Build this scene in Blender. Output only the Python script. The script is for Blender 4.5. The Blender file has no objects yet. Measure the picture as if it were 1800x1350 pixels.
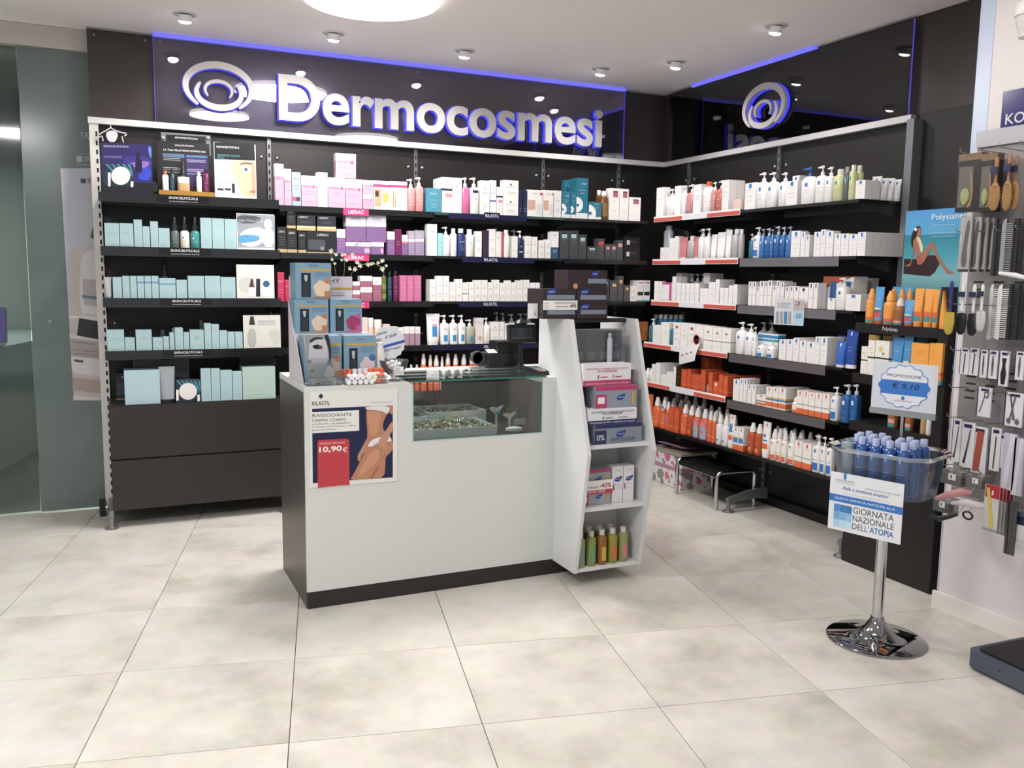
import bpy, bmesh, math, random
from mathutils import Vector, Matrix
random.seed(7)
PI = math.pi
SC = bpy.context.scene
COL = SC.collection
# ------------------------------------------------------------------ camera
F_PX = 1534.0
def _cam_rot():
    r, p, y = [math.radians(v) for v in (-0.77, -7.05, -12.30)]
    a = math.radians(12.54)
    Rz = Matrix.Rotation(y - a, 3, 'Z'); Rx = Matrix.Rotation(p, 3, 'X'); Ry = Matrix.Rotation(r, 3, 'Y')
    return Rz @ Rx @ Ry
R = _cam_rot()
CAM = Vector((0.1363, -2.6866, 1.4226))
cd = bpy.data.cameras.new('camera'); cam = bpy.data.objects.new('camera', cd); COL.objects.link(cam)
cd.sensor_width = 36.0; cd.lens = F_PX / 1800 * 36; cd.clip_start = 0.05
cam_x, fw, up = R.col[0], R.col[1], R.col[2]
M3 = Matrix((cam_x, up, -fw)).transposed()
cam.matrix_world = Matrix.Translation(CAM) @ M3.to_4x4()
SC.camera = cam
def ray(px, py): return R @ Vector(((px - 900) / F_PX, 1.0, -(py - 675) / F_PX))
def PY(px, py, Y): d = ray(px, py); return CAM + d * ((Y - CAM.y) / d.y)
def PX(px, py, X): d = ray(px, py); return CAM + d * ((X - CAM.x) / d.x)
def PZ(px, py, Z): d = ray(px, py); return CAM + d * ((Z - CAM.z) / d.z)
# ------------------------------------------------------------------ view, world, light
vs = SC.view_settings
vs.view_transform = 'Standard'; vs.look = 'None'; vs.exposure = 0.09; vs.gamma = 1.0; vs.use_curve_mapping = False
W = bpy.data.worlds.new('world'); SC.world = W; W.use_nodes = True
W.node_tree.nodes['Background'].inputs[0].default_value = (0.93, 0.96, 1.0, 1)
W.node_tree.nodes['Background'].inputs[1].default_value = 0.73
def light(name, kind, loc, energy, color=(1, 1, 1), rot=(0, 0, 0), **k):
    l = bpy.data.lights.new(name, kind); l.energy = energy; l.color = color
    for a, b in k.items(): setattr(l, a, b)
    o = bpy.data.objects.new(name, l); COL.objects.link(o); o.location = loc; o.rotation_euler = rot
    return o
CEIL = 2.766
DISCS = [((1.36, 1.64), .33), ((1.06, .42), .24), ((2.52, -.25), .31), ((-.6, -1.2), .31), ((1.7, -2.2), .31)]  # last two: unseen fill lights without a fixture, added to brighten the floor
for ((x, y), r), pw in zip(DISCS, (42, 13, 7, 64, 3)):
    light('ceiling_lamp_and_fill_light', 'AREA', (x, y, CEIL - .032), pw * (r / .3) ** 2, (1.0, .97, .95), shape='DISK', size=2 * r)
SPOTS = [(.564, 2.39), (1.351, 2.39), (2.147, 2.40), (3.10, 2.41), (3.42, 2.03), (3.43, 1.137), (3.0, -1.6), (.3, -2.6), (2.2, -3.2)]
for x, y in SPOTS[:6]:
    tx = Vector((x, 2.75, 1.1)) if y > 2.2 else Vector((3.85, y - .1, 1.1))
    dv = tx - Vector((x, y, CEIL - .05))
    o = light('spot_light', 'SPOT', (x, y, CEIL - .065), 27, (1.0, .97, .94), spot_size=math.radians(125), spot_blend=.9, shadow_soft_size=.035)
    o.rotation_euler = dv.to_track_quat('-Z', 'Y').to_euler()
light('back_room_fill', 'AREA', (-1.2, 4.7, 2.3), 110, (.9, 1.0, .95), size=.8)  # unseen area light added to brighten the room behind the glass
# ------------------------------------------------------------------ materials
def lin(c):
    if isinstance(c, str):
        c = c.lstrip('#'); c = [int(c[i:i+2], 16) / 255 for i in (0, 2, 4)]
        return tuple(v / 12.92 if v <= .04045 else ((v + .055) / 1.055) ** 2.4 for v in c)
    return tuple(c)
_m = {}
def M(col, rough=.45, metal=0.0, emit=0.0, trans=0.0, alpha=1.0, noise=0.0, nscale=8.0, ior=1.45, coat=0.0, spec=.5):
    key = (str(col), rough, metal, emit, trans, alpha, noise, nscale, ior, coat, spec)
    if key in _m: return _m[key]
    m = bpy.data.materials.new('mat_' + str(len(_m))); m.use_nodes = True
    nt = m.node_tree; b = nt.nodes['Principled BSDF']; c = lin(col)
    if not emit: g_ = .3 * c[0] + .59 * c[1] + .11 * c[2]; c = tuple(v * .86 + g_ * .14 for v in c)
    b.inputs['Base Color'].default_value = (*c, 1); b.inputs['Roughness'].default_value = rough
    b.inputs['Metallic'].default_value = metal; b.inputs['IOR'].default_value = ior
    b.inputs['Transmission Weight'].default_value = trans; b.inputs['Alpha'].default_value = alpha
    b.inputs['Coat Weight'].default_value = coat; b.inputs['Specular IOR Level'].default_value = spec
    if emit:
        b.inputs['Emission Color'].default_value = (*c, 1); b.inputs['Emission Strength'].default_value = emit
    if noise:
        tc = nt.nodes.new('ShaderNodeTexCoord'); n = nt.nodes.new('ShaderNodeTexNoise'); n.inputs['Scale'].default_value = nscale
        n.inputs['Detail'].default_value = 6; mx = nt.nodes.new('ShaderNodeMix'); mx.data_type = 'RGBA'
        nt.links.new(tc.outputs['Object'], n.inputs['Vector']); nt.links.new(n.outputs['Fac'], mx.inputs['Factor'])
        mx.inputs['A'].default_value = (*[v * (1 - noise) for v in c], 1); mx.inputs['B'].default_value = (*[min(1, v * (1 + noise)) for v in c], 1)
        nt.links.new(mx.outputs['Result'], b.inputs['Base Color'])
    _m[key] = m; return m
def thin_glass(col='#d8e6e2', alpha=.18, rough=.03, key='tg'):
    k = ('tg', col, alpha, rough)
    if k in _m: return _m[k]
    m = bpy.data.materials.new('glass_' + str(len(_m))); m.use_nodes = True; nt = m.node_tree
    for n in list(nt.nodes): nt.nodes.remove(n)
    out = nt.nodes.new('ShaderNodeOutputMaterial'); mix = nt.nodes.new('ShaderNodeMixShader')
    tr = nt.nodes.new('ShaderNodeBsdfTransparent'); pb = nt.nodes.new('ShaderNodeBsdfPrincipled')
    pb.inputs['Base Color'].default_value = (*lin(col), 1); pb.inputs['Roughness'].default_value = max(rough, .2); pb.inputs['Specular IOR Level'].default_value = 0
    c_ = lin(col); tr.inputs[0].default_value = (*[.6 + .4 * v for v in c_], 1)
    fr = nt.nodes.new('ShaderNodeFresnel'); fr.inputs[0].default_value = 1.5
    gl = nt.nodes.new('ShaderNodeBsdfGlossy'); gl.inputs['Roughness'].default_value = rough; mx2 = nt.nodes.new('ShaderNodeMixShader')
    mix.inputs[0].default_value = alpha
    nt.links.new(tr.outputs[0], mix.inputs[1]); nt.links.new(pb.outputs[0], mix.inputs[2])
    nt.links.new(fr.outputs[0], mx2.inputs[0]); nt.links.new(mix.outputs[0], mx2.inputs[1]); nt.links.new(gl.outputs[0], mx2.inputs[2]); nt.links.new(mx2.outputs[0], out.inputs[0])
    _m[k] = m; return m
def tile_mat():
    m = bpy.data.materials.new('stone_tile'); m.use_nodes = True; nt = m.node_tree; b = nt.nodes['Principled BSDF']
    g = nt.nodes.new('ShaderNodeNewGeometry'); oi = nt.nodes.new('ShaderNodeObjectInfo')
    n1 = nt.nodes.new('ShaderNodeTexNoise'); n1.inputs['Scale'].default_value = 2.3; n1.inputs['Detail'].default_value = 9; n1.inputs['Roughness'].default_value = .62
    n2 = nt.nodes.new('ShaderNodeTexNoise'); n2.inputs['Scale'].default_value = 11; n2.inputs['Detail'].default_value = 8
    ad = nt.nodes.new('ShaderNodeVectorMath'); ad.operation = 'ADD'
    nt.links.new(g.outputs['Position'], ad.inputs[0])
    sc = nt.nodes.new('ShaderNodeVectorMath'); sc.operation = 'SCALE'; sc.inputs['Scale'].default_value = 30
    cb = nt.nodes.new('ShaderNodeCombineXYZ'); nt.links.new(oi.outputs['Random'], cb.inputs[0]); nt.links.new(cb.outputs[0], sc.inputs[0]); nt.links.new(sc.outputs[0], ad.inputs[1])
    nt.links.new(ad.outputs[0], n1.inputs['Vector']); nt.links.new(ad.outputs[0], n2.inputs['Vector'])
    r1 = nt.nodes.new('ShaderNodeValToRGB'); e = r1.color_ramp.elements
    e[0].position = .32; e[0].color = (*lin('#b4ad9c'), 1); e[1].position = .66; e[1].color = (*lin('#dad4c6'), 1)
    x = r1.color_ramp.elements.new(.48); x.color = (*lin('#cdc6b6'), 1)
    mx = nt.nodes.new('ShaderNodeMix'); mx.data_type = 'RGBA'; mx.blend_type = 'SOFT_LIGHT'; mx.inputs['Factor'].default_value = .45
    nt.links.new(n1.outputs['Fac'], r1.inputs[0]); nt.links.new(r1.outputs[0], mx.inputs['A']); nt.links.new(n2.outputs['Color'], mx.inputs['B'])
    hs = nt.nodes.new('ShaderNodeHueSaturation'); nt.links.new(mx.outputs['Result'], hs.inputs['Color']); hs.inputs['Saturation'].default_value = .62; hs.inputs['Value'].default_value = .955
    nt.links.new(hs.outputs[0], b.inputs['Base Color']); b.inputs['Roughness'].default_value = .33; b.inputs['Specular IOR Level'].default_value = .45
    bp = nt.nodes.new('ShaderNodeBump'); bp.inputs['Strength'].default_value = .03; nt.links.new(n2.outputs['Fac'], bp.inputs['Height']); nt.links.new(bp.outputs[0], b.inputs['Normal'])
    return m
# ------------------------------------------------------------------ mesh builder
class MB:
    def __init__(s): s.v = []; s.f = []; s.mi = []; s.mats = []; s.sm = []
    def m(s, mat):
        if mat not in s.mats: s.mats.append(mat)
        return s.mats.index(mat)
    def add(s, vs, fs, mat, smooth=False):
        o = len(s.v); s.v += [tuple(p) for p in vs]; k = s.m(mat)
        for f in fs: s.f.append([i + o for i in f]); s.mi.append(k); s.sm.append(smooth)
        return s
    def box(s, x0, x1, y0, y1, z0, z1, mat, T=None):
        vs = [(x, y, z) for x in (x0, x1) for y in (y0, y1) for z in (z0, z1)]
        if T: vs = [T @ Vector(p) for p in vs]
        return s.add(vs, [(0, 1, 3, 2), (4, 6, 7, 5), (0, 4, 5, 1), (2, 3, 7, 6), (0, 2, 6, 4), (1, 5, 7, 3)], mat)
    def rbox(s, x0, x1, y0, y1, z0, z1, r, mat, seg=3, T=None):     # rounded vertical edges
        pts = []
        for cx, cy, a in ((x1 - r, y1 - r, 0), (x0 + r, y1 - r, 90), (x0 + r, y0 + r, 180), (x1 - r, y0 + r, 270)):
            for i in range(seg + 1):
                t = math.radians(a + 90 * i / seg); pts.append((cx + r * math.cos(t), cy + r * math.sin(t)))
        return s.prism(pts, z0, z1, mat, T)
    def prism(s, pts, z0, z1, mat, T=None, smooth=False, cap=True):   # polygon in xy extruded in z
        n = len(pts); vs = [(x, y, z0) for x, y in pts] + [(x, y, z1) for x, y in pts]
        if T: vs = [T @ Vector(p) for p in vs]
        fs = [(i, (i + 1) % n, n + (i + 1) % n, n + i) for i in range(n)]
        s.add(vs, fs, mat, smooth)
        if cap: s.add(vs, [tuple(range(n - 1, -1, -1)), tuple(range(n, 2 * n))], mat)
        return s
    def lathe(s, prof, mat, seg=14, c=(0, 0, 0), sx=1.0, sy=1.0, smooth=True, T=None, a0=0, a1=360):
        vs = []; fs = []; full = abs(a1 - a0 - 360) < 1e-6; ns = seg if full else seg + 1
        for r, z in prof:
            for i in range(ns):
                t = math.radians(a0 + (a1 - a0) * i / seg); vs.append((c[0] + r * sx * math.cos(t), c[1] + r * sy * math.sin(t), c[2] + z))
        for j in range(len(prof) - 1):
            for i in range(seg):
                k = (i + 1) % ns if full else i + 1
                fs.append((j * ns + i, j * ns + k, (j + 1) * ns + k, (j + 1) * ns + i))
        if full:
            if prof[0][0] > 1e-6: fs.append(tuple(range(ns - 1, -1, -1)))
            if prof[-1][0] > 1e-6: fs.append(tuple((len(prof) - 1) * ns + i for i in range(ns)))
        if T: vs = [T @ Vector(p) for p in vs]
        return s.add(vs, fs, mat, smooth)
    def tube(s, path, r, mat, seg=8, closed=False, smooth=True):
        P = [Vector(p) for p in path]; n = len(P); vs = []; fs = []; prev = None
        rr = r if isinstance(r, (list, tuple)) else [r] * n
        for i in range(n):
            a = P[i - 1] if (i > 0 or closed) else P[i]; b = P[(i + 1) % n] if (i < n - 1 or closed) else P[i]
            d = (b - a).normalized()
            if prev is None:
                u = d.orthogonal().normalized()
            else:
                u = (prev - d * prev.dot(d));  u = u.normalized() if u.length > 1e-6 else d.orthogonal().normalized()
            prev = u; w = d.cross(u)
            for k in range(seg):
                t = 2 * PI * k / seg; vs.append(P[i] + (u * math.cos(t) + w * math.sin(t)) * rr[i])
        for i in range(n if closed else n - 1):
            j = (i + 1) % n
            for k in range(seg):
                l = (k + 1) % seg; fs.append((i * seg + k, i * seg + l, j * seg + l, j * seg + k))
        if not closed: fs += [tuple(range(seg - 1, -1, -1)), tuple((n - 1) * seg + k for k in range(seg))]
        return s.add(vs, fs, mat, smooth)
    def poly(s, pts3, mat):
        return s.add(pts3, [tuple(range(len(pts3)))], mat)
    def build(s, name, parent=None, loc=None, rz=0.0, bevel=0.0):
        me = bpy.data.meshes.new(name); me.from_pydata([tuple(p) for p in s.v], [], s.f)
        for m in s.mats: me.materials.append(m)
        me.polygons.foreach_set('material_index', s.mi); me.polygons.foreach_set('use_smooth', s.sm); me.update()
        if any(s.sm): me.set_sharp_from_angle(angle=.75)
        if bevel:
            bm = bmesh.new(); bm.from_mesh(me)
            ed = [e for e in bm.edges if len(e.link_faces) == 2 and e.calc_face_angle(0) > .6]
            bmesh.ops.bevel(bm, geom=ed, offset=bevel, segments=2, affect='EDGES', clamp_overlap=True); bm.to_mesh(me); bm.free()
        o = bpy.data.objects.new(name, me); COL.objects.link(o)
        if parent: o.parent = parent
        if loc is not None: o.location = loc
        o.rotation_euler.z = rz
        return o
def tag(o, label=None, cat=None, group=None, kind=None):
    if label: o['label'] = label
    if cat: o['category'] = cat
    if group: o['group'] = group
    if kind: o['kind'] = kind
    return o
def empty(name, loc, rz=0.0, label=None, cat=None, group=None, kind=None):
    o = bpy.data.objects.new(name, None); COL.objects.link(o); o.location = loc; o.rotation_euler.z = rz; o.empty_display_size = .05
    return tag(o, label, cat, group, kind)
# flat lettering: glyph meshes taken from the built-in font
_t = {}
def glyphs(txt, off=0.0, ext=0.0, shear=0.0, sp=1.0):
    if 'M' in txt and off < .02: off = 0.0
    k = (txt, off, ext, shear, sp); hi = off in (.022, .034)
    if k in _t: return _t[k]
    cu = bpy.data.curves.new('t', 'FONT'); cu.body = txt; cu.size = 1.0; cu.offset = off; cu.extrude = ext; cu.shear = shear
    cu.resolution_u = 10 if hi else 3; cu.space_character = sp
    o = bpy.data.objects.new('t', cu); COL.objects.link(o)
    dg = bpy.context.evaluated_depsgraph_get(); me = bpy.data.meshes.new_from_object(o.evaluated_get(dg))
    vs = [tuple(v.co) for v in me.vertices]; fs = [tuple(p.vertices) for p in me.polygons]
    bpy.data.objects.remove(o); bpy.data.curves.remove(cu); bpy.data.meshes.remove(me)
    _t[k] = (vs, fs); return _t[k]
def text(mb, txt, x0, z0, mat, w=None, h=None, y=0.0, off=0.0, align='l', shear=0.0, ext=0.0, cap=True):
    """lettering in the xz plane facing -y, left/bottom at x0,z0; scaled to width w and / or height h"""
    vs, fs = glyphs(txt, off, ext, shear)
    if not vs: return
    a = min(v[0] for v in vs); b = max(v[0] for v in vs); c = min(v[1] for v in vs); d = max(v[1] for v in vs)
    sx = sz = None
    if w: sx = w / (b - a)
    if h: sz = h / (d - c)
    sx = sx or sz; sz = sz or sx
    W_ = (b - a) * sx
    if align == 'c': x0 -= W_ / 2
    if align == 'r': x0 -= W_
    mb.add([(x0 + (v[0] - a) * sx, y - v[2] * 1.0, z0 + (v[1] - c) * sz) for v in vs], fs, mat)
def rect(mb, x0, x1, z0, z1, mat, y=0.0): mb.add([(x0, y, z0), (x1, y, z0), (x1, y, z1), (x0, y, z1)], [(0, 1, 2, 3)], mat)
def disc(mb, cx, cz, r, mat, y=0.0, n=20, rz=None, a0=0):
    rz = rz or r
    mb.add([(cx + r * math.cos(2 * PI * i / n + a0), y, cz + rz * math.sin(2 * PI * i / n + a0)) for i in range(n)], [tuple(range(n))], mat)
def shape(mb, pts, mat, y=0.0, x=0.0, z=0.0, sx=1.0, sz=1.0, smooth=0):
    for _ in range(smooth):
        q = []
        for i in range(len(pts)):
            a, b = pts[i], pts[(i + 1) % len(pts)]
            q += [(a[0] * .75 + b[0] * .25, a[1] * .75 + b[1] * .25), (a[0] * .25 + b[0] * .75, a[1] * .25 + b[1] * .75)]
        pts = q
    mb.add([(x + p[0] * sx, y, z + p[1] * sz) for p in pts], [tuple(range(len(pts)))], mat)
ORD = ['zeroth','first','second','third','fourth','fifth','sixth','seventh','eighth','ninth','tenth','eleventh','twelfth','thirteenth','fourteenth','fifteenth','sixteenth','seventeenth','eighteenth','nineteenth','twentieth']
def ordw(n):
    if n <= 20: return ORD[n]
    t = {2: 'twenty', 3: 'thirty', 4: 'forty'}[n // 10]
    return (t + '-' + ORD[n % 10]) if n % 10 else {20: 'twentieth', 30: 'thirtieth', 40: 'fortieth'}[n]
WHITE = M('#e9e8e4', .4); BLACK = M('#141312', .35); CHROME = M('#c9cacb', .12, 1.0)
# ------------------------------------------------------------------ room shell
LAM = M('#3a322f', .30, noise=.06, nscale=3, spec=.5)         # dark brown laminate
LAMW = M('#1d1a19', .42, noise=.05, nscale=3)        # darker panels behind the shelves
YB, XR = 2.90, 3.95
mb = MB(); mb.box(-3.0, 5.2, -5.0, 6.6, -.06, -.006, M('#4a443c', .8)); floor = mb.build('floor'); tag(floor, kind='structure')
tm = tile_mat(); a = math.radians(-12.54); g = .5972
mb = MB(); h = g / 2
mb.add([(-h, -h, -.006), (h, -h, -.006), (h, h, -.006), (-h, h, -.006), (-h, -h, -.0006), (h, -h, -.0006), (h, h, -.0006), (-h, h, -.0006),
        (-h + .001, -h + .001, 0), (h - .001, -h + .001, 0), (h - .001, h - .001, 0), (-h + .001, h - .001, 0)],
       [(0, 1, 5, 4), (1, 2, 6, 5), (2, 3, 7, 6), (3, 0, 4, 7), (4, 5, 9, 8), (5, 6, 10, 9), (6, 7, 11, 10), (7, 4, 8, 11), (8, 9, 10, 11)], tm)
t0 = mb.build('tile', floor); first = True
for i in range(-7, 11):
    for j in range(-5, 12):
        X, Y = (i + .5) * .6, (j + .5) * .6
        x = X * math.cos(a) - Y * math.sin(a); y = X * math.sin(a) + Y * math.cos(a)
        if not (-2.6 < x < 4.9 and -2.9 < y < 6.2): continue
        if x > 4.3 and y > -.2: continue
        if y < -.8 and x < -1.2: continue
        o = t0 if first else t0.copy()
        if not first: COL.objects.link(o); o.parent = floor
        first = False; o.location = (x, y, 0); o.rotation_euler.z = a
mb = MB(); mb.box(-3.0, 5.2, -5.0, 6.6, CEIL, CEIL + .1, M('#f8f0ee', .75, noise=.02, nscale=2)); tag(mb.build('ceiling'), kind='structure')
def bolt(parent, p, axis, r=.011):
    mb = MB(); T = Matrix.Translation(p) @ (Matrix.Rotation(PI / 2, 4, 'X') if axis == 'y' else Matrix.Rotation(-PI / 2, 4, 'Y'))
    mb.lathe([(r, -.001), (r, .003), (r * .7, .006), (0, .0065)], M('#8d8d90', .3, .9), 12, T=T); return mb.build('bolt', parent)
RZ0, RZ1 = 2.238, 2.272          # rail heights
mb = MB(); mb.box(.09, XR, YB, YB + .08, 0, RZ1, LAMW); mb.box(.088, XR, YB - .005, YB + .08, RZ1, CEIL, LAM); wb = tag(mb.build('wall_back'), kind='structure')
mb = MB(); mb.box(XR, XR + .08, -.1, YB + .08, 0, RZ1, LAMW); mb.box(XR, XR + .08, .64, YB + .08, RZ1, CEIL, LAM); mb.box(XR - .002, XR + .08, .3, .638, RZ1, CEIL, LAM)
mb.box(XR - .002, XR + .08, -.1, .298, RZ1, CEIL, LAM)
wr = tag(mb.build('wall_right'), kind='structure')
WP = M('#dad2d2', .7, noise=.03, nscale=1.5)
mb = MB(); mb.box(3.40, 4.6, -5.0, -.12, 0, CEIL, WP); wf = tag(mb.build('wall_front_right'), kind='structure')
mb = MB(); mb.box(3.385, 3.4, -5.0, -.105, 0, .075, M('#e6dfd8', .35)); tag(mb.build('baseboard_right'), kind='structure')
mb = MB(); mb.box(3.397, 3.455, -.1215, -.118, 0.08, CEIL, M('#b9c6dc', .3)); mb.box(3.3975, 3.3999, -.185, -.118, 1.9, CEIL, M('#b9c6dc', .3)); tag(mb.build('trim_1'), kind='structure')
# shelving back panels: joints, posts, bolts
POSTX = [.103, 1.064, 2.0, 2.933, 3.55]
POSTY = [2.57, 1.64, .665]
for i, x in enumerate(POSTX):
    c = M('#d9d4ce', .4) if i == 0 else M('#7c7c7e', .35, .6); w = .024 if i == 0 else .011
    mb = MB()
    mb.box(x - w, x + w, YB - .045 if i == 0 else YB - .018, YB - .0005, .0 if i else .05, RZ0, c); p = mb.build('slotted_post', wb)
    mb = MB(); z = .12; yf = (YB - .0458 if i == 0 else YB - .0186)
    while z < RZ0 - .05:
        xx = x + .012 if i == 0 else x
        mb.box(xx - .0045, xx + .0045, yf - .0002, yf + .004, z, z + .026, M('#0c0c0c', .8)); z += .05
    tag(mb.build('slot', p), kind='stuff')
for i, y in enumerate(POSTY):
    mb = MB(); mb.box(XR - .018, XR - .0005, y - .011, y + .011, 0, RZ0, M('#7c7c7e', .35, .6)); p = mb.build('slotted_post', wr)
    mb = MB(); z = .12
    while z < RZ0 - .05: mb.box(XR - .0188, XR - .016, y - .004, y + .004, z, z + .026, M('#0c0c0c', .8)); z += .05
    tag(mb.build('slot', p), kind='stuff')
for x in POSTX[1:]:
    for dx in (-.045, .05):
        for z in (2.12, 1.03): bolt(wb, (x + dx, YB - .0005, z), 'y')
bolt(wb, (.17, YB - .0005, 1.12), 'y')
for y in POSTY[:2]:
    for dy in (-.05, .05):
        for z in (2.12, .2): bolt(wr, (XR - .0005, y + dy, z), 'x')
for x in (.124, .388, .466, 2.02, 3.48, 3.6): bolt(wb, (x, YB - .0055, 2.726), 'y', .009)
for y in (2.8, .72): bolt(wr, (XR - .0005, y, 2.726), 'x', .009)
# aluminium rail under the header
AL = M('#c9c7c6', .35, .35)
mb = MB(); mb.box(.075, XR - .04, YB - .055, YB - .0055, RZ0, RZ1, M('#d8d5d2', .4, .2)); tag(mb.build('trim_2'), kind='structure')
mb = MB(); mb.box(XR - .04, XR - .0005, .645, YB - .0055, RZ0, RZ1, AL); tag(mb.build('trim_3'), kind='structure')
mb = MB(); mb.box(3.885, XR - .0005, .60, .645, .1, RZ0 + .005, M('#7e8489', .35, .5)); tag(mb.build('trim_4'), kind='structure')
mb = MB(); mb.box(.0885, XR, YB - .012, YB - .0051, CEIL - .01, CEIL - .0001, M('#8b8683', .5)); tag(mb.build('trim_5'), kind='structure')
# header sign panels of tinted, edge-lit acrylic
BL = M('#6a68e0', .4, emit=.95)
def header_panel(name, label, T, w, z0, z1, strip):
    root = empty('signboard', (0, 0, 0), label=label, cat='signboard')
    mb = MB(); mb.box(0, w, -.0, .008, z0, z1, ACR, T=T); mb.build('acrylic_sheet', root)
    e = .002; BE = M('#5450c8', .4, emit=.5)
    for xa in ((-e, w) if strip[0] < .1 else (w,)): mb = MB(); mb.box(xa, xa + e, -.0, .008, z0, z1, BE, T=T); mb.build('glowing_edge', root)
    mb = MB(); s0, s1 = strip; mb.box(s0, s1, -.016, .02, z1 + .001, z1 + .014, BL, T=T); mb.build('led_strip', root)
    return root
ACR = bpy.data.materials.new('tinted_acrylic'); ACR.use_nodes = True
nt = ACR.node_tree
for n in list(nt.nodes): nt.nodes.remove(n)
_o = nt.nodes.new('ShaderNodeOutputMaterial'); _x = nt.nodes.new('ShaderNodeMixShader'); _g = nt.nodes.new('ShaderNodeBsdfGlossy'); _t2 = nt.nodes.new('ShaderNodeBsdfTransparent')
_g.inputs['Roughness'].default_value = .015; _g.inputs['Color'].default_value = (1, 1, 1, 1); _t2.inputs['Color'].default_value = (.9, .89, 1.0, 1)
_f = nt.nodes.new('ShaderNodeFresnel'); _f.inputs[0].default_value = 1.7
nt.links.new(_f.outputs[0], _x.inputs[0]); nt.links.new(_t2.outputs[0], _x.inputs[1]); nt.links.new(_g.outputs[0], _x.inputs[2]); nt.links.new(_x.outputs[0], _o.inputs[0])
TB = Matrix.Translation((.428, YB - .045, 0))
TR = Matrix.Translation((XR - .04, 2.80, 0)) @ Matrix.Rotation(-PI / 2, 4, 'Z')
header_panel('header_panel', 'long tinted glossy header panel with blue-lit edges behind the big lettering', TB, 3.564 - .428, RZ1 + .002, CEIL - .02, (0, 3.136))
header_panel('header_panel', 'tinted glossy header panel with small ring emblem over the right wall', TR, 2.80 - .665, RZ1 + .002, CEIL - .02, (.28, 1.45))
# ring emblem and lettering
SIL = M('#b9b5b3', .45, .2, noise=.03, nscale=30)
def arc(mb, cx, cz, rx_, rz_, th, a0, a1, y0, y1, mat, T, n=40, grow=0.0, taper=.3):
    vs = []; fs = []
    for i in range(n + 1):
        t = i / n; a_ = math.radians(a0 + (a1 - a0) * t); k = th * (taper + (1 - taper) * math.sin(PI * t) ** .6) + grow
        for rr, y in ((grow, y0), (-k, y0), (grow, y1), (-k, y1)):
            vs.append(T @ Vector((cx + (rx_ + rr) * math.cos(a_), y, cz + (rz_ + rr) * math.sin(a_))))
    for i in range(n):
        p = 4 * i; q = p + 4
        fs += [(p, q, q + 1, p + 1), (p + 2, p + 3, q + 3, q + 2), (p, p + 2, q + 2, q), (p + 1, q + 1, q + 3, p + 3)]
    fs += [(0, 1, 3, 2), (4 * n, 4 * n + 2, 4 * n + 3, 4 * n + 1)]
    mb.add(vs, fs, mat)
def emblem(T, s, label):
    root = empty('ring_emblem', (0, 0, 0), label=label, cat='sign')
    for (cx, cz, a_, b_, th, s0, s1) in ((0, 0, .2, .143, .041, -55, 232), (.0, -.04, .138, .096, .036, 140, 400), (-.002, -.018, .083, .06, .021, -42, 222)):
        mb = MB(); arc(mb, cx * s, cz * s, a_ * s, b_ * s, th * s, s0, s1, -.040, -.018, SIL, T); r = mb.build('ring', root)
        mb = MB(); arc(mb, cx * s, cz * s, a_ * s, b_ * s, th * s, s0, s1, -.0175, -.001, BL2, T, grow=.0022); mb.build('glow_backing', r)
    return root
BL2 = M('#3b3be0', .4, emit=.9)
emblem(Matrix.Translation((.775, YB - .045, 2.495)), 1.0, 'silver open-ring emblem left of the big lettering')
emblem(Matrix.Translation((XR - .04, 1.735, 2.487)) @ Matrix.Rotation(-PI / 2, 4, 'Z'), .98, 'silver open-ring emblem on the right-hand header panel')
W_ = 'Dermocosmesi'
root = empty('sign_lettering', (1.12, YB - .045, 2.335), label='large silver raised lettering reading Dermocosmesi on the header', cat='sign')
full = glyphs(W_, .022)[0]; fa = min(v[0] for v in full); fb = max(v[0] for v in full)
Dv = glyphs('D', .022)[0]; d0 = min(v[1] for v in Dv); d1 = max(v[1] for v in Dv)
x0w, x1w = PY(490, 170, YB - .085).x, PY(1059, 230, YB - .085).x
sx = (x1w - x0w) / (fb - fa); sz = .268 / (d1 - d0)
root.location = (x0w, YB - .045, 2.338)
for k, ch in enumerate(W_):
    pre = glyphs(W_[:k + 1], .022)[0]; xm = max(v[0] for v in pre)
    for nm, off, y0, y1, mt in (('letter', .022, -.040, -.018, SIL), ('glow_backing', .034, -.0175, -.001, BL2)):
        vs, fs = glyphs(ch, off, .5); cm = max(v[0] for v in glyphs(ch, .022)[0])
        mb = MB(); mb.add([((v[0] - cm + xm - fa) * sx, y0 if v[2] > 0 else y1, (v[1] - d0) * sz) for v in vs], fs, mt)
        o = mb.build(nm, root if nm == 'letter' else last); last = o
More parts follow.
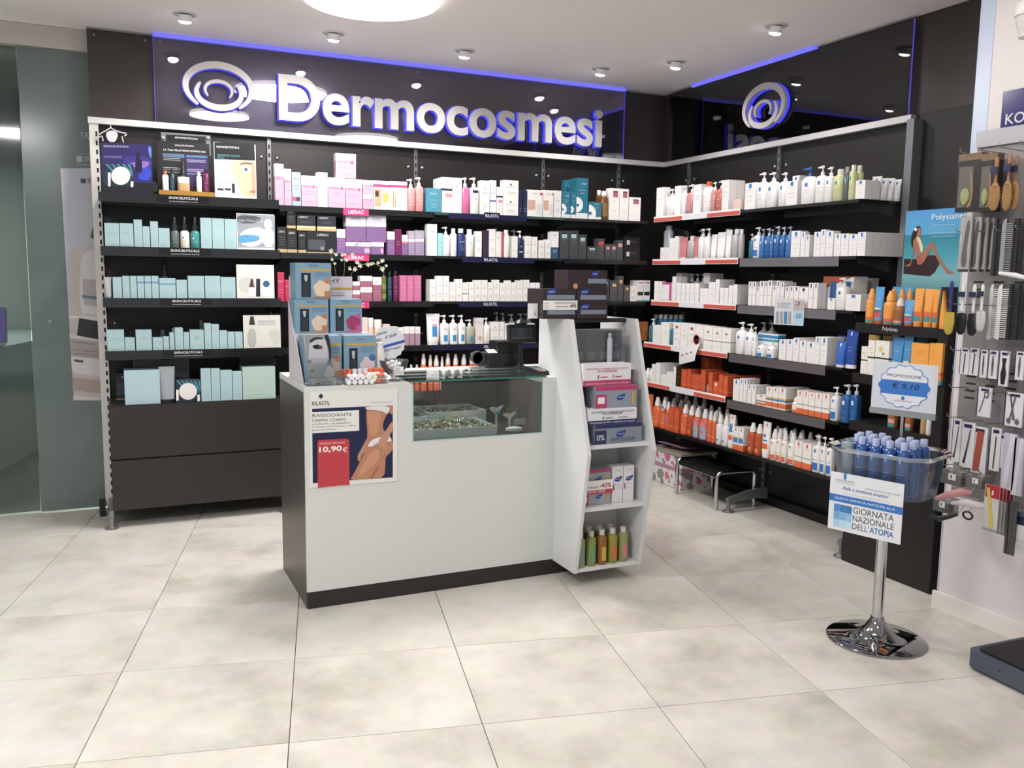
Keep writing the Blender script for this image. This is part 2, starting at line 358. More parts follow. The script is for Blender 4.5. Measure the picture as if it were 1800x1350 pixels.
# ------------------------------------------------------------------ ceiling lamps
for k, ((x, y), r) in enumerate(DISCS[:3]):
    root = empty('round_ceiling_lamp', (x, y, CEIL), label=['glowing white round ceiling lamp at the top edge of the view', 'smaller round ceiling lamp nearer the camera on the left', 'round ceiling lamp above the open floor near the stand'][k], cat='ceiling lamp')
    mb = MB(); mb.lathe([(r + .004, 0), (r + .004, -.006), (r - .01, -.006)], M('#e8e6e3', .4), 40); mb.build('rim', root)
    mb = MB(); mb.lathe([(r - .004, -.0062), (r, -.012), (r, -.026), (r - .01, -.031), (0, -.031)], M('#fff8f4', .4, emit=4.0), 40); mb.build('diffuser', root)
proto = None
pos = ['far left', 'second from the left', 'third from the left', 'nearest the back corner on the back row', 'first of the right-hand pair', 'nearest the camera on the right']
for k, (x, y) in enumerate(SPOTS[:6]):
    ql = 'recessed white ceiling spotlight, ' + pos[k]
    root = empty('ceiling_spotlight', (x, y, CEIL), label=ql, cat='spotlight', group='spotlights in the ceiling')
    if proto is None:
        mb = MB(); mb.lathe([(.062, -.0002), (.062, -.004), (.05, -.007), (.046, -.002)], M('#d8d6d4', .3, .2), 24); a1_ = mb.build('rim', root)
        mb = MB(); mb.lathe([(.045, -.001), (.0, -.0012)], M('#1a1a1a', .6), 20); b1_ = mb.build('dark_cavity', root)
        mb = MB(); T = Matrix.Translation((.0, 0.0, -.006)) @ Matrix.Rotation(math.radians(14), 4, 'X')
        mb.lathe([(.034, .004), (.036, -.026), (.033, -.030)], M('#eeeeee', .3), 20, T=T); c1_ = mb.build('lamp_head', root)
        mb = MB(); mb.lathe([(.033, -.029), (.026, -.04), (0, -.044)], M('#fffaf2', .3, emit=14.0), 20, T=T); d1_ = mb.build('lens', root)
        proto = [a1_, b1_, c1_, d1_]
    else:
        for p in proto:
            c = p.copy(); COL.objects.link(c); c.parent = root
# ------------------------------------------------------------------ shelves
YF, XF, XF2 = 2.53, 3.61, 3.56
DK = M('#1b1c1d', .3); GLD = M('#16211f', .08, spec=.8); GEDGE = M('#2b4f49', .15)
def shelf(axis, x0, x1, z, front, label, glass=False, lip=None, th=.016):
    """board with its supporting brackets; local x along the wall, front faces -y; lip: list of (x0, x1, z0, z1, material, name)"""
    back = (YB - .02) if axis == 'y' else (XR - .02)
    dp = back - front
    root = empty('shelf', (x0, front, z) if axis == 'y' else (front, x0, z), 0 if axis == 'y' else -PI / 2, label, 'shelf', 'shelves on the dark wall units')
    L = abs(x1 - x0)
    mb = MB(); mb.box(.004, L - .004, .0, dp, -th, 0, GLD if glass else DK)
    if glass: mb.box(.004, L - .004, -.001, .0, -th, 0, GEDGE)
    mb.build('board', root)
    for bx in (.012, L - .018):
        mb = MB(); T = Matrix.Translation((bx, 0, 0)) @ Matrix.Rotation(PI / 2, 4, 'Y') @ Matrix.Rotation(PI / 2, 4, 'Z')
        vs = [(bx + dx, y, zz) for dx in (0, .004) for y, zz in ((.03, -th), (dp + .0, -th), (dp + .0, -th - .075), (dp - .02, -th - .075), (.03, -th - .018))]
        mb.add(vs, [(0, 1, 2, 3, 4), (9, 8, 7, 6, 5)] + [(i, (i + 1) % 5, 5 + (i + 1) % 5, 5 + i) for i in range(5)], M('#4c5153', .35, .6)); mb.build('bracket', root)
    return root
def strip(root, nm, x0, x1, z0, z1, mat, txt=None, tm_=None, th=None, y=-.004, tw=None, off=0, sub=None, label=None):
    mb = MB(); mb.box(x0, x1, y, -.0012, z0, z1, mat)
    o = mb.build(nm, root)
    if label: o['label'] = label
    if txt:
        m2 = MB(); text(m2, txt, (x0 + x1) / 2, z0 + (z1 - z0 - th) * (.5 if not sub else .75), tm_, h=th, w=tw, y=y - .0006, align='c', off=off)
        if sub: text(m2, sub, (x0 + x1) / 2, z0 + .003, tm_, w=(tw or .1) * 1.0, h=.0035, y=y - .0006, align='c')
        m2.build('lettering', o)
    return o
ZB = {1: 1.812, 2: 1.542, 3: 1.258, 4: .982, 5: .690}
BX = [.112, 1.058, 1.998, 2.928, 3.58]
BN = ['left back bay', 'second back bay', 'third back bay', 'corner back bay']
LV = ['', 'top shelf', 'second shelf', 'third shelf', 'fourth shelf', 'lowest shelf', 'bottom shelf']
SH = {}
NAVY = M('#16173f', .35); PINK = M('#cf1a68', .35); TXT = M('#e8e8ea', .4)
for b in range(4):
    for lv in (1, 2, 3, 4):
        z = ZB[lv] + ([.022, 0, 0, 0][b] if lv == 1 else [.006, 0, 0, 0][b] if lv == 2 else [.012, 0, 0, 0][b] if lv == 3 else 0)
        nm = LV[lv] + ', ' + BN[b]
        gl = lv == 1 and b > 1
        root = shelf('y', BX[b], BX[b + 1], z, YF, 'dark shelf board: ' + nm, glass=gl)
        SH[('B', b, lv)] = dict(axis='y', z=z, front=YF, name=nm, root=root, n=0)
        L = BX[b + 1] - BX[b]
        if b == 0:
            strip(root, 'front_lip', .0, L - .004, -.045, .006, M('#15171a', .18, spec=.7))
            strip(root, 'logo_strip', .29, .56, -.034, .002, M('#0e0f11', .2), 'SKINCEUTICALS', TXT, .013, y=-.0062, tw=.15, sub='ADVANCED PROFESSIONAL SKINCARE')
        elif b == 1:
            strip(root, 'front_lip', .0, L - .004, -.035, -.001, M('#14171b', .2, spec=.7))
            if lv < 4: strip(root, 'brand_tag', .37, .525, -.042, -.002, PINK, 'LIERAC', TXT, .021, y=-.0062, tw=.095, off=.012)
        elif b == 2:
            strip(root, 'front_lip', {1: .1, 2: .19, 3: .17, 4: .0}[lv], {1: .64, 2: .70, 3: .70, 4: .75}[lv], -.036, -.003, NAVY)
            if lv != 1: strip(root, 'brand_tag', .33 if lv < 4 else .34, .45, -.036, .001, NAVY, 'RILASTIL', TXT, .019, y=-.0066, tw=.095)
            else: strip(root, 'brand_tag', .34, .45, -.03, .012, NAVY, 'RILASTIL', TXT, .019, y=-.0066, tw=.095)
        else:
            strip(root, 'front_lip', .0, L - .004, -.03 if lv > 1 else -.018, -.003, M('#141a1c', .15, spec=.7))
ZR = {1: 1.840, 2: 1.548, 3: 1.268, 4: .975, 5: .703, 6: .392}
RY = [2.50, 1.575, .655]; RBN = ['red-edged right bay', 'grey-edged right bay']
RED = M('#cf4f43', .4); GREY = M('#77757c', .22, .3, noise=.1, nscale=9); GREY2 = M('#6d676b', .22, .3)
for b in range(2):
    for lv in range(1, 7):
        fr = XF if lv <= 3 else XF2
        z = ZR[lv] - (.006 if b == 1 and lv == 1 else .012 if b == 1 and lv in (5,) else 0)
        nm = LV[lv if lv < 6 else 6] + ', ' + RBN[b]
        root = shelf('x', RY[b], RY[b + 1] + .004, z, fr, 'dark shelf board: ' + nm, glass=(b == 1 and lv == 1))
        SH[('R', b, lv)] = dict(axis='x', z=z, front=fr, name=nm, root=root, n=0)
        L = RY[b] - RY[b + 1] - .008
        if lv < 6 and b == 0:
            w = .27
            strip(root, 'white_edging', .0, L, -.034, .004, WHITE, y=-.003)
            strip(root, 'price_strip', .004, .33, -.031, -.008, RED, y=-.0045)
            strip(root, 'price_strip', .60, L - .004, -.031, -.008, RED, y=-.0045)
            strip(root, 'white_label', .34, .59, -.036, -.002, M('#d9dae0', .3), y=-.0045)
        elif lv < 6 and lv > 1:
            strip(root, 'plastic_edging', .01, .80 if lv != 5 else .82, -.052, -.002, GREY if lv < 4 else GREY2, 'LA ROCHE-POSAY', M('#4d4a52', .4), .008, y=-.004, tw=.09)
        else:
            strip(root, 'front_lip', .0, L, -.018, -.002, DK)
# ------------------------------------------------------------------ product styles
def stripes(mb, x0, x1, zs, mat, y):
    for z, w, h in zs: rect(mb, x0 + (x1 - x0) * (.5 - w / 2), x0 + (x1 - x0) * (.5 + w / 2), z - h / 2, z + h / 2, mat, y)
G1 = M('#8e9298', .5); G2 = M('#5f646c', .5); BLU = M('#2478c8', .4); ORG = M('#e86a2a', .4); LBL = M('#f1efec', .45)
# style: desc, body bands from the bottom [(upto, hex)], marks list of (kind, u0, v0, u1, v1, colour / text)
def bars(c='#9aa0a6', *vs): return [('r', .5 - w / 2, v - .008, .5 + w / 2, v + .008, c) for v, w in vs]
ST = {
 'mint': ('pale mint carton', [(1, '#9bbabe')], bars('#93b3b8', (.30, .5), (.22, .6), (.16, .4), (.72, .35))),
 'mintb': ('pale mint carton with blue band', [(.68, '#9bbabe'), (.75, '#5d8fae'), (1, '#9bbabe')], bars('#93b3b8', (.30, .5), (.22, .6))),
 'mintl': ('pale mint carton with swirl mark', [(1, '#9bbabb')], [('c', .5, .62, .16, 0, '#5fa39b'), ('c', .5, .62, .1, 0, '#9bbabb')] + bars('#93b3b8', (.25, .5))),
 'mintbig': ('large pale blue box', [(1, '#a3bfca')], bars('#9db9c2', (.1, .3))),
 'mintgreen': ('large pale green box', [(1, '#a3bdb2')], bars('#92aca2', (.14, .35))),
 'pink': ('pink carton with white top', [(.70, '#bb92a6'), (1, '#dcd5d8')], [('r', .08, .62, .62, .69, '#b6748f'), ('c', .8, .65, .09, 0, '#d0447c'), ('t', .5, .80, .62, .07, 'LIERAC|#8d8990')] + bars('#b98aa5', (.5, .6), (.42, .7), (.16, .5))),
 'pinkw': ('white carton with red line', [(1, '#f0eded')], [('r', .12, .42, .16, .75, '#c8335f')] + bars('#b8b3b8', (.8, .5), (.55, .5), (.4, .4))),
 'slate': ('grey-blue carton with pink tag', [(1, '#93a0ad')], [('r', .05, .14, .45, .26, '#d8346c'), ('r', .45, .14, .9, .26, '#333a46')] + bars('#6f7d8b', (.8, .6), (.6, .5), (.5, .5))),
 'kitp': ('white kit box with pink stripe and photo', [(.78, '#e1dcd8'), (.88, '#c8286a'), (1, '#e1dcd8')], [('r', .03, .1, .45, .72, '#c98f6a'), ('r', .08, .45, .3, .65, '#3b2a26'), ('r', .56, .25, .9, .6, '#d6a33c')]),
 'kitq': ('white kit box with pink stripe and ampoules', [(.78, '#f1ece8'), (.88, '#d92a74'), (1, '#f1ece8')], [('r', .12, .1, .2, .66, '#d98430'), ('r', .24, .1, .32, .5, '#d98430'), ('r', .5, .12, .92, .66, '#e9dfdf')] + bars('#c27a96', (.45, .3))),
 'teal': ('teal blue carton', [(1, '#3f8ba2')], [('t', .5, .74, .4, .07, 'RILASTIL|#cfe3e8')] + bars('#8dbac6', (.5, .5), (.35, .4), (.28, .4), (.2, .3))),
 'ril': ('white carton with grey lettering', [(1, '#e7e5e1')], [('d', .5, .76, .07, 0, '#3c3f55'), ('t', .5, .60, .62, .05, 'RILASTIL|#7c7f88')] + bars('#b2b2b4', (.32, .5), (.26, .6), (.2, .4))),
 'rilb': ('white carton with blue band', [(.38, '#e7e5e1'), (.42, '#3c4a8c'), (1, '#e7e5e1')], [('d', .5, .76, .07, 0, '#3c3f55'), ('t', .5, .60, .62, .05, 'RILASTIL|#7c7f88')]),
 'rilbb': ('white carton with dark blue base', [(.42, '#2c5576'), (1, '#e7e5e1')], [('t', .5, .84, .5, .05, 'RILASTIL|#7c7f88')] + bars('#a9c0d0', (.3, .5), (.24, .5))),
 'riln': ('white carton with navy top', [(.62, '#e7e5e1'), (.68, '#23264f'), (1, '#e7e5e1')], [('d', .5, .86, .06, 0, '#3c3f55'), ('r', .3, .44, .95, .54, '#d9828a')] + bars('#b2b2b4', (.3, .5), (.24, .6))),
 'navy': ('narrow navy blue carton', [(1, '#22264e')], bars('#aab0cc', (.3, .5), (.2, .4))),
 'photob': ('white box with skin photo and red dot', [(1, '#e9e6e2')], [('r', .03, .25, .52, .62, '#cfa189'), ('c', .9, .86, .09, 0, '#d8303a'), ('t', .5, .84, .3, .05, 'RILASTIL|#7c7f88'), ('r', .6, .1, .95, .5, '#d3d3d3')]),
 'tealc': ('bright teal carton with white half moon', [(.14, '#e6e9ea'), (1, '#17758f')], [('h', .0, .34, .58, 0, '#e9eeee'), ('c', .12, .33, .12, 0, '#17758f'), ('t', .62, .84, .4, .05, 'AMBLE|#d5e6ea')] + bars('#8ebccb', (.7, .6), (.62, .4))),
 'wred': ('white carton with wine-red square', [(1, '#efebe7')], [('r', .35, .72, .85, .90, '#b0606e'), ('r', .35, .88, .85, .92, '#55323a')] + bars('#c7c2bd', (.6, .3), (.3, .3))),
 'blk': ('black carton with gold base', [(.13, '#b09a6c'), (1, '#1d2023')], [('t', .5, .78, .66, .09, 'LIERAC|#c9c9c6')] + bars('#5d6264', (.6, .6), (.5, .6), (.4, .5), (.3, .5))),
 'blkw': ('wide black glossy box', [(.04, '#b09a6c'), (1, '#1b1e22')], [('t', .55, .80, .38, .10, 'LIERAC|#d0d0cc'), ('r', .05, .15, .62, .62, '#3c434c'), ('c', .52, .22, .07, 0, '#77787a')]),
 'blkk': ('black kit box with gold edge', [(.16, '#b59a63'), (.30, '#c9b48a'), (1, '#23272c')], [('t', .35, .80, .5, .12, 'LIERAC|#c9c9c6')] + bars('#6d7173', (.6, .5), (.5, .6))),
 'purp': ('purple carton with white band', [(.66, '#7d598c'), (1, '#e3dde4')], [('t', .5, .76, .6, .08, 'LIERAC|#6b6670')] + bars('#a683b3', (.4, .5), (.3, .6))),
 'purpb': ('large purple and silver carton', [(.56, '#7a5788'), (.70, '#e6e1e6'), (1, '#b4adb9')], [('t', .5, .80, .5, .09, 'LIERAC|#4f4a55')]),
 'purpl': ('wide purple carton with white top', [(.66, '#7d598c'), (1, '#e6e1e6')], [('t', .5, .74, .5, .14, 'LIERAC|#6b6670'), ('r', .75, .1, .95, .5, '#c79cb5')]),
 'mag': ('deep magenta carton', [(1, '#6b1850')], bars('#b98aa5', (.5, .5), (.4, .4))),
 'lila': ('lilac grey carton', [(.55, '#94819f'), (.66, '#cfc9d3'), (1, '#a39bab')], bars('#d9d4dd', (.78, .5))),
 'olab': ('white carton with orange stripe', [(.58, '#7d598c'), (.66, '#dd6b43'), (1, '#e8e2e2')], [('t', .5, .78, .6, .08, 'LIERAC|#6b6670')]),
 'aqua': ('pale aqua carton', [(1, '#8fcfcf')], bars('#5fa3a6', (.6, .9), (.4, .5))),
 'dkp': ('dark plum carton', [(1, '#3b2742')], bars('#77617f', (.3, .5))),
 'greenl': ('white carton with green edge', [(1, '#e6e6e0')], [('r', 0, 0, .1, 1, '#9bc53f'), ('d', .5, .76, .07, 0, '#3c3f55')] + bars('#b2b2b4', (.32, .5))),
 'redl': ('white carton with red edge', [(1, '#e4e0dc')], [('r', .7, 0, 1, 1, '#b9505f'), ('d', .35, .76, .07, 0, '#3c3f55')]),
 'mk': ('dark grey carton with mint label', [(1, '#45464a')], [('r', .22, .74, .78, .88, '#9fd0cd'), ('r', .28, .885, .72, .92, '#141518')] + bars('#7c7e83', (.68, .6), (.6, .5))),
 'mkr': ('dark grey carton with red label', [(1, '#4a4a4d')], [('r', .22, .70, .85, .86, '#d6452c')] + bars('#7c7e83', (.62, .6), (.5, .5))),
 'mkp': ('dark grey carton with pink label', [(1, '#4a4a4d')], [('r', .22, .66, .85, .84, '#dd9c9f')] + bars('#7c7e83', (.58, .6), (.48, .5))),
 'mko': ('dark grey carton with peach label', [(1, '#504e50')], [('r', .3, .70, .8, .84, '#dcae6b')] + bars('#7c7e83', (.6, .6), (.5, .5))),
 'bw': ('wide black box with white tag', [(1, '#19191b')], [('r', .18, .35, .36, .72, '#c9c9cb'), ('r', .4, .55, .8, .7, '#4c2f3c')]),
 'sun': ('sun-care picture box', [(.28, '#15100e'), (.42, '#c9453a'), (.88, '#3f9db5'), (1, '#191513')], [('r', .1, .3, .5, .5, '#e09c3c'), ('r', .45, .4, .8, .82, '#9c5a35')]),
 'rose': ('dusty rose carton with white top', [(.68, '#9a5a6e'), (1, '#ece8ea')], [('t', .5, .78, .6, .07, 'LIERAC|#77717a')] + bars('#b98496', (.4, .6), (.3, .5))),
 'rosew': ('dusty rose carton with white band', [(.35, '#9a5a6e'), (.55, '#ece8ea'), (.80, '#9a5a6e'), (1, '#ece8ea')], [('t', .5, .42, .5, .07, 'LIERAC|#77717a')]),
 'crim': ('crimson carton', [(.97, '#b81d4d'), (1, '#d8447a')], [('t', .5, .66, .8, .06, 'LIERAC|#e0a5b8')] + bars('#d97a98', (.4, .6), (.3, .6))),
 'hot': ('hot pink carton', [(1, '#c96a96')], [('r', .1, .28, .16, .62, '#b8447e')] + bars('#ea9cc2', (.7, .7), (.55, .6))),
 'mauve': ('mauve carton with white top', [(.64, '#a98298'), (1, '#e9e3e2')], [('t', .5, .76, .6, .07, 'LIERAC|#8a858b')] + bars('#bfa0b2', (.4, .6))),
 'peach': ('pale peach carton', [(1, '#e6c5bd')], bars('#c99c92', (.5, .6), (.3, .6))),
 'hand': ('white carton with hand photo', [(1, '#ded8d2')], [('c', .55, .22, .28, 0, '#c9a58f'), ('t', .5, .80, .6, .05, 'RILASTIL|#7c7f88')]),
 'wht': ('plain white carton', [(1, '#e9e6e4')], bars('#c3c1c1', (.72, .5), (.5, .6), (.42, .5))),
 'wtall': ('tall white carton', [(1, '#ebe8e6')], bars('#c3c1c1', (.8, .4), (.6, .5), (.5, .4))),
 'wpk': ('white carton with magenta frame', [(.05, '#c72a7d'), (1, '#e6e2e3')], [('r', .8, .05, 1, 1, '#c72a7d'), ('r', 0, .9, .8, 1, '#c72a7d')]),
 'wdk': ('white carton with black label', [(.07, '#6fb0a8'), (1, '#dfe2e0')], [('r', .05, .28, .95, .46, '#1d2024'), ('r', .2, .86, .9, .92, '#c9665f')] + bars('#a6aaa9', (.7, .6), (.6, .5))),
 'lrp': ('white carton with blue corner mark', [(1, '#e9e6e4')], [('r', .38, .80, .64, .96, '#2478c8')] + bars('#b9babd', (.74, .6), (.5, .6), (.34, .5))),
 'lrpk': ('white carton with black corner mark', [(1, '#e8e4e2')], [('r', .38, .80, .64, .96, '#3c3a3c')] + bars('#c2bfbf', (.74, .6), (.42, .9))),
 'lrpo': ('white carton with orange base', [(.24, '#e4682a'), (.25, '#cfd6c8'), (1, '#ebe6e0')], [('r', .40, .82, .62, .96, '#e2583a'), ('r', 0, .40, 1, .43, '#5f9a55')] + bars('#b9b6b0', (.76, .6))),
 'lrpy': ('white carton with orange and blue bands', [(.06, '#ebe6e0'), (.28, '#e4682a'), (.36, '#ebe6e0'), (.44, '#3b7fb0'), (.52, '#e0b04a'), (1, '#ebe6e0')], [('r', .40, .82, .62, .96, '#e2583a')] + bars('#b9b6b0', (.76, .6))),
 'lrpc': ('white carton with blue and yellow print', [(.24, '#e4682a'), (.30, '#ebe6e0'), (1, '#ebe6e0')], [('r', .05, .32, .95, .55, '#2f7fc0'), ('c', .3, .56, .14, 0, '#e6b83c'), ('c', .7, .56, .14, 0, '#e6b83c'), ('r', .40, .84, .62, .96, '#e2583a')]),
 'bx': ('orange carton', [(.20, '#d2511f'), (.22, '#e79a72'), (1, '#d4541f')], bars('#e79a72', (.8, .5), (.7, .4))),
 'bxc': ('orange carton with white mark', [(1, '#d8561f')], [('c', .5, .78, .2, 0, '#e9e0d8')] + bars('#e79a72', (.4, .5))),
 'brn': ('dark brown carton', [(1, '#3a2118')], bars('#7c5c46', (.7, .6), (.5, .6), (.3, .6))),
 'brg': ('white carton with brown ribbon line', [(.40, '#e9e6e2'), (.44, '#a08a6b'), (1, '#ebe8e4')], [('r', .35, .72, .65, .82, '#b1977a')] + bars('#bdb9b4', (.6, .6), (.2, .5))),
 'brr': ('white carton with grey-red emblem', [(1, '#ebe8e4')], [('r', .3, .76, .7, .88, '#9c5a5c')] + bars('#8f8b88', (.56, .7), (.3, .6))),
 'kitb': ('blue and teal kit carton', [(.66, '#e3e8ea'), (.76, '#3e8fbd'), (.80, '#e3e8ea'), (.94, '#2f86c0'), (1, '#e3e8ea')], [('r', .55, .66, 1, .76, '#2d9b8d')] + bars('#9fb7bd', (.4, .4))),
 'picbox': ('large picture box, orange and blue', [(1, '#e6e2df')], [('q', 0, .6, 1, 1, '#b4532f'), ('r', .25, .3, .45, .85, '#2a5f98'), ('r', .62, .3, .92, .85, '#2a5f98'), ('q', 0, 0, 1, .45, '#e6e2df')]),
 'orc': ('orange sun-care carton', [(.10, '#2f9a9b'), (.22, '#ea8a2a'), (.30, '#e5552c'), (1, '#f0a01e')], bars('#d98a1a', (.8, .5), (.72, .4))),
 'klo': ('cream carton with yellow flower', [(.48, '#e6e2da'), (.53, '#2f4a3c'), (1, '#e8e4dc')], [('c', .4, .76, .16, 0, '#dcc766'), ('c', .6, .64, .09, 0, '#b98a4c')]),
 'silum': ('purple box with yellow corner', [(1, '#4a1f6b')], [('r', 0, .82, .25, 1, '#c9c04a'), ('t', .55, .70, .6, .12, 'Silum|#9c86ad')]),
 'ogb': ('amber orange box', [(1, '#a9611f')], bars('#d3a050', (.6, .5))),
 'wdkb': ('dark bronze box with caption', [(.4, '#3a302e'), (1, '#4a3c38')], bars('#8a7c76', (.5, .7), (.3, .5))),
 'dgrey': ('flat dark grey box', [(1, '#4a4f51')], bars('#6d7274', (.6, .5))),
 'dgreen': ('dark green lidded box', [(1, '#2b3a37')], []),
}
def marks(mb, ms, w, h, y, z0=0.0):
    for n_, mk in enumerate(ms):
        k = mk[0]; y -= .00012
        if k == 'r': rect(mb, (mk[1] - .5) * w, (mk[3] - .5) * w, z0 + mk[2] * h, z0 + mk[4] * h, M(mk[5], .45), y)
        elif k == 'c': disc(mb, (mk[1] - .5) * w, z0 + mk[2] * h, min(mk[3] * w, mk[3] * h * 1.5), M(mk[5], .45), y, 16)
        elif k == 'd': disc(mb, (mk[1] - .5) * w, z0 + mk[2] * h, mk[3] * w, M(mk[5], .45), y, 4)
        elif k == 'h':
            r = mk[3] * w; n = 14; cx = (mk[1] - .5) * w; cz = z0 + mk[2] * h
            mb.add([(cx + r * math.sin(PI * i / n), y, cz - r * math.cos(PI * i / n)) for i in range(n + 1)], [tuple(range(n + 1))], M(mk[5], .45))
        elif k == 'q': mb.add([(-w / 2, y, z0 + (mk[2] + (.0 if mk[2] else 0)) * h), (w / 2, y, z0 + mk[4] * h), (-w / 2 if mk[2] else w / 2, y, z0 + (mk[4] if mk[2] else 0) * h)], [(0, 1, 2) if mk[2] else (0, 2, 1)], M(mk[5], .45))
        elif k == 't':
            s, c = mk[5].split('|'); text(mb, s, (mk[1] - .5) * w, z0 + mk[2] * h, M(c, .45), w=mk[3] * w, h=min(mk[4] * h, mk[3] * w * .35), y=y - .0001, align='c')
_ck = {}
def carton(style, w, d, h):
    """(body mesh, print mesh) of a carton, shared between alike pieces"""
    key = (style, round(w, 3), round(d, 2), round(h, 3))
    if key in _ck: return _ck[key]
    desc, bands, ms = ST[style]; w, d, h = w - .0008, d - .0008, h
    mb = MB(); z = 0; b = .0007
    for up, c in bands:
        z1 = up * h; m = M(c, .42); top = up >= 1
        mb.add([(-w/2, -d/2, z), (w/2, -d/2, z), (w/2, d/2, z), (-w/2, d/2, z), (-w/2, -d/2, z1 - (b if top else 0)), (w/2, -d/2, z1 - (b if top else 0)), (w/2, d/2, z1 - (b if top else 0)), (-w/2, d/2, z1 - (b if top else 0))],
               [(0, 1, 5, 4), (1, 2, 6, 5), (2, 3, 7, 6), (3, 0, 4, 7)] + ([(3, 2, 1, 0)] if z == 0 else []), m)
        if top:
            zz = z1 - b
            mb.add([(-w/2, -d/2, zz), (w/2, -d/2, zz), (w/2, d/2, zz), (-w/2, d/2, zz), (-w/2 + b, -d/2 + b, z1), (w/2 - b, -d/2 + b, z1), (w/2 - b, d/2 - b, z1), (-w/2 + b, d/2 - b, z1)],
                   [(0, 1, 5, 4), (1, 2, 6, 5), (2, 3, 7, 6), (3, 0, 4, 7), (4, 5, 6, 7)], m)
            # tuck-flap seam line on the lid
            mb.add([(-w/2 + .002, -d/2 + .0022, z1 + .0002), (w/2 - .002, -d/2 + .0022, z1 + .0002), (w/2 - .002, -d/2 + .0028, z1 + .0002), (-w/2 + .002, -d/2 + .0028, z1 + .0002)], [(0, 1, 2, 3)], M('#8d8a88', .5))
        z = z1
    o = mb.build('carton', None); body = o.data; bpy.data.objects.remove(o)
    pm = None
    if ms:
        mb = MB(); marks(mb, ms, w, h, -d / 2 - .0004)
        o = mb.build('printed_label', None); pm = o.data; bpy.data.objects.remove(o)
    _ck[key] = (body, pm); return _ck[key]
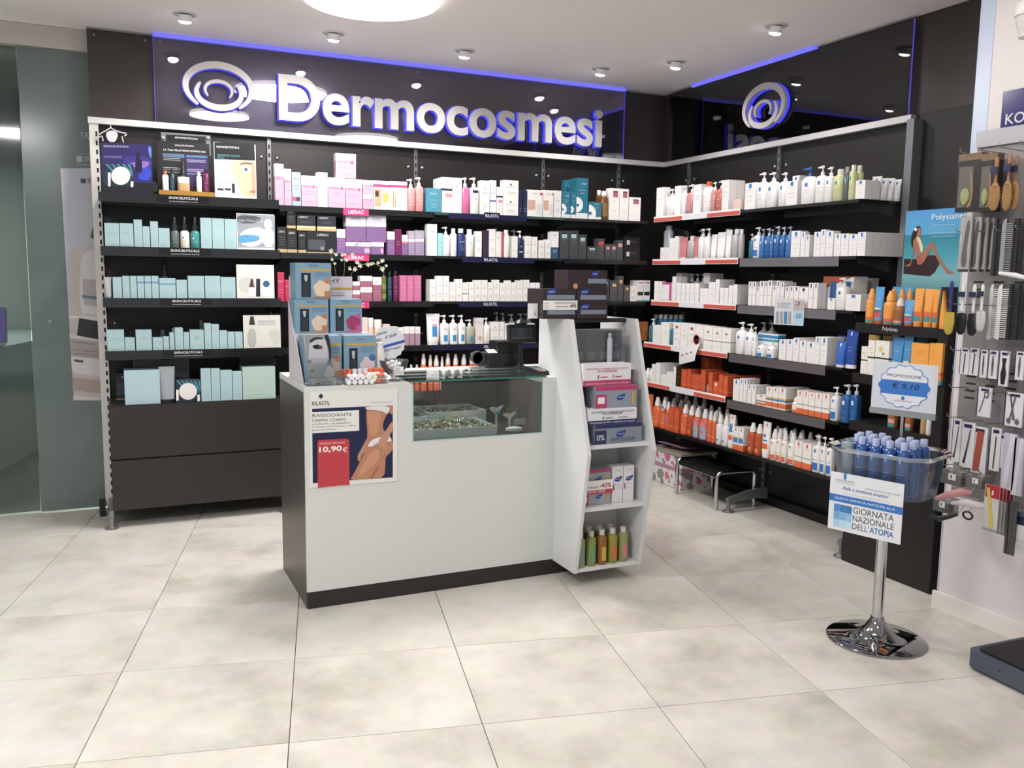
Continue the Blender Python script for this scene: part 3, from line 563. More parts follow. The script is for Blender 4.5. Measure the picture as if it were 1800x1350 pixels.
# bottles: style -> desc, body colour, closure colour, label colour or None, marks, shape
BT = {
 'p_w': ('white pump bottle', '#e6e4e2', '#ecebe8', None, bars('#b4b4b8', (.62, .5), (.5, .5), (.4, .4))),
 'p_wb': ('white pump bottle with blue mark', '#e8e6e4', '#ecebe8', None, [('r', .36, .76, .62, .92, '#2478c8')] + bars('#b4b4b8', (.62, .6), (.5, .5), (.4, .4))),
 'p_wbb': ('white pump bottle with blue base', '#e8e6e4', '#ecebe8', '#e8e6e4', [('r', .1, .08, .9, .40, '#1f74c2'), ('r', .1, .5, .9, .53, '#7fb0d8'), ('r', .36, .82, .62, .95, '#2478c8')]),
 'p_bb': ('white bottle with blue pump', '#e8e6e4', '#1f66c4', None, [('r', .36, .78, .6, .94, '#2478c8')] + bars('#b4b4b8', (.62, .6), (.5, .5))),
 'p_nv': ('white pump bottle with navy shoulder', '#e8e6e4', '#ecebe8', None, [('r', .0, .86, 1, .97, '#23264f'), ('d', .6, .62, .1, 0, '#3c3f55')] + bars('#b4b4b8', (.5, .5), (.4, .4))),
 'p_pk': ('pink pump bottle', '#cc5c90', '#eee9ea', None, bars('#f0a8c6', (.6, .5), (.5, .4))),
 'p_ps': ('translucent salmon pump bottle', '#c98583', '#efe9e6', None, bars('#f3d3cf', (.6, .5), (.45, .5), (.3, .5))),
 'p_cr': ('coral pump bottle', '#c96f62', '#efe9e6', None, bars('#eccac2', (.6, .5), (.3, .5))),
 'p_navy': ('navy pump bottle', '#23284e', '#ecebe8', None, [('d', .5, .62, .12, 0, '#c9ccd8'), ('r', .2, .3, .8, .36, '#c9ccd8')]),
 'p_rl': ('white pump bottle with blue label', '#e8e6e4', '#ecebe8', '#eceae8', [('r', .25, .16, .78, .50, '#2b8ad0'), ('d', .5, .84, .08, 0, '#3c3f55'), ('t', .5, .74, .6, .05, 'RILASTIL|#7c7f88')]),
 'p_gr': ('sage green pump bottle', '#a6a893', '#e4e3dc', None, [('r', .4, .14, .8, .5, '#3d8fae')]),
 'p_gy': ('grey-toned pump bottle', '#9fa3a6', '#bfc2c4', None, bars('#c9cccd', (.6, .5))),
 'p_bt': ('transparent blue pump bottle', '#2c6fb4', '#8fa9c4', None, [('r', .36, .72, .62, .84, '#cfdbe6')] + bars('#7fa8d0', (.5, .5), (.4, .5), (.2, .6))),
 'p_bt2': ('deep blue pump bottle', '#1f5c9e', '#c9d4de', None, [('r', .3, .72, .6, .88, '#dbe4ec')] + bars('#5f93c4', (.5, .5), (.4, .5), (.2, .6))),
 'p_tl': ('teal blue bottle', '#2b6d84', '#cfd6d8', None, bars('#8fb8c4', (.5, .5), (.4, .5))),
 'b_w': ('white bottle with white cap', '#e7e5e2', '#e9e7e4', None, [('d', .5, .66, .1, 0, '#3c3f55')] + bars('#b4b4b8', (.55, .5), (.45, .5), (.3, .4))),
 'b_nv': ('navy bottle with white cap', '#26366e', '#e6e5e4', None, [('t', .5, .66, .6, .06, 'RILASTIL|#c3cbe0')] + bars('#8391bd', (.5, .5), (.4, .5), (.3, .4))),
 'b_or': ('white bottle with orange cap', '#eceae8', '#e65a2a', None, bars('#b8b5b5', (.7, .5), (.5, .5))),
 'b_yg': ('yellow-green bottle with pale cap', '#c6ca8e', '#dcdccb', None, [('r', .3, .72, .6, .86, '#3fa0b0')] + bars('#9ea267', (.5, .5), (.4, .4))),
 'b_dk': ('dark grey bottle with blue mark', '#5c6266', '#8d9296', None, [('r', .15, .78, .6, .9, '#3f8fc0')] + bars('#8b9094', (.5, .5), (.4, .5))),
 'b_am': ('amber bottle with white cap', '#6d4312', '#efeeea', None, [('r', .15, .15, .85, .75, '#8e6a2a')] + bars('#3a2408', (.6, .5), (.5, .5), (.35, .5))),
 'b_sv': ('silver-capped blue bottle', '#1e5f88', '#a9acae', None, bars('#6f9fb8', (.6, .5), (.4, .5))),
 'b_gy': ('grey bottle with white cap', '#a9a7a9', '#e6e3e3', None, bars('#cfcccf', (.6, .5), (.4, .5))),
 'b_wo': ('white bottle with orange base', '#e9e4de', '#e6e4e2', '#ebe6e0', [('r', .05, .06, .95, .30, '#e0602a'), ('r', .1, .38, .9, .42, '#d9b04c'), ('r', .40, .80, .62, .94, '#e2583a')]),
 'b_ol': ('dark olive bottle', '#5c6224', '#23261c', None, [('r', .0, .1, 1, .3, '#7d8436'), ('r', .0, .5, 1, .7, '#7d8436')]),
 'b_dt': ('dark teal bottle', '#1d4050', '#14262e', None, bars('#5f97a8', (.6, .6), (.4, .6), (.3, .5))),
 'b_mg': ('dark magenta bottle', '#6b1a4c', '#1b1620', None, bars('#c26a9c', (.6, .6), (.4, .6), (.3, .5))),
 'b_gl': ('pale green bottle with grey cap', '#9aa35a', '#b9b6ac', '#9aa35a', [('r', .2, .15, .85, .7, '#5f9a68')]),
 's_or': ('orange spray bottle with white cap', '#e0601e', '#e6e2de', '#e0601e', [('r', .1, .30, .9, .33, '#f0b48c')] + bars('#f0b48c', (.6, .5), (.5, .4))),
 's_oc': ('amber orange spray bottle', '#b8491a', '#ece8e4', None, [('r', .25, .15, .8, .35, '#d9773c')] + bars('#e09c6c', (.6, .5))),
 's_w': ('white spray bottle', '#e4e4e4', '#e9e8e6', None, [('r', .3, .2, .7, .3, '#4f80b0')] + bars('#b4b4b8', (.6, .5), (.45, .5))),
 's_wo': ('white spray bottle with orange base', '#e9e4de', '#e3e1df', '#ebe6e0', [('r', .05, .06, .95, .30, '#e0602a'), ('r', .1, .38, .9, .42, '#d9b04c'), ('r', .40, .84, .62, .96, '#e2583a')]),
 's_lb': ('orange spray bottle with lilac label', '#dd5f2c', '#e6e2de', '#dd5f2c', [('r', .3, .4, .75, .85, '#9c86b4')]),
 's_kd': ('children\'s orange spray with blue label', '#d8582c', '#e6e2de', '#c98a9c', [('r', .05, .08, .95, .62, '#7fb4cf'), ('c', .5, .36, .26, 0, '#e0643c')]),
 's_pol': ('orange sun spray bottle', '#ef951e', '#f0a028', '#ef951e', [('r', .0, .05, 1, .16, '#2f8f94'), ('r', .0, .16, 1, .3, '#e2552c')]),
 's_brn': ('brown sun oil bottle', '#9a5a2a', '#d9d2cc', '#9a5a2a', [('r', .0, .16, 1, .3, '#d99a8c'), ('r', .0, .03, 1, .14, '#2f8f94')]),
 't_w': ('white tube', '#e8e6e4', '#dedcda', None, [('r', .36, .74, .62, .88, '#2478c8')] + bars('#b4b4b8', (.62, .5), (.5, .5))),
 't_ww': ('plain white tube', '#eceae8', '#e2e0de', None, bars('#c4c4c8', (.62, .5), (.5, .5))),
 't_rl': ('large white tube with blue block', '#e8e6e4', '#e6e4e2', None, [('r', .35, .18, .85, .55, '#2b8ad0'), ('r', .35, .57, .85, .62, '#d98a9c'), ('t', .55, .76, .5, .04, 'RILASTIL|#7c7f88')]),
 't_gy': ('grey translucent tube with black cap', '#8f989c', '#16181a', None, bars('#aab2b5', (.6, .3))),
 't_sm': ('small grey tube', '#a4a8aa', '#7d8284', None, bars('#c2c6c8', (.6, .5))),
 't_sal': ('salmon pink tube', '#cf6f74', '#e6dcdc', None, bars('#edc0c0', (.6, .5))),
 't_or': ('orange tube', '#e0601e', '#e6e2de', None, bars('#f0b48c', (.7, .5), (.5, .5))),
 't_wo': ('white tube with orange and blue bands', '#e9e4de', '#e6e4e2', None, [('r', .02, .16, .98, .34, '#e0602a'), ('r', .05, .40, .95, .44, '#2f6fa8'), ('r', .4, .86, .62, .95, '#e2583a'), ('r', .2, .52, .6, .62, '#2f7fc0')]),
 't_kid': ('white tube with blue splash print', '#e9e4de', '#e6e4e2', None, [('r', .0, .16, 1, .32, '#e0602a'), ('r', .1, .42, .95, .70, '#2f7fc0'), ('c', .7, .66, .12, 0, '#e6b83c'), ('r', .4, .86, .62, .95, '#e2583a')]),
 't_bl': ('bright blue tube with white cap', '#2a63bf', '#e6e6e6', None, [('r', .38, .78, .56, .92, '#e3e8f0')] + bars('#86a8dc', (.6, .5))),
 't_nb': ('tall royal blue tube with white cap', '#1f4aa0', '#e6e6e6', None, [('r', .36, .84, .5, .94, '#e3e8f0')] + bars('#86a8dc', (.5, .5), (.4, .4))),
 't_pol': ('sky blue sun-care tube', '#3f8fc8', '#cfdfe6', None, [('r', .0, .02, 1, .14, '#bcd8e2'), ('r', .0, .14, 1, .24, '#1f6f9c'), ('r', .0, .24, 1, .34, '#d6d98a')] + bars('#9cc6e2', (.62, .5))),
 't_polr': ('sky blue sun-care tube with red band', '#4a9ad2', '#b9602c', None, [('r', .0, .10, 1, .24, '#dc3c38'), ('r', .0, .24, 1, .32, '#1f6f9c'), ('r', .0, .32, 1, .38, '#d6d98a')] + bars('#9cc6e2', (.62, .5))),
 't_polo': ('orange sun-care tube', '#f09a1c', '#e8901c', None, [('r', .0, .05, 1, .2, '#2f8f94'), ('r', .0, .2, 1, .34, '#e2552c')] + bars('#d98a1a', (.8, .5), (.7, .4))),
 't_gold': ('gold tube', '#b99a45', '#d8d0ba', None, bars('#d9c27c', (.6, .5))),
 'sp_can': ('grey-blue aerosol can', '#a9b1bb', '#9aa2a8', None, bars('#d3d6da', (.4, .5))),
 'd_cl': ('clear grey dropper bottle', '#565f60', '#23282a', None, bars('#9aa4a5', (.6, .5), (.4, .5))),
 'd_wh': ('white-labelled dropper bottle', '#3a6680', '#17191b', '#e6e8e8', bars('#7d9aa8', (.6, .5))),
 'd_cr': ('cream bottle with black pump', '#ddd6c8', '#1c1d1f', None, [('c', .25, .7, .12, 0, '#4b86b4')] + bars('#8e8c86', (.5, .5), (.4, .5))),
 'd_te': ('teal bottle with black pump', '#2f8582', '#1c1d1f', None, [('c', .25, .66, .12, 0, '#bcd8d8')] + bars('#9ccaca', (.5, .5), (.4, .5))),
 'j_pk': ('peach jar with white lid', '#e6bdb2', '#e9e2dd', None, bars('#c99c92', (.5, .5))),
 'j_gl': ('small glass dropper jar', '#8a9594', '#4a5254', None, []),
 'j_tn': ('tan jar with white lid', '#b98f5a', '#e6e0d6', None, []),
 'j_wh': ('white jar with lid', '#d8d6d4', '#e6e4e2', None, []),
}
def sqz(w, d, z, p=3.0, n=20):
    return [(w / 2 * (abs(math.cos(t)) ** (2 / p)) * (1 if math.cos(t) >= 0 else -1), d / 2 * (abs(math.sin(t)) ** (2 / p)) * (1 if math.sin(t) >= 0 else -1), z) for t in [2 * PI * i / n for i in range(n)]]
def loft(mb, rings, mat, cap=True):
    n = len(rings[0]); vs = [p for r in rings for p in r]; fs = []
    for j in range(len(rings) - 1):
        for i in range(n): k = (i + 1) % n; fs.append((j * n + i, j * n + k, (j + 1) * n + k, (j + 1) * n + i))
    mb.add(vs, fs, mat, True)
    if cap: mb.add(vs, [tuple(range(n - 1, -1, -1)), tuple((len(rings) - 1) * n + i for i in range(n))], mat, False)
def curved_marks(mb, ms, w, d, z0, h, p, eps=.0005):
    """print wrapped on the front of an oval body"""
    def pt(u, z):
        x = max(-.999, min(.999, (u - .5) * 2 * .86)); t = (1 - abs(x) ** p) ** (1 / p)
        return (x * w / 2, -(d / 2) * t - eps, z)
    for mk in ms:
        if mk[0] in 'r':
            n = max(1, int(abs(mk[3] - mk[1]) * 6)); us = [mk[1] + (mk[3] - mk[1]) * i / n for i in range(n + 1)]
            vs = [pt(u, z0 + v * h) for v in (mk[2], mk[4]) for u in us]
            mb.add(vs, [(i, i + 1, n + 2 + i, n + 1 + i) for i in range(n)], M(mk[5], .45))
        elif mk[0] in 'cd':
            r = mk[3] * w * .86; n = 12 if mk[0] == 'c' else 4
            mb.add([(lambda q: (q[0], q[1] - .0004, q[2]))(pt(mk[1] + mk[3] * math.cos(2 * PI * i / n), z0 + mk[2] * h + r * math.sin(2 * PI * i / n))) for i in range(n)], [tuple(range(n))], M(mk[5], .45))
        elif mk[0] == 't':
            s, c = mk[5].split('|'); text(mb, s, (mk[1] - .5) * w * .8, z0 + mk[2] * h, M(c, .45), w=mk[3] * w * .8, h=min(mk[4] * h, mk[3] * w * .3), y=-d / 2 - .0009, align='c')
_bk = {}
def bottle(style, w, d, h):
    """list of (part name, mesh) for a bottle, tube or jar; first one is the body"""
    key = (style, round(w, 3), round(d, 2), round(h, 3))
    if key in _bk: return _bk[key]
    desc, bc, cc, lc, ms = BT[style]; k = style[0]; out = []
    trn = any(s in desc for s in ('translucent', 'transparent', 'clear', 'glass'))
    bm_ = M(bc, .22 if k != 't' else .35, coat=.3 if trn else 0); cm_ = M(cc, .35)
    def fin(mb, nm):
        o = mb.build(nm, None); me = o.data; bpy.data.objects.remove(o); out.append((nm, me))
    if style == 'sp_can':
        mb = MB(); loft(mb, [sqz(w, d, 0, 2), sqz(w, d, h * .80, 2), sqz(w * .8, d * .8, h * .86, 2)], bm_); fin(mb, 'body')
        mb = MB(); loft(mb, [sqz(w * .62, d * .62, h * .8601, 2), sqz(w * .62, d * .62, h * .98, 2), sqz(w * .4, d * .4, h, 2)], cm_); fin(mb, 'cap')
        z0, hb, p = 0, h * .8, 2
    elif k == 't':
        cz = h * .10; p = 2.2
        mb = MB(); W2 = w * 1.0
        loft(mb, [sqz(w * .86, d * .9, cz, 2.2), sqz(w * .9, d * .8, h * .4, 2.4), sqz(w * .95, d * .4, h * .75, 3), sqz(W2, d * .10, h * .94, 4), sqz(W2, d * .07, h, 4)], bm_); fin(mb, 'body')
        mb = MB(); loft(mb, [sqz(w * .80, d * .84, 0, 2.2), sqz(w * .82, d * .86, cz - .0001, 2.2)], cm_); fin(mb, 'cap')
        # print follows the tapering front
        mb = MB()
        def pf(u, v):
            z = cz + v * (h - cz); t = (z / h); dd = d * (.9 - .1 * t / .4) if t < .4 else d * (.8 - .4 * (t - .4) / .35) if t < .75 else d * (.4 - .3 * (t - .75) / .19) if t < .94 else d * .1
            x = (u - .5) * 2 * .8; return (x * w * .9 / 2, -dd / 2 * (1 - abs(x) ** 2.3) ** .45 - .0009, z)
        for mk in ms:
            if mk[0] == 'r':
                nv = 3; nu = 4; vs = [pf(mk[1] + (mk[3] - mk[1]) * i / nu, mk[2] + (mk[4] - mk[2]) * j / nv) for j in range(nv + 1) for i in range(nu + 1)]
                mb.add(vs, [(j * (nu + 1) + i, j * (nu + 1) + i + 1, (j + 1) * (nu + 1) + i + 1, (j + 1) * (nu + 1) + i) for j in range(nv) for i in range(nu)], M(mk[5], .45))
            elif mk[0] == 'c': mb.add([(lambda q: (q[0], q[1] - .0004, q[2]))(pf(mk[1] + mk[3] * math.cos(i * PI / 5), mk[2] + mk[3] * w / h * math.sin(i * PI / 5))) for i in range(10)], [tuple(range(10))], M(mk[5], .45))
            elif mk[0] == 't': s, c = mk[5].split('|'); q = pf(mk[1], mk[2]); text(mb, s, q[0], q[2], M(c, .45), w=mk[3] * w * .8, y=q[1] - .002, align='c')
        if mb.v: fin(mb, 'printed_label')
        _bk[key] = out; return out
    elif k == 'j':
        mb = MB(); loft(mb, [sqz(w * .94, d * .94, 0, 2), sqz(w, d, h * .08, 2), sqz(w, d, h * .6, 2), sqz(w * .9, d * .9, h * .66, 2)], bm_); fin(mb, 'body')
        mb = MB(); loft(mb, [sqz(w * .96, d * .96, h * .661, 2), sqz(w * .97, d * .97, h * .97, 2), sqz(w * .9, d * .9, h, 2)], cm_); fin(mb, 'lid')
        z0, hb, p = 0, h * .6, 2
    else:
        bf = {'p': .74, 'b': .84, 's': .70, 'd': .58}[k]; p = 3.2 if k in 'p' else 2.4
        hb = h * bf; sh = min(w * .28, hb * .18)
        mb = MB(); loft(mb, [sqz(w * .93, d * .93, 0, p), sqz(w, d, hb * .03, p), sqz(w, d, hb - sh, p), sqz(w * .82, d * .84, hb - sh * .4, p), sqz(w * .5, d * .55, hb, 2)], bm_); fin(mb, 'body')
        z0 = 0; hb2 = hb - sh
        if k == 'p':
            r = min(w, d) * .2; mb = MB(); hh = h - hb
            mb.lathe([(r, hb + .0001), (r, hb + hh * .32), (r * .8, hb + hh * .36)], cm_, 12)
            mb.lathe([(r * .36, hb + hh * .36), (r * .36, hb + hh * .72), (r * .9, hb + hh * .76), (r * 1.0, h - .002), (r * .7, h)], cm_, 12)
            L = w * .52; mb.add([(-L, -r * .28, h - hh * .2), (-L, r * .28, h - hh * .2), (-L, r * .28, h - hh * .1), (-L, -r * .28, h - hh * .1), (-r * .4, -r * .5, h - hh * .24), (-r * .4, r * .5, h - hh * .24), (-r * .4, r * .5, h - hh * .04), (-r * .4, -r * .5, h - hh * .04)],
                                [(0, 3, 2, 1), (0, 4, 7, 3), (1, 2, 6, 5), (3, 7, 6, 2), (0, 1, 5, 4)], cm_)
            fin(mb, 'pump')
        elif k == 'b':
            r = min(w, d) * .30; mb = MB(); mb.lathe([(r, hb + .0001), (r, h - .0015), (r * .9, h), (0, h)], cm_, 14); fin(mb, 'cap')
        elif k == 's':
            r = min(w, d) * .36; mb = MB(); mb.lathe([(r, hb + .0001), (r, hb + (h - hb) * .35), (r * .62, hb + (h - hb) * .75), (r * .55, h - .002), (r * .3, h)], cm_, 14); fin(mb, 'cap')
        elif k == 'd':
            r = min(w, d) * .28; mb = MB(); mb.lathe([(r * 1.25, hb + .0001), (r * 1.25, hb + (h - hb) * .4), (r * .8, hb + (h - hb) * .45), (r * .75, hb + (h - hb) * .85), (r * .4, h), (0, h)], cm_, 14); fin(mb, 'dropper_cap')
        hb = hb2
    if lc or ms:
        mb = MB()
        if lc:
            z1 = z0 + hb * .95; us = [i / 8 for i in range(9)]
            curved_marks(mb, [('r', .0, .04, 1, .97, lc)], w, d, z0, hb, p)
        curved_marks(mb, ms, w, d, z0, hb, p, eps=.0011 if lc else .0006)
        fin(mb, 'printed_label')
    _bk[key] = out; return out
def parts_of(style, w, d, h):
    if style in ST:
        b, pm = carton(style, w, d, h); return ST[style][0], [('carton', b)] + ([('printed_label', pm)] if pm else [])
    return BT[style][0], bottle(style, w, d, h)
CAT = {'p': 'bottle', 'b': 'bottle', 's': 'bottle', 't': 'tube', 'j': 'jar', 'd': 'bottle'}
def kindname(style):
    if style in ST:
        if style in ('mintbig', 'mintgreen', 'kitp', 'kitq', 'kitb', 'photob', 'blkw', 'blkk', 'bw', 'sun', 'picbox', 'silum', 'ogb', 'dgrey', 'dgreen', 'purpl', 'purpb', 'kitd'): return 'gift_box', 'box'
        for nm_, ks in (('cream_carton', ('mint', 'mintb', 'mintl')), ('cosmetics_carton', ('pink', 'pinkw', 'slate', 'purp', 'rose', 'rosew', 'mauve', 'hot', 'crim', 'mag', 'lila', 'olab', 'peach', 'aqua', 'dkp')), ('lotion_carton', ('ril', 'rilb', 'rilbb', 'riln', 'navy', 'greenl', 'redl', 'hand', 'teal')), ('skincare_carton', ('lrp', 'lrpk')), ('sun_care_carton', ('bx', 'bxc', 'lrpo', 'lrpy', 'lrpc', 'orc')), ('make_up_carton', ('mk', 'mkr', 'mkp', 'mko', 'blk'))):
            if style in ks: return nm_, 'carton'
        return 'product_carton', 'carton'
    if style == 'sp_can': return 'aerosol_can', 'can'
    return {'p': 'pump_bottle', 'b': 'bottle', 's': 'spray_bottle', 't': 'tube', 'j': 'jar', 'd': 'dropper_bottle'}[style[0]], CAT[style[0]]
def put(style, w, d, h, loc, rz, label, group, full=True):
    desc, pl = parts_of(style, w, d, h); nm, cat = kindname(style)
    if len(pl) == 1 or not full:
        if full or style in ST:
            o = bpy.data.objects.new(nm, pl[0][1]); COL.objects.link(o); o.location = loc; o.rotation_euler.z = rz
            return tag(o, label, cat, group)
        pl = [q for q in pl if q[0] != 'printed_label']
    root = empty(nm, loc, rz, label, cat, group)
    for n, me in pl:
        o = bpy.data.objects.new(n, me); COL.objects.link(o); o.parent = root
    return root
def CLR(key):
    return SH[(key[0], key[1], key[2] - 1)]['z'] - (.056 if key[0] == 'R' and key[1] == 1 else .04)
def stock(key, items, d0=.055):
    """fills one shelf: (style, left px, right px, top px [, options]) measured along the shelf's front edge"""
    S = SH[key]; fr = S['front'] + .010; z = S['z'] + .0003; ax = S['axis']; ent = []
    for it in items:
        st, a, b, yt = it[:4]; op = it[4] if len(it) > 4 else {}
        ent.append((a, st, a, b, yt, op))
    cnt = 0
    srt = sorted([q for q in ent if not q[5].get('back') and 'on' not in q[5]], key=lambda q: q[0]); vis = {}
    for i_, q in enumerate(srt):
        if ax == 'y': nb = srt[i_ - 1] if i_ else None; gap = nb is None or q[2] - nb[3] > 4
        else: nb = srt[i_ + 1] if i_ + 1 < len(srt) else None; gap = nb is None or nb[2] - q[3] > 4
        low = nb is not None and nb[4] - q[4] > 7
        vis[id(q)] = gap or low or (S['z'] < 1.0 and ax == 'x') or (S['z'] < 1.3 and q[1] in ('bx', 'lrpk'))
    for e in sorted(ent, key=lambda q: (q[5].get('back', 0) > 0, q[0])):
        _, st, a, b, yt, op = e; bk = op.get('back', 0); pl = fr + bk; ym = op.get('yb', yt + 25)
        f = (lambda X_, Y_: PY(X_, Y_, pl)) if ax == 'y' else (lambda X_, Y_: PX(X_, Y_, pl))
        A, B = f(a, ym), f(b, ym); top = f((a + b) / 2, yt)
        zb = z
        if 'on' in op: zb = z + op['on']
        H = min(top.z - zb, 9 if key[2] < 2 or 'E' in key or 'F' in key or 'on' in op else CLR(key) - zb); n_st = op.get('st', 1)
        if ax == 'y': w = B.x - A.x; cx = (A.x + B.x) / 2
        else: w = A.y - B.y; cx = (A.y + B.y) / 2
        w -= .0012
        dd = op.get('d') or (min(d0, max(.028, w)) if st in ST else min(w, .06) if st[0] != 't' else min(w * .8, .045))
        dd = min(dd, .32 - bk)
        if bk == 0 and 'on' not in op: cnt += 1; pos = ordw(cnt) + ' item from left'
        elif 'on' in op: pos = op.get('pos', 'stacked on top, ' + ordw(max(cnt, 1)) + ' item')
        else: pos = op.get('pos') or ('in the back row behind item at ' + 'left' if 0 else 'back row')
        desc = (ST[st][0] if st in ST else BT[st][0])
        if bk > 0 and 'pos' not in op:
            S['n'] += 1; pos = 'back row, ' + ordw(S['n']) + ' from left'
        for s_ in range(n_st):
            h1 = H / n_st
            for k in range((op.get('n', 0) if vis.get(id(e), True) else 0) + 1):
                off = k * (dd + .002)
                if bk + off + dd > .315: break
                yy = pl + dd / 2 + off
                loc = (cx, yy, zb + s_ * h1) if ax == 'y' else (yy, cx, zb + s_ * h1)
                lab = desc + ', ' + ('' if n_st == 1 else 'upper of pair, ' if s_ == n_st - 1 else 'lower of pair, ') + (pos if k == 0 else ordw(k) + ' behind ' + pos) + ', ' + S['name']
                lab = lab.replace(' item from left', ' from left') if len(lab.split()) > 16 else lab
                if len(lab.split()) > 16: lab = ' '.join(lab.replace('back row, ', 'rear ').split()[:16])
                put(st, w, dd, h1, loc, 0 if ax == 'y' else -PI / 2, lab, desc + 's, ' + S['name'], full=(k == 0))
# ------------------------------------------------------------------ stock on the back wall
N1 = {'n': 1}; N2 = {'n': 2}; S2 = {'st': 2}
stock(('B', 0, 2), [('mint', 184, 210, 392, S2), ('mint', 210.5, 235, 392.5, S2), ('mint', 235.5, 250.5, 386, N1), ('mint', 251, 264, 398, N1), ('mint', 264.5, 278.5, 389, N1), ('mint', 279, 299, 401, N1),
    ('d_cl', 300, 315, 381), ('d_cr', 316.5, 333.5, 381), ('d_te', 334.5, 352, 381), ('mint', 352.5, 372.5, 383, N1), ('mint', 373, 394.5, 384, N1), ('mint', 395, 416, 385, N1)])
stock(('B', 0, 3), [('t_sm', 183, 197, 487), ('mint', 198.5, 215, 487, N1), ('mint', 215.5, 228.5, 485, N1), ('mint', 229, 241, 485, N1), ('mintb', 241.5, 254, 485, N1), ('mintb', 254.5, 266.5, 485, N1), ('mintb', 267, 279.5, 485, N1),
    ('mintb', 280.4, 309.5, 489), ('mint', 310.5, 329.5, 492, N1), ('mint', 330.5, 359.5, 485), ('mint', 360.5, 388, 485), ('mint', 388.5, 414.5, 487), ('d_wh', 284, 297, 456, {'back': .12})])
stock(('B', 0, 4), [('mint', 188.5, 219, 580, S2), ('mint', 220, 238, 593.5, S2), ('mint', 239, 267.5, 580, S2), ('mint', 269, 287, 593.5, S2), ('mint', 287.6, 298, 591.5), ('mint', 298.4, 307, 584.5), ('mint', 307.6, 322.5, 576.5, N1),
    ('mint', 323.2, 333.4, 584), ('mintl', 334, 359, 580), ('mint', 359.5, 372, 568.5, N1), ('mint', 372.4, 385.6, 570, N1), ('mint', 386.2, 400, 581, N1), ('mint', 400.6, 413, 583.5, N1), ('mint', 413.6, 427, 583.5, N1),
    ('j_gl', 282, 293, 580, {'back': .14}), ('j_gl', 351, 358, 563, {'back': .14}), ('mint', 303, 313, 577, {'back': .14})])
stock(('B', 1, 1), [('pink', 483, 499, 288, {'back': .0}), ('pink', 499.5, 512.5, 297), ('slate', 513, 529, 302.5), ('pink', 529.5, 557, 309), ('pinkw', 557.5, 576, 303), ('pink', 576.5, 607, 312.5), ('pink', 607.5, 637, 315), ('pink', 638, 656.5, 317, S2),
    ('kitp', 657, 686, 318), ('kitq', 686.5, 716, 319), ('p_ps', 717, 731, 314), ('p_ps', 731.5, 746, 311), ('pink', 590, 626, 270, {'on': .1752, 'd': .05, 'pos': 'standing on top of the pink row', 'yb': 290})])
stock(('B', 1, 2), [('blk', 487.5, 504, 399), ('blk', 504.5, 522.5, 402), ('blk', 524, 538.5, 407), ('blkw', 539, 591.5, 407, {'d': .09}), ('purp', 592, 607.5, 403, N1), ('purpl', 608, 652, 426, {'d': .08}), ('purpl', 652.5, 675, 426, {'d': .08}),
    ('purp', 681, 694, 407, N1), ('mag', 694.4, 706, 403), ('olab', 706.5, 717, 413), ('lila', 717.6, 729, 406), ('lila', 729.5, 745.5, 405),
    ('blk', 504, 520, 367, {'on': .1405, 'pos': 'upper layer, leftmost'}), ('blkk', 522, 555, 378, {'on': .1295, 'd': .08, 'pos': 'upper layer, left one'}), ('blkk', 557.5, 591, 379.6, {'on': .1295, 'd': .08, 'pos': 'upper layer, right one'}),
    ('purpb', 608, 643.5, 376.5, {'on': .0735, 'd': .08, 'pos': 'upper layer, left one'}), ('purpb', 644, 679, 377, {'on': .0735, 'd': .08, 'pos': 'upper layer, right one'})])
stock(('B', 1, 3), [('crim', 488, 500, 479), ('rosew', 620.5, 633, 495), ('rosew', 633.5, 654.5, 485, {'d': .07}), ('rose', 655.4, 671, 487), ('b_ol', 671.6, 680, 476), ('b_dt', 682, 690, 478), ('b_mg', 692, 701, 476),
    ('hot', 703, 715, 484, N1), ('hot', 715.5, 727.5, 484, N1), ('hot', 728, 740.5, 484, N1), ('crim', 501, 512, 492), ('crim', 513, 524, 492)])
stock(('B', 1, 4), [('peach', 634, 647, 558, N1), ('j_pk', 648, 658, 559), ('j_pk', 659, 673, 562), ('peach', 674, 686, 570), ('peach', 687, 699, 574), ('mauve', 700, 710, 576), ('mauve', 710.4, 719.4, 574.4), ('mauve', 720, 729, 574.4), ('mauve', 730, 739, 574.4),
    ('p_ps', 560, 572, 560), ('peach', 574, 590, 566)])
stock(('B', 2, 1), [('teal', 749, 776, 331, {'d': .05}), ('riln', 777, 795, 311.5, {'n': 2}), ('ril', 795.5, 812, 312.6, N1), ('p_pk', 812.5, 827.5, 311.5), ('p_nv', 828, 843.5, 311.5), ('ril', 844.5, 861, 317.5, N1), ('rilb', 862, 872.5, 317), ('riln', 873, 884, 328.5),
    ('ril', 884.5, 911.5, 317, {'st': 2}), ('navy', 912.6, 918, 335.5), ('navy', 919, 926.5, 334), ('photob', 927, 954, 334, {'d': .08})])
stock(('B', 2, 2), [('ril', 751, 768.5, 394), ('aqua', 769.5, 778.5, 410), ('p_w', 779, 792.5, 398.5), ('b_w', 793, 804.5, 401.5), ('b_nv', 805, 820, 401.5), ('b_w', 820.5, 835, 403), ('ril', 836, 847, 406.6, N1), ('dkp', 848.5, 859, 405, N1), ('ril', 859.5, 871, 403, N1),
    ('redl', 871.6, 885, 407), ('b_w', 886, 898, 404), ('greenl', 898.6, 910, 415), ('p_navy', 910.6, 921.6, 405.5), ('ril', 922.6, 933.5, 415, N1), ('ril', 934.2, 944.8, 416.5, N1), ('p_gy', 900, 912, 404, {'back': .1}), ('p_gy', 868, 880, 401, {'back': .12})])
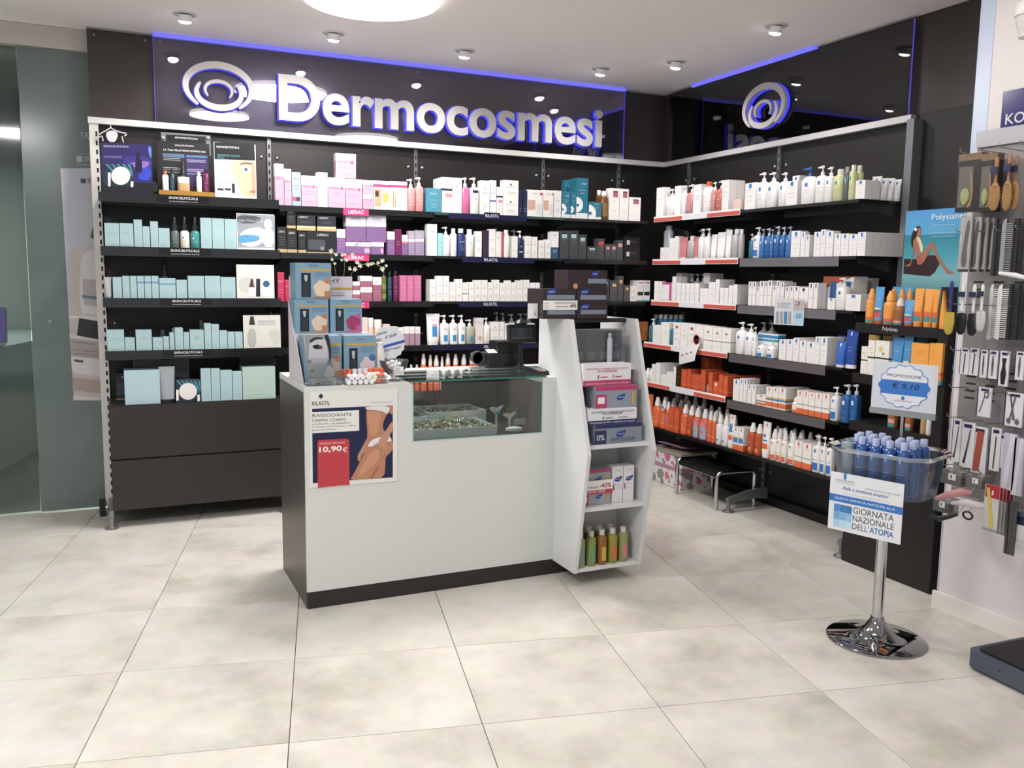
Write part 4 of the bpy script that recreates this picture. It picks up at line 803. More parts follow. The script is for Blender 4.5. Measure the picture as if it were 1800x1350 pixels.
rw = [755.5, 767, 778.7, 789.9, 801.2, 813.2, 823.6, 834, 845.5, 857.3, 867, 878, 888.4, 898.4, 908.3, 919.4, 930.6, 940.7, 949]
rt = [491, 485, 485, 496, 490.5, 496.7, 496, 492.5, 492.5, 496.5, 492, 497, 493, 496.5, 493, 492, 497, 497]
stock(('B', 2, 3), [('rilb' if i == 5 else 'ril', rw[i] + .2, rw[i + 1] - .2, rt[i], N1) for i in range(18)])
stock(('B', 2, 4), [('t_rl', 751, 775, 551.7), ('p_rl', 775.6, 791, 554), ('p_rl', 791.7, 806.3, 554), ('p_rl', 807, 820, 554), ('p_gr', 820.5, 835.7, 562), ('hand', 836.2, 850, 559), ('p_w', 850.6, 862.6, 559), ('ril', 863, 877, 566, N1), ('ril', 877.6, 886.5, 566), ('ril', 887, 899, 569, N1), ('ril', 900, 912, 568, N1), ('ril', 913, 926, 569), ('ril', 927, 940, 569),
    ('p_gy', 870, 880, 549, {'back': .14}), ('p_gy', 881, 891, 550, {'back': .14}), ('p_w', 895, 908, 552, {'back': .14}), ('p_gy', 912, 922, 551, {'back': .14}), ('p_gy', 924, 938, 551, {'back': .14})])
stock(('B', 3, 1), [('photob', 955, 973, 334.5, {'d': .08}), ('ril', 974, 986.6, 335), ('tealc', 987.5, 1002.5, 338, {'n': 1}), ('tealc', 1003, 1013, 338, {'n': 1}), ('tealc', 1013.4, 1034, 313, {'n': 1}), ('tealc', 1034.5, 1057, 355, {'d': .06}), ('b_am', 1058, 1071, 335.5), ('wred', 1071.5, 1088.5, 331, N2), ('wred', 1089, 1105, 332, N1), ('wred', 1105.5, 1126, 347),
    ('tealc', 992, 1003, 317, {'back': .13}), ('tealc', 1004, 1015, 315, {'back': .13}), ('b_am', 1050, 1060, 334, {'back': .1})])
stock(('B', 3, 2), [('ril', 947, 957, 422.5, N1), ('ril', 958, 968, 421, N1), ('rilbb', 968.6, 982, 407, {'back': .0}), ('mk', 984, 1000, 405.5, N1), ('mk', 1000.5, 1016.5, 405.5, N1), ('mk', 1017, 1031, 412.5), ('mk', 1032, 1049, 433.5), ('mkr', 1049.6, 1062.5, 419.5), ('mkp', 1063.2, 1073, 429), ('mkp', 1073.4, 1083.5, 429), ('mkp', 1084, 1095, 422.5), ('bw', 1096, 1125, 417, {'st': 2, 'd': .1})])
stock(('B', 3, 3), [('mko', 1072, 1085.4, 493), ('mko', 1085.8, 1095.8, 485), ('mko', 1096.3, 1106.6, 501), ('ril', 1107.5, 1119.6, 503, N1), ('wdk', 1120.2, 1131, 493, N1), ('wdk', 1131.5, 1142.5, 493, N1), ('mk', 1043, 1056, 490), ('mk', 1057, 1071, 490)])
stock(('B', 3, 4), [('ogb', 1117, 1127, 566, N1), ('ogb', 1128, 1138.5, 566, N1), ('ogb', 1094, 1105, 566), ('ogb', 1106, 1116.5, 566)])
# ------------------------------------------------------------------ stock on the right wall
stock(('R', 0, 1), [('wtall', 1153.5, 1166.4, 329.7, N2), ('p_w', 1168, 1183, 332), ('wtall', 1185.5, 1196, 327, N1), ('p_w', 1196.5, 1203.5, 326), ('p_ps', 1204, 1217.5, 324), ('wtall', 1218.5, 1232, 324.5, N1), ('b_or', 1232.6, 1247.4, 319), ('p_ps', 1248, 1256, 320), ('p_cr', 1256.5, 1268.5, 317), ('wtall', 1269, 1281, 316.7, {'n': 1, 'd': .06}), ('peach', 1287.5, 1301, 350.5, {'n': 1}), ('p_cr', 1283, 1293, 323, {'back': .14})])
stock(('R', 0, 2), [('wht', 1160, 1169, 435, N1), ('wht', 1169.5, 1176, 435), ('wht', 1176.5, 1185, 418.8, N1), ('wht', 1185.4, 1192, 415.3, N2), ('t_sal', 1192.5, 1204, 416.7), ('b_gy', 1204.4, 1217.6, 414.6), ('t_sal', 1218, 1225, 416), ('p_w', 1225.5, 1235, 402), ('p_w', 1235.5, 1245, 401), ('t_ww', 1246, 1256, 412), ('t_ww', 1256.5, 1271, 408), ('t_ww', 1272, 1282, 404), ('b_gy', 1283, 1294.5, 403), ('b_gy', 1296, 1303, 403),
    ('sp_can', 1163, 1176, 396, {'back': .06}), ('p_gy', 1222, 1232, 404, {'back': .14}), ('b_gy', 1268, 1279, 402, {'back': .14}), ('b_gy', 1284, 1295, 402, {'back': .14})])
stock(('R', 0, 3), [('wht', 1149.5, 1158, 494, N1), ('wht', 1158.5, 1163, 495, N1), ('wpk', 1163.5, 1179.5, 496.7, {'n': 1, 'd': .04}), ('wht', 1181, 1188, 486, N1), ('wht', 1188.4, 1196.4, 497, N2), ('wht', 1197, 1204, 498, N1), ('wht', 1204.5, 1212, 498, N1), ('wht', 1212.5, 1220, 498, N1), ('wht', 1220.5, 1228, 498, N1), ('wht', 1229.5, 1244.4, 507, N1), ('wht', 1245, 1256.6, 496, N1), ('wht', 1257, 1264, 491, N2), ('wht', 1264.5, 1272, 506, N1), ('wht', 1272.4, 1279.4, 506, N1), ('wht', 1280, 1287.5, 501.7, N1), ('wht', 1288, 1295.5, 500, {'n': 3, 'd': .04}),
    ('wtall', 1188, 1197, 480, {'back': .14, 'n': 1}), ('p_gy', 1207, 1215, 481, {'back': .14}), ('p_gy', 1217, 1225, 481, {'back': .14}), ('p_gy', 1227, 1235, 481, {'back': .14}), ('wtall', 1236, 1247, 480, {'back': .13, 'n': 1})])
stock(('R', 0, 4), [('p_tl', 1138.5, 1146.5, 560), ('wht', 1147, 1161, 571.7, N1), ('wtall', 1161.4, 1175.6, 566.7, N1), ('p_tl', 1176.2, 1183, 567), ('brr', 1183.5, 1195, 567.5, N1), ('wht', 1195.4, 1208.8, 569, N1), ('brr', 1209.2, 1222, 570.5, N1), ('wht', 1222.4, 1236, 572.5, N1), ('brg', 1236.4, 1251.6, 574, N1), ('brg', 1252, 1268, 576.5, N1), ('brg', 1268.4, 1284, 578, {'n': 2}),
    ('b_sv', 1143, 1151, 553, {'back': .16}), ('b_sv', 1152, 1160, 553, {'back': .16}), ('b_sv', 1161, 1169, 553, {'back': .16}), ('b_sv', 1170, 1178, 553, {'back': .16}), ('b_sv', 1179, 1187, 553, {'back': .16}), ('b_sv', 1188, 1196, 553, {'back': .16})])
stock(('R', 0, 5), [('b_w', 1132.5, 1138, 647), ('b_w', 1138.5, 1144, 648), ('wht', 1145, 1152, 640, N2), ('wtall', 1152.4, 1160, 638, N2), ('wht', 1160.6, 1171, 659, N1), ('wht', 1171.4, 1182.6, 654, {'n': 2}), ('wtall', 1183, 1187.6, 645, N1), ('brn', 1188, 1196.6, 643.5, {'n': 3}), ('bx', 1197, 1206.6, 649, N2), ('bx', 1207, 1214.4, 648.5, N2), ('bx', 1214.8, 1231, 658, {'n': 1}), ('bx', 1231.4, 1239.5, 650, N2), ('t_sm', 1240, 1244, 676), ('bx', 1244.6, 1252, 655, N2), ('bxc', 1252.4, 1262.6, 670.5, N1), ('bx', 1263, 1270, 658.6, N2), ('bx', 1270.4, 1278.6, 661.7, {'n': 4, 'd': .05}),
    ('bx', 1232, 1245, 628, {'back': .12, 'n': 1})])
stock(('R', 0, 6), [('t_or', 1134, 1143, 693), ('s_or', 1143.6, 1156.4, 698, N1), ('s_or', 1157, 1167.5, 703), ('s_lb', 1168, 1174, 706), ('bx', 1174.5, 1183.5, 716.7, N1), ('bx', 1184, 1193, 718.5, N1), ('s_or', 1193.5, 1205, 711, N1), ('s_oc', 1205.6, 1215, 714, N1), ('s_kd', 1215.6, 1226, 717), ('s_kd', 1226.6, 1240.6, 719), ('s_or', 1241.6, 1249, 722, N1), ('s_or', 1249.4, 1255.8, 724, N1), ('s_w', 1256.2, 1265.8, 728, N1), ('s_w', 1266.4, 1276.8, 731, N1),
    ('t_kid', 1277.2, 1287.6, 729), ('lrpc', 1288, 1297, 750.5, N1), ('lrpc', 1297.4, 1306.6, 752, N1),
    ('s_or', 1160, 1170, 697, {'back': .11}), ('s_or', 1174, 1183, 700, {'back': .11}), ('s_or', 1187, 1196, 702, {'back': .11}), ('s_or', 1200, 1209, 704, {'back': .11}), ('s_or', 1213, 1222, 706, {'back': .11}), ('s_or', 1226, 1235, 709, {'back': .11}), ('s_or', 1240, 1249, 712, {'back': .11}), ('s_w', 1254, 1263, 715, {'back': .11}), ('s_w', 1268, 1277, 718, {'back': .11}),
    ('s_or', 1180, 1189, 690, {'back': .19}), ('s_or', 1196, 1205, 693, {'back': .19}), ('s_or', 1212, 1221, 696, {'back': .19}), ('s_or', 1228, 1237, 699, {'back': .19})])
stock(('R', 1, 1), [('lrp', 1309, 1327, 321.7, N1), ('p_wb', 1327.8, 1344, 303), ('p_wb', 1344.6, 1361.5, 302.5), ('p_wb', 1366.6, 1380, 303), ('lrp', 1381, 1401, 318, {'d': .06}), ('p_bb', 1406, 1430, 293.5, {'d': .05}), ('p_wb', 1431.6, 1447.6, 291, {'d': .05}), ('p_wb', 1448, 1461, 293), ('b_yg', 1461.6, 1478.8, 297.5), ('b_dk', 1479.4, 1489.6, 293), ('b_yg', 1490, 1500.5, 290, {'n': 1}), ('lrp', 1503, 1520, 317, {'n': 1, 'd': .05}),
    ('lrp', 1392, 1404, 309, {'back': .1, 'n': 1, 'd': .08})])
stock(('R', 1, 2), [('p_tl', 1315, 1321.4, 411), ('p_wbb', 1321.8, 1333, 399), ('p_bt', 1333.6, 1341.4, 402), ('p_bt2', 1341.8, 1351.4, 401), ('p_bt', 1351.8, 1357.4, 403), ('p_bt2', 1357.8, 1368, 397.5), ('p_bt2', 1368.5, 1378, 399), ('p_bt', 1379, 1389, 398), ('lrp', 1390, 1406.5, 405.8, N1), ('lrp', 1407, 1414.6, 408), ('lrp', 1415, 1422.5, 413, {'n': 2}), ('lrp', 1430, 1441.6, 407.5, N1), ('lrp', 1442, 1450.6, 403.7, N1), ('lrp', 1451, 1464, 406, {'n': 3}), ('lrp', 1465.6, 1477, 410.8, N1), ('lrp', 1477.5, 1491, 410.6, N1), ('lrp', 1491.5, 1506, 411.7, N1), ('lrp', 1506.5, 1521, 408, {'n': 5, 'd': .052})])
kx = [1315, 1321.6, 1328.6, 1334.6, 1343, 1349, 1357, 1364, 1371, 1378]
kt = [495, 495, 504, 494, 494, 493, 502, 493.5, 496]
stock(('R', 1, 3), [('lrpk', kx[i], kx[i + 1] - .5, kt[i], N2) for i in range(9)] + [('lrpk', 1379, 1386, 504, N2), ('lrpk', 1386.5, 1394, 503, N1), ('lrpk', 1394.5, 1403, 503, N1), ('lrpk', 1403.5, 1419.5, 505, N1), ('lrpk', 1420.5, 1429, 497, N1), ('lrpk', 1429.5, 1437, 497, N1),
    ('lrp', 1453.5, 1466.5, 524, N1), ('p_wb', 1467.5, 1484.5, 488), ('lrp', 1485.5, 1512, 517.5, {'n': 3, 'd': .04}), ('picbox', 1446, 1500, 486, {'back': .075, 'd': .10, 'pos': 'behind the small cartons'}), ('lrp', 1508, 1532, 489, {'back': .24, 'd': .05, 'pos': 'at the back by the post'})])
stock(('R', 1, 4), [('p_wb', 1291, 1305.6, 566), ('p_wb', 1306.2, 1320.6, 569), ('p_wb', 1321.2, 1327.2, 575), ('p_wbb', 1328, 1339.4, 600), ('p_wbb', 1345, 1357, 602), ('lrp', 1368.5, 1381, 597, N1), ('lrp', 1382, 1393, 597, N2), ('lrp', 1393.5, 1404, 594, N2), ('lrp', 1404.5, 1416.4, 599, N2), ('lrp', 1417, 1431.4, 602, N2), ('lrp', 1432, 1441, 592, N2), ('lrp', 1441.6, 1453.6, 593, N2), ('t_bl', 1465, 1481.5, 600), ('t_nb', 1482.5, 1503, 580, {'n': 0}),
    ('kitb', 1331, 1367, 586.5, {'back': .055, 'd': .06, 'pos': 'behind two small pump bottles'}), ('t_nb', 1468, 1480, 590, {'back': .1}), ('p_gy', 1330, 1342, 566, {'back': .16}), ('p_gy', 1344, 1356, 566, {'back': .16}), ('b_w', 1462, 1473, 592, {'back': .2}), ('b_w', 1475, 1486, 592, {'back': .2})])
stock(('R', 1, 5), [('lrp', 1288, 1299, 666.7, N1), ('lrp', 1299.5, 1306, 665, N2), ('lrp', 1306.4, 1312.6, 666, N2), ('lrp', 1313, 1320, 676, N1), ('lrp', 1320.4, 1327.6, 677, {'n': 2}), ('lrpy', 1328.5, 1345, 694, N1), ('lrpy', 1345.6, 1356.6, 680, N1), ('lrpy', 1357, 1367, 681, N1), ('lrpy', 1367.5, 1381, 682, {'n': 2}), ('s_wo', 1389, 1399.6, 697), ('lrpo', 1400, 1410.6, 686, N1), ('lrpo', 1411, 1420.6, 687, N1), ('lrpo', 1421, 1431.4, 689.5, N1), ('lrpo', 1432, 1444, 691, N1), ('lrpo', 1444.5, 1457, 692, N1), ('p_wbb', 1458.4, 1471, 680), ('p_bt2', 1475.5, 1491.5, 676), ('p_bt2', 1492.5, 1506, 676)])
stock(('R', 1, 6), [('s_oc', 1311.5, 1323, 743), ('s_oc', 1323.6, 1335.3, 745.5), ('t_wo', 1336, 1350, 741.7), ('s_wo', 1350.6, 1362.4, 754, N1), ('s_wo', 1363, 1370.6, 753, N1), ('s_wo', 1371, 1380.4, 757, N1), ('s_wo', 1382, 1394.4, 760.6, N1), ('lrpo', 1396, 1409.4, 775, N1), ('lrpo', 1410, 1425.2, 779.5, N1), ('p_wbb', 1426, 1439.8, 765.6), ('p_wbb', 1440.6, 1450, 768), ('p_wbb', 1451, 1462, 770),
    ('s_wo', 1357, 1366, 748, {'back': .12}), ('s_wo', 1371, 1380, 751, {'back': .12}), ('s_wo', 1386, 1396, 753, {'back': .12}), ('s_wo', 1400, 1410, 756, {'back': .12}), ('s_wo', 1414, 1424, 759, {'back': .12}), ('s_wo', 1428, 1438, 762, {'back': .12})])
# tubes lined up along the open right-hand end of the top shelf
S = SH[('R', 1, 1)]
for i, (a, b, yt) in enumerate([(1523, 1543, 310), (1540, 1553, 313), (1553, 1565, 313), (1565, 1577, 315)]):
    X = 3.735 + .048 * i; p = PX(a, 340, X); q = PX(b, 340, X); t = PX((a + b) / 2, yt, X)
    put('t_w', min(.05, abs(p.y - q.y)), .035, t.z - S['z'] - .001, (X + .02, .692, S['z'] + .0003), -PI / 2 + .35, 'white tube, ' + ordw(i + 1) + ' from the front edge at the open end of the top right shelf', 'white tubes at the end of the top right shelf')
# ------------------------------------------------------------------ helpers for pieces given in room coordinates
def wroot(name, loc, label, cat, group=None): return empty(name, loc, 0, label, cat, group)
def wch(mb, name, root, sub=None, bevel=0.0, label=None):
    o = mb.build(name, sub or root, bevel=bevel)
    if not sub: o.location = -root.location
    if label: o['label'] = label
    return o
def poly_on(mb, pts, fn, mat, k=0, smooth=0):
    """flat print: polygon measured in the photograph, laid on the plane of the thing it is printed on"""
    for _ in range(smooth):
        q = []
        for i in range(len(pts)):
            a, b = pts[i], pts[(i + 1) % len(pts)]
            q += [(a[0] * .75 + b[0] * .25, a[1] * .75 + b[1] * .25), (a[0] * .25 + b[0] * .75, a[1] * .25 + b[1] * .75)]
        pts = q
    mb.add([fn(x, y, k) for x, y in pts], [tuple(range(len(pts)))], mat)
def onY(Y): return lambda x, y, k=0: PY(x, y, Y) + Vector((0, -k * .0005, 0))
def onX(X): return lambda x, y, k=0: PX(x, y, X) + Vector((-k * .0005, 0, 0))
def Z(ox, oy, s, pts): return [(ox + x / s, oy + y / s) for x, y in pts]
def txt_on(mb, s, fn, x0, y0, x1, y1, mat, k=1, off=0.0, shear=0.0, h=None):
    """lettering between two baseline points (photo pixels) with the cap top h pixels above the first"""
    A = fn(x0, y0, k); B = fn(x1, y1, k); Cc = fn(x0, y0 - h, k); u = B - A; v = Cc - A
    vs, fs = glyphs(s, off, 0, shear); a = min(p[0] for p in vs); b = max(p[0] for p in vs); c = min(p[1] for p in vs); d = max(p[1] for p in vs)
    mb.add([A + u * ((p[0] - a) / (b - a)) + v * ((p[1] - c) / (d - c)) for p in vs], fs, mat)
SKIN = M('#c78f6b', .5); SKD = M('#a86c4c', .5)
# ------------------------------------------------------------------ drawer cabinets under the back wall
BRN = M('#2c2522', .38, noise=.05, nscale=4)
for b, (x0, x1) in enumerate([(.118, 1.054), (1.06, 1.994), (2.0, 2.924)]):
    root = wroot('drawer_cabinet', (x0, 2.5, .10), ['leftmost dark brown two-drawer base cabinet under the mint cartons', 'dark brown base cabinet behind the left half of the counter', 'dark brown base cabinet seen behind the glass counter window'][b], 'cabinet', 'dark brown base cabinets along the back wall')
    mb = MB(); mb.box(x0, x1, 2.52, 2.85, .105, .688, BRN); wch(mb, 'carcass', root)
    for z0, z1 in ((.102, .384), (.392, .682)):
        mb = MB(); mb.box(x0, x1, 2.50, 2.519, z0, z1, BRN); wch(mb, 'drawer', root, bevel=.0015)
    for fx in ((x0 - .01, x1 + .0) if b == 0 else (x1,)):
        mb = MB(); S_ = M('#8f9294', .35, .7)
        mb.box(fx - .012, fx + .012, 2.52, 2.84, .055, .099, S_); mb.lathe([(.012, .02), (.012, .06)], S_, 12, c=(fx, 2.515, 0)); mb.lathe([(.035, .0005), (.035, .006), (.016, .014), (.014, .022)], S_, 20, c=(fx, 2.515, 0)); wch(mb, 'foot', root)
mb = MB(); mb.box(.045, .077, 2.8, 2.87, .0, .09, M('#1a1a1a', .5)); tag(mb.build('post_shoe'), 'small black plastic shoe at the foot of the white slotted post', 'post foot')
# items on the cabinet tops
def pbox(style, x0, x1, yt, Y, zb, d, label, cat=None, group=None, h=None):
    A, B = PY(x0, yt + 10, Y), PY(x1, yt + 10, Y); H = h or PY((x0 + x1) / 2, yt, Y).z - zb
    return put(style, B.x - A.x - .001, d, H, ((A.x + B.x) / 2, Y + d / 2, zb), 0, label, group or (ST.get(style) or BT.get(style))[0] + 's ' + 'standing loose')
zc = .6885
LB = 'lowest shelf, left back bay'
pbox('mintbig', 218, 281, 651, 2.53, zc, .14, 'large pale blue box at the left end of the cabinet top')
pbox('t_gy', 279, 308, 645, 2.525, zc, .05, 'large grey translucent tube beside the pale blue box')
ST['kitd'] = ('dark teal striped gift kit with white disc', [(1, '#16303c')], [('r', .0, .1, .08, .5, '#e9e4e2')] + [('c', .5, .5, .36, 0, '#ded6d4')])
ob = pbox('dgrey', 308.5, 353, 668, 2.54, zc, .06, 'dark teal striped gift kit with a big white disc on the cabinet top')
mb = MB(); fn = onY(2.5385); v = lambda p: Z(150, 450, 5.0, p)
poly_on(mb, v([(797, 1092), (1012, 1092), (1018, 1278), (800, 1285)]), fn, M('#122a36', .4))
for q in range(6): poly_on(mb, v([(800 + 38 * q, 1096), (822 + 38 * q, 1096), (min(1016, 905 + 38 * q), 1200), (min(1016, 905 + 38 * q), 1225)]), fn, M('#3f7f94', .4), 1)
poly_on(mb, v([(902 + 78 * math.cos(t * PI / 12), 1190 + 74 * math.sin(t * PI / 12)) for t in range(24)]), fn, M('#ded6d4', .4), 2)
poly_on(mb, v([(798, 1175), (820, 1175), (820, 1270), (798, 1272)]), fn, M('#e9e4e2', .4), 2); poly_on(mb, v([(985, 1220), (1006, 1220), (1006, 1275), (985, 1277)]), fn, M('#e9e4e2', .4), 2)
o = mb.build('kit_print', None); bpy.data.objects.remove(bpy.data.objects['kit_print'], do_unlink=False) if False else None
o.parent = ob; o.location = -ob.location
for i, (a, b, t) in enumerate([(352.8, 370.6, 648), (371, 386.6, 648), (387, 408, 651), (408.6, 425.6, 653)]):
    pbox('mint', a, b, t, 2.53, zc, .04, 'tall mint carton, ' + ordw(i + 1) + ' from left on the cabinet top')
pbox('mintgreen', 426, 484, 645, 2.53, zc, .12, 'large pale green box at the right end of the cabinet top')
pbox('dgreen', 421, 482, 627, 2.70, zc, .14, 'dark green lidded box behind the pale green box')
pbox('dgrey', 234, 333, 632, 2.72, zc, .1, 'wide flat grey box behind the pale blue box')
pbox('blkw', 203, 232, 655, 2.76, zc, .08, 'small black box at the far left of the cabinet top')
# orange sun bottles seen over and through the counter glass
zc2 = .6885
for i, (a, b, t, st) in enumerate([(741, 752, 622, 's_or'), (754, 763, 624, 's_or'), (763, 775, 625, 's_or'), (775.5, 783, 627, 's_w'), (784, 795, 622, 's_or'), (797, 809, 623, 's_or'), (811, 824, 623, 's_or'), (826, 838, 620, 's_oc'), (839, 850, 620, 's_oc')]):
    pbox(st, a, b, t, 2.54, zc2, .045, BT[st][0] + ', ' + ordw(i + 1) + ' from left on the cabinet behind the counter glass')
for i, (a, b, st) in enumerate([(724, 731, 'j_wh'), (731.5, 738.5, 'j_wh'), (739, 747, 'j_tn')]): pass
for i, (a, b, t) in enumerate([(700, 708, 640), (709, 718, 640), (720, 729, 641), (730, 739, 641)]):
    pbox('s_or', a, b, t, 2.56, zc2, .04, 'orange spray bottle, ' + ordw(i + 1) + ' from left on the middle base cabinet')
# ------------------------------------------------------------------ displays on the top left shelf
zt = ZB[1] + .022 + .0003; fnd = onY(2.58)
zz = lambda p: Z(150, 210, 5.143, p)
r = wroot('display_card', PY(222, 336, 2.58), 'violet-blue advertising card with dropper bottle at the left end of the top shelf', 'display card')
r.location.z = zt
mb = MB(); A, B = PY(178, 300, 2.58), PY(268, 300, 2.58); mb.box(A.x, B.x, 2.5805, 2.60, zt, PY(222, 255, 2.58).z, M('#1d1740', .4)); wch(mb, 'card', r)
mb = MB()
poly_on(mb, zz([(142, 208), (600, 232), (598, 560), (640, 568), (640, 650), (160, 640)]), fnd, M('#2a1f63', .35))
poly_on(mb, zz([(300, 330), (600, 330), (598, 480), (420, 470)]), fnd, M('#3a2c86', .35), 1, 2)
poly_on(mb, zz([(380, 390), (590, 370), (560, 440), (450, 440)]), fnd, M('#8a64b8', .35), 2, 2)
poly_on(mb, zz([(500, 440), (598, 430), (596, 555), (470, 548)]), fnd, M('#2b3fc0', .35), 2, 1)
poly_on(mb, zz([(560, 250), (598, 240), (596, 380)]), fnd, M('#5a7ad8', .35), 2, 1)
poly_on(mb, zz([(452, 372), (462, 350), (468, 300), (486, 300), (492, 350), (512, 375), (514, 480), (452, 478)]), fnd, M('#1f1437', .3), 3, 0)
poly_on(mb, zz([(150, 565), (655, 575), (655, 655), (155, 650)]), fnd, M('#15151d', .35), 1)
txt_on(mb, 'SKINCEUTICALS', fnd, *zz([(165, 250)])[0], *zz([(390, 255)])[0], M('#d0cfe0', .4), 4, h=3.4)
for q in (330, 342): poly_on(mb, zz([(168, q), (330, q + 4), (330, q + 8), (168, q + 4)]), fnd, M('#8f86c0', .4), 4)
poly_on(mb, zz([(172, 400), (432, 405), (436, 608), (172, 600)]), fnd, M('#15303e', .35), 4)
for q in range(5): poly_on(mb, zz([(180 + 50 * q, 403), (205 + 50 * q, 404), (min(434, 290 + 50 * q), 500), (min(434, 290 + 50 * q), 530)]), fnd, M('#3f7f9c', .35), 5)
poly_on(mb, zz([(320 + 87 * math.cos(t * PI / 12), 510 + 82 * math.sin(t * PI / 12)) for t in range(24)]), fnd, M('#e6dcd9', .4), 6)
poly_on(mb, zz([(203, 480), (230, 480), (228, 605), (206, 605)]), fnd, M('#dcdae0', .4), 6); poly_on(mb, zz([(410, 560), (435, 560), (434, 612), (410, 612)]), fnd, M('#dcdae0', .4), 6)
wch(mb, 'print', r)
# tray display with gold front lip and miniatures
r = wroot('display_tray', PY(325, 338, 2.56), 'black counter tray with printed back card and gold front lip', 'display tray'); r.location.z = zt
A, B = PY(279, 330, 2.56), PY(377, 330, 2.56); fnt = onY(2.6495)
A2, B2 = PY(277, 300, 2.65), PY(369, 300, 2.65)
mb = MB(); mb.box(A.x, B.x, 2.565, 2.655, zt, zt + .012, M('#1b1a1c', .4)); mb.box(A2.x, B2.x, 2.6505, 2.6545, zt + .012, PY(320, 250, 2.65).z, M('#1d1d21', .35)); wch(mb, 'tray', r)
mb = MB(); mb.box(A.x, B.x, 2.555, 2.564, zt, zt + .032, M('#b88622', .35, .6)); wch(mb, 'gold_lip', r)
mb = MB()
poly_on(mb, zz([(655, 205), (1110, 228), (1128, 600), (690, 590)]), fnt, M('#232226', .35))
poly_on(mb, zz([(905, 315), (1112, 325), (1125, 610), (930, 600)]), fnt, M('#3b2c63', .35), 1)
poly_on(mb, zz([(700, 305), (895, 315), (895, 350), (700, 335)]), fnt, M('#4d6d8c', .35), 1); poly_on(mb, zz([(912, 322), (1100, 330), (1100, 350), (912, 342)]), fnt, M('#4d7098', .35), 2)
txt_on(mb, 'SKINCEUTICALS', fnt, *zz([(810, 240)])[0], *zz([(980, 248)])[0], TXT, 2, h=2.6)
txt_on(mb, 'LA TUA PELLE NON DORME MAI', fnt, *zz([(705, 280)])[0], *zz([(1085, 302)])[0], TXT, 2, h=3.2)
for q in (345, 360, 430, 445, 470):
    poly_on(mb, zz([(705, q), (860, q + 8), (860, q + 13), (705, q + 5)]), fnt, M('#9fa0aa', .4), 2); poly_on(mb, zz([(918, q + 18), (1090, q + 25), (1090, q + 30), (918, q + 23)]), fnt, M('#b3a6d0', .4), 3)
wch(mb, 'print', r)
for i, (st, a, b, t, lab) in enumerate([('b_or', 285, 296.5, 300, 'small red bottle with white lid in the display tray'), ('b_dt', 298.5, 307, 297, 'small dark bottle in the display tray, second from left'), ('d_cl', 316, 327.5, 283, 'black dropper bottle standing in the middle of the display tray'), ('j_tn', 312, 334, 311, 'cream jar with white lid in the display tray'), ('b_w', 345, 355, 302, 'small white bottle in the display tray'), ('b_mg', 357, 368, 296, 'purple dropper bottle at the right of the display tray')]):
    Y = 2.58 if i in (0, 1, 3) else 2.615; pbox(st, a, b, t, Y, zt + .0123, .028, lab, group='miniatures in the display tray')
# clear holder with black name plate hung on the back panel
r = wroot('name_plate_holder', PY(325, 250, 2.84), 'clear acrylic holder with a black name plate under the rail', 'sign'); fh = onY(2.838)
A, B = PY(283, 240, 2.84), PY(370, 240, 2.84)
mb = MB(); mb.box(A.x, B.x, 2.84, 2.845, 2.10, PY(300, 233, 2.84).z, thin_glass('#c9cfd0', .25)); wch(mb, 'acrylic_plate', r)
mb = MB(); poly_on(mb, zz([(730, 135), (1090, 155), (1090, 228), (732, 212)]), fh, M('#0f0f10', .3)); txt_on(mb, 'SKINCEUTICALS', fh, *zz([(810, 170)])[0], *zz([(1015, 184)])[0], TXT, 1, h=3.0); wch(mb, 'name_plate', r)
for px in (286.5, 366):
    mb = MB(); p = PY(px, 243, 2.837); mb.lathe([(.008, 0), (.008, .006), (0, .009)], M('#b9a98a', .3, .8), 12, T=Matrix.Translation(p) @ Matrix.Rotation(PI / 2, 4, 'X')); wch(mb, 'stud', r)
# face poster
r = wroot('face_poster', PY(412, 345, 2.60), 'white and black poster with half a face on the top shelf', 'poster'); r.location.z = zt; ff = onY(2.60)
A, B = PY(377, 300, 2.601), PY(450, 300, 2.601); mb = MB(); mb.box(A.x, B.x, 2.6006, 2.604, zt, PY(412, 252, 2.6).z, WHITE); wch(mb, 'card', r)
mb = MB()
poly_on(mb, zz([(1165, 205), (1528, 222), (1535, 372), (1168, 360)]), ff, M('#101113', .35)); poly_on(mb, zz([(1168, 360), (1535, 372), (1545, 704), (1178, 675)]), ff, M('#e9e6e3', .4))
poly_on(mb, zz([(1345, 368), (1535, 372), (1545, 704), (1420, 692), (1385, 610), (1365, 530), (1340, 500), (1318, 430), (1320, 380)]), ff, M('#d9aa88', .5), 1, 1)
poly_on(mb, zz([(1500, 374), (1535, 375), (1543, 700), (1515, 690), (1500, 560)]), ff, M('#c08e6c', .5), 2, 1)
poly_on(mb, zz([(1405, 440), (1440, 425), (1490, 440), (1470, 475), (1425, 472)]), ff, M('#efe2d8', .4), 3, 1); poly_on(mb, zz([(1452 + 17 * math.cos(t * PI / 6), 452 + 19 * math.sin(t * PI / 6)) for t in range(12)]), ff, M('#4a5f74', .3), 4)
poly_on(mb, zz([(1395, 400), (1450, 385), (1510, 395), (1508, 408), (1445, 398), (1400, 412)]), ff, M('#6d4a35', .5), 3, 1)
poly_on(mb, zz([(1480, 650), (1520, 635), (1540, 640), (1541, 662), (1500, 665)]), ff, M('#c0605a', .4), 3, 1)
txt_on(mb, 'SKINCEUTICALS', ff, *zz([(1185, 255)])[0], *zz([(1390, 265)])[0], TXT, 2, h=3.4)
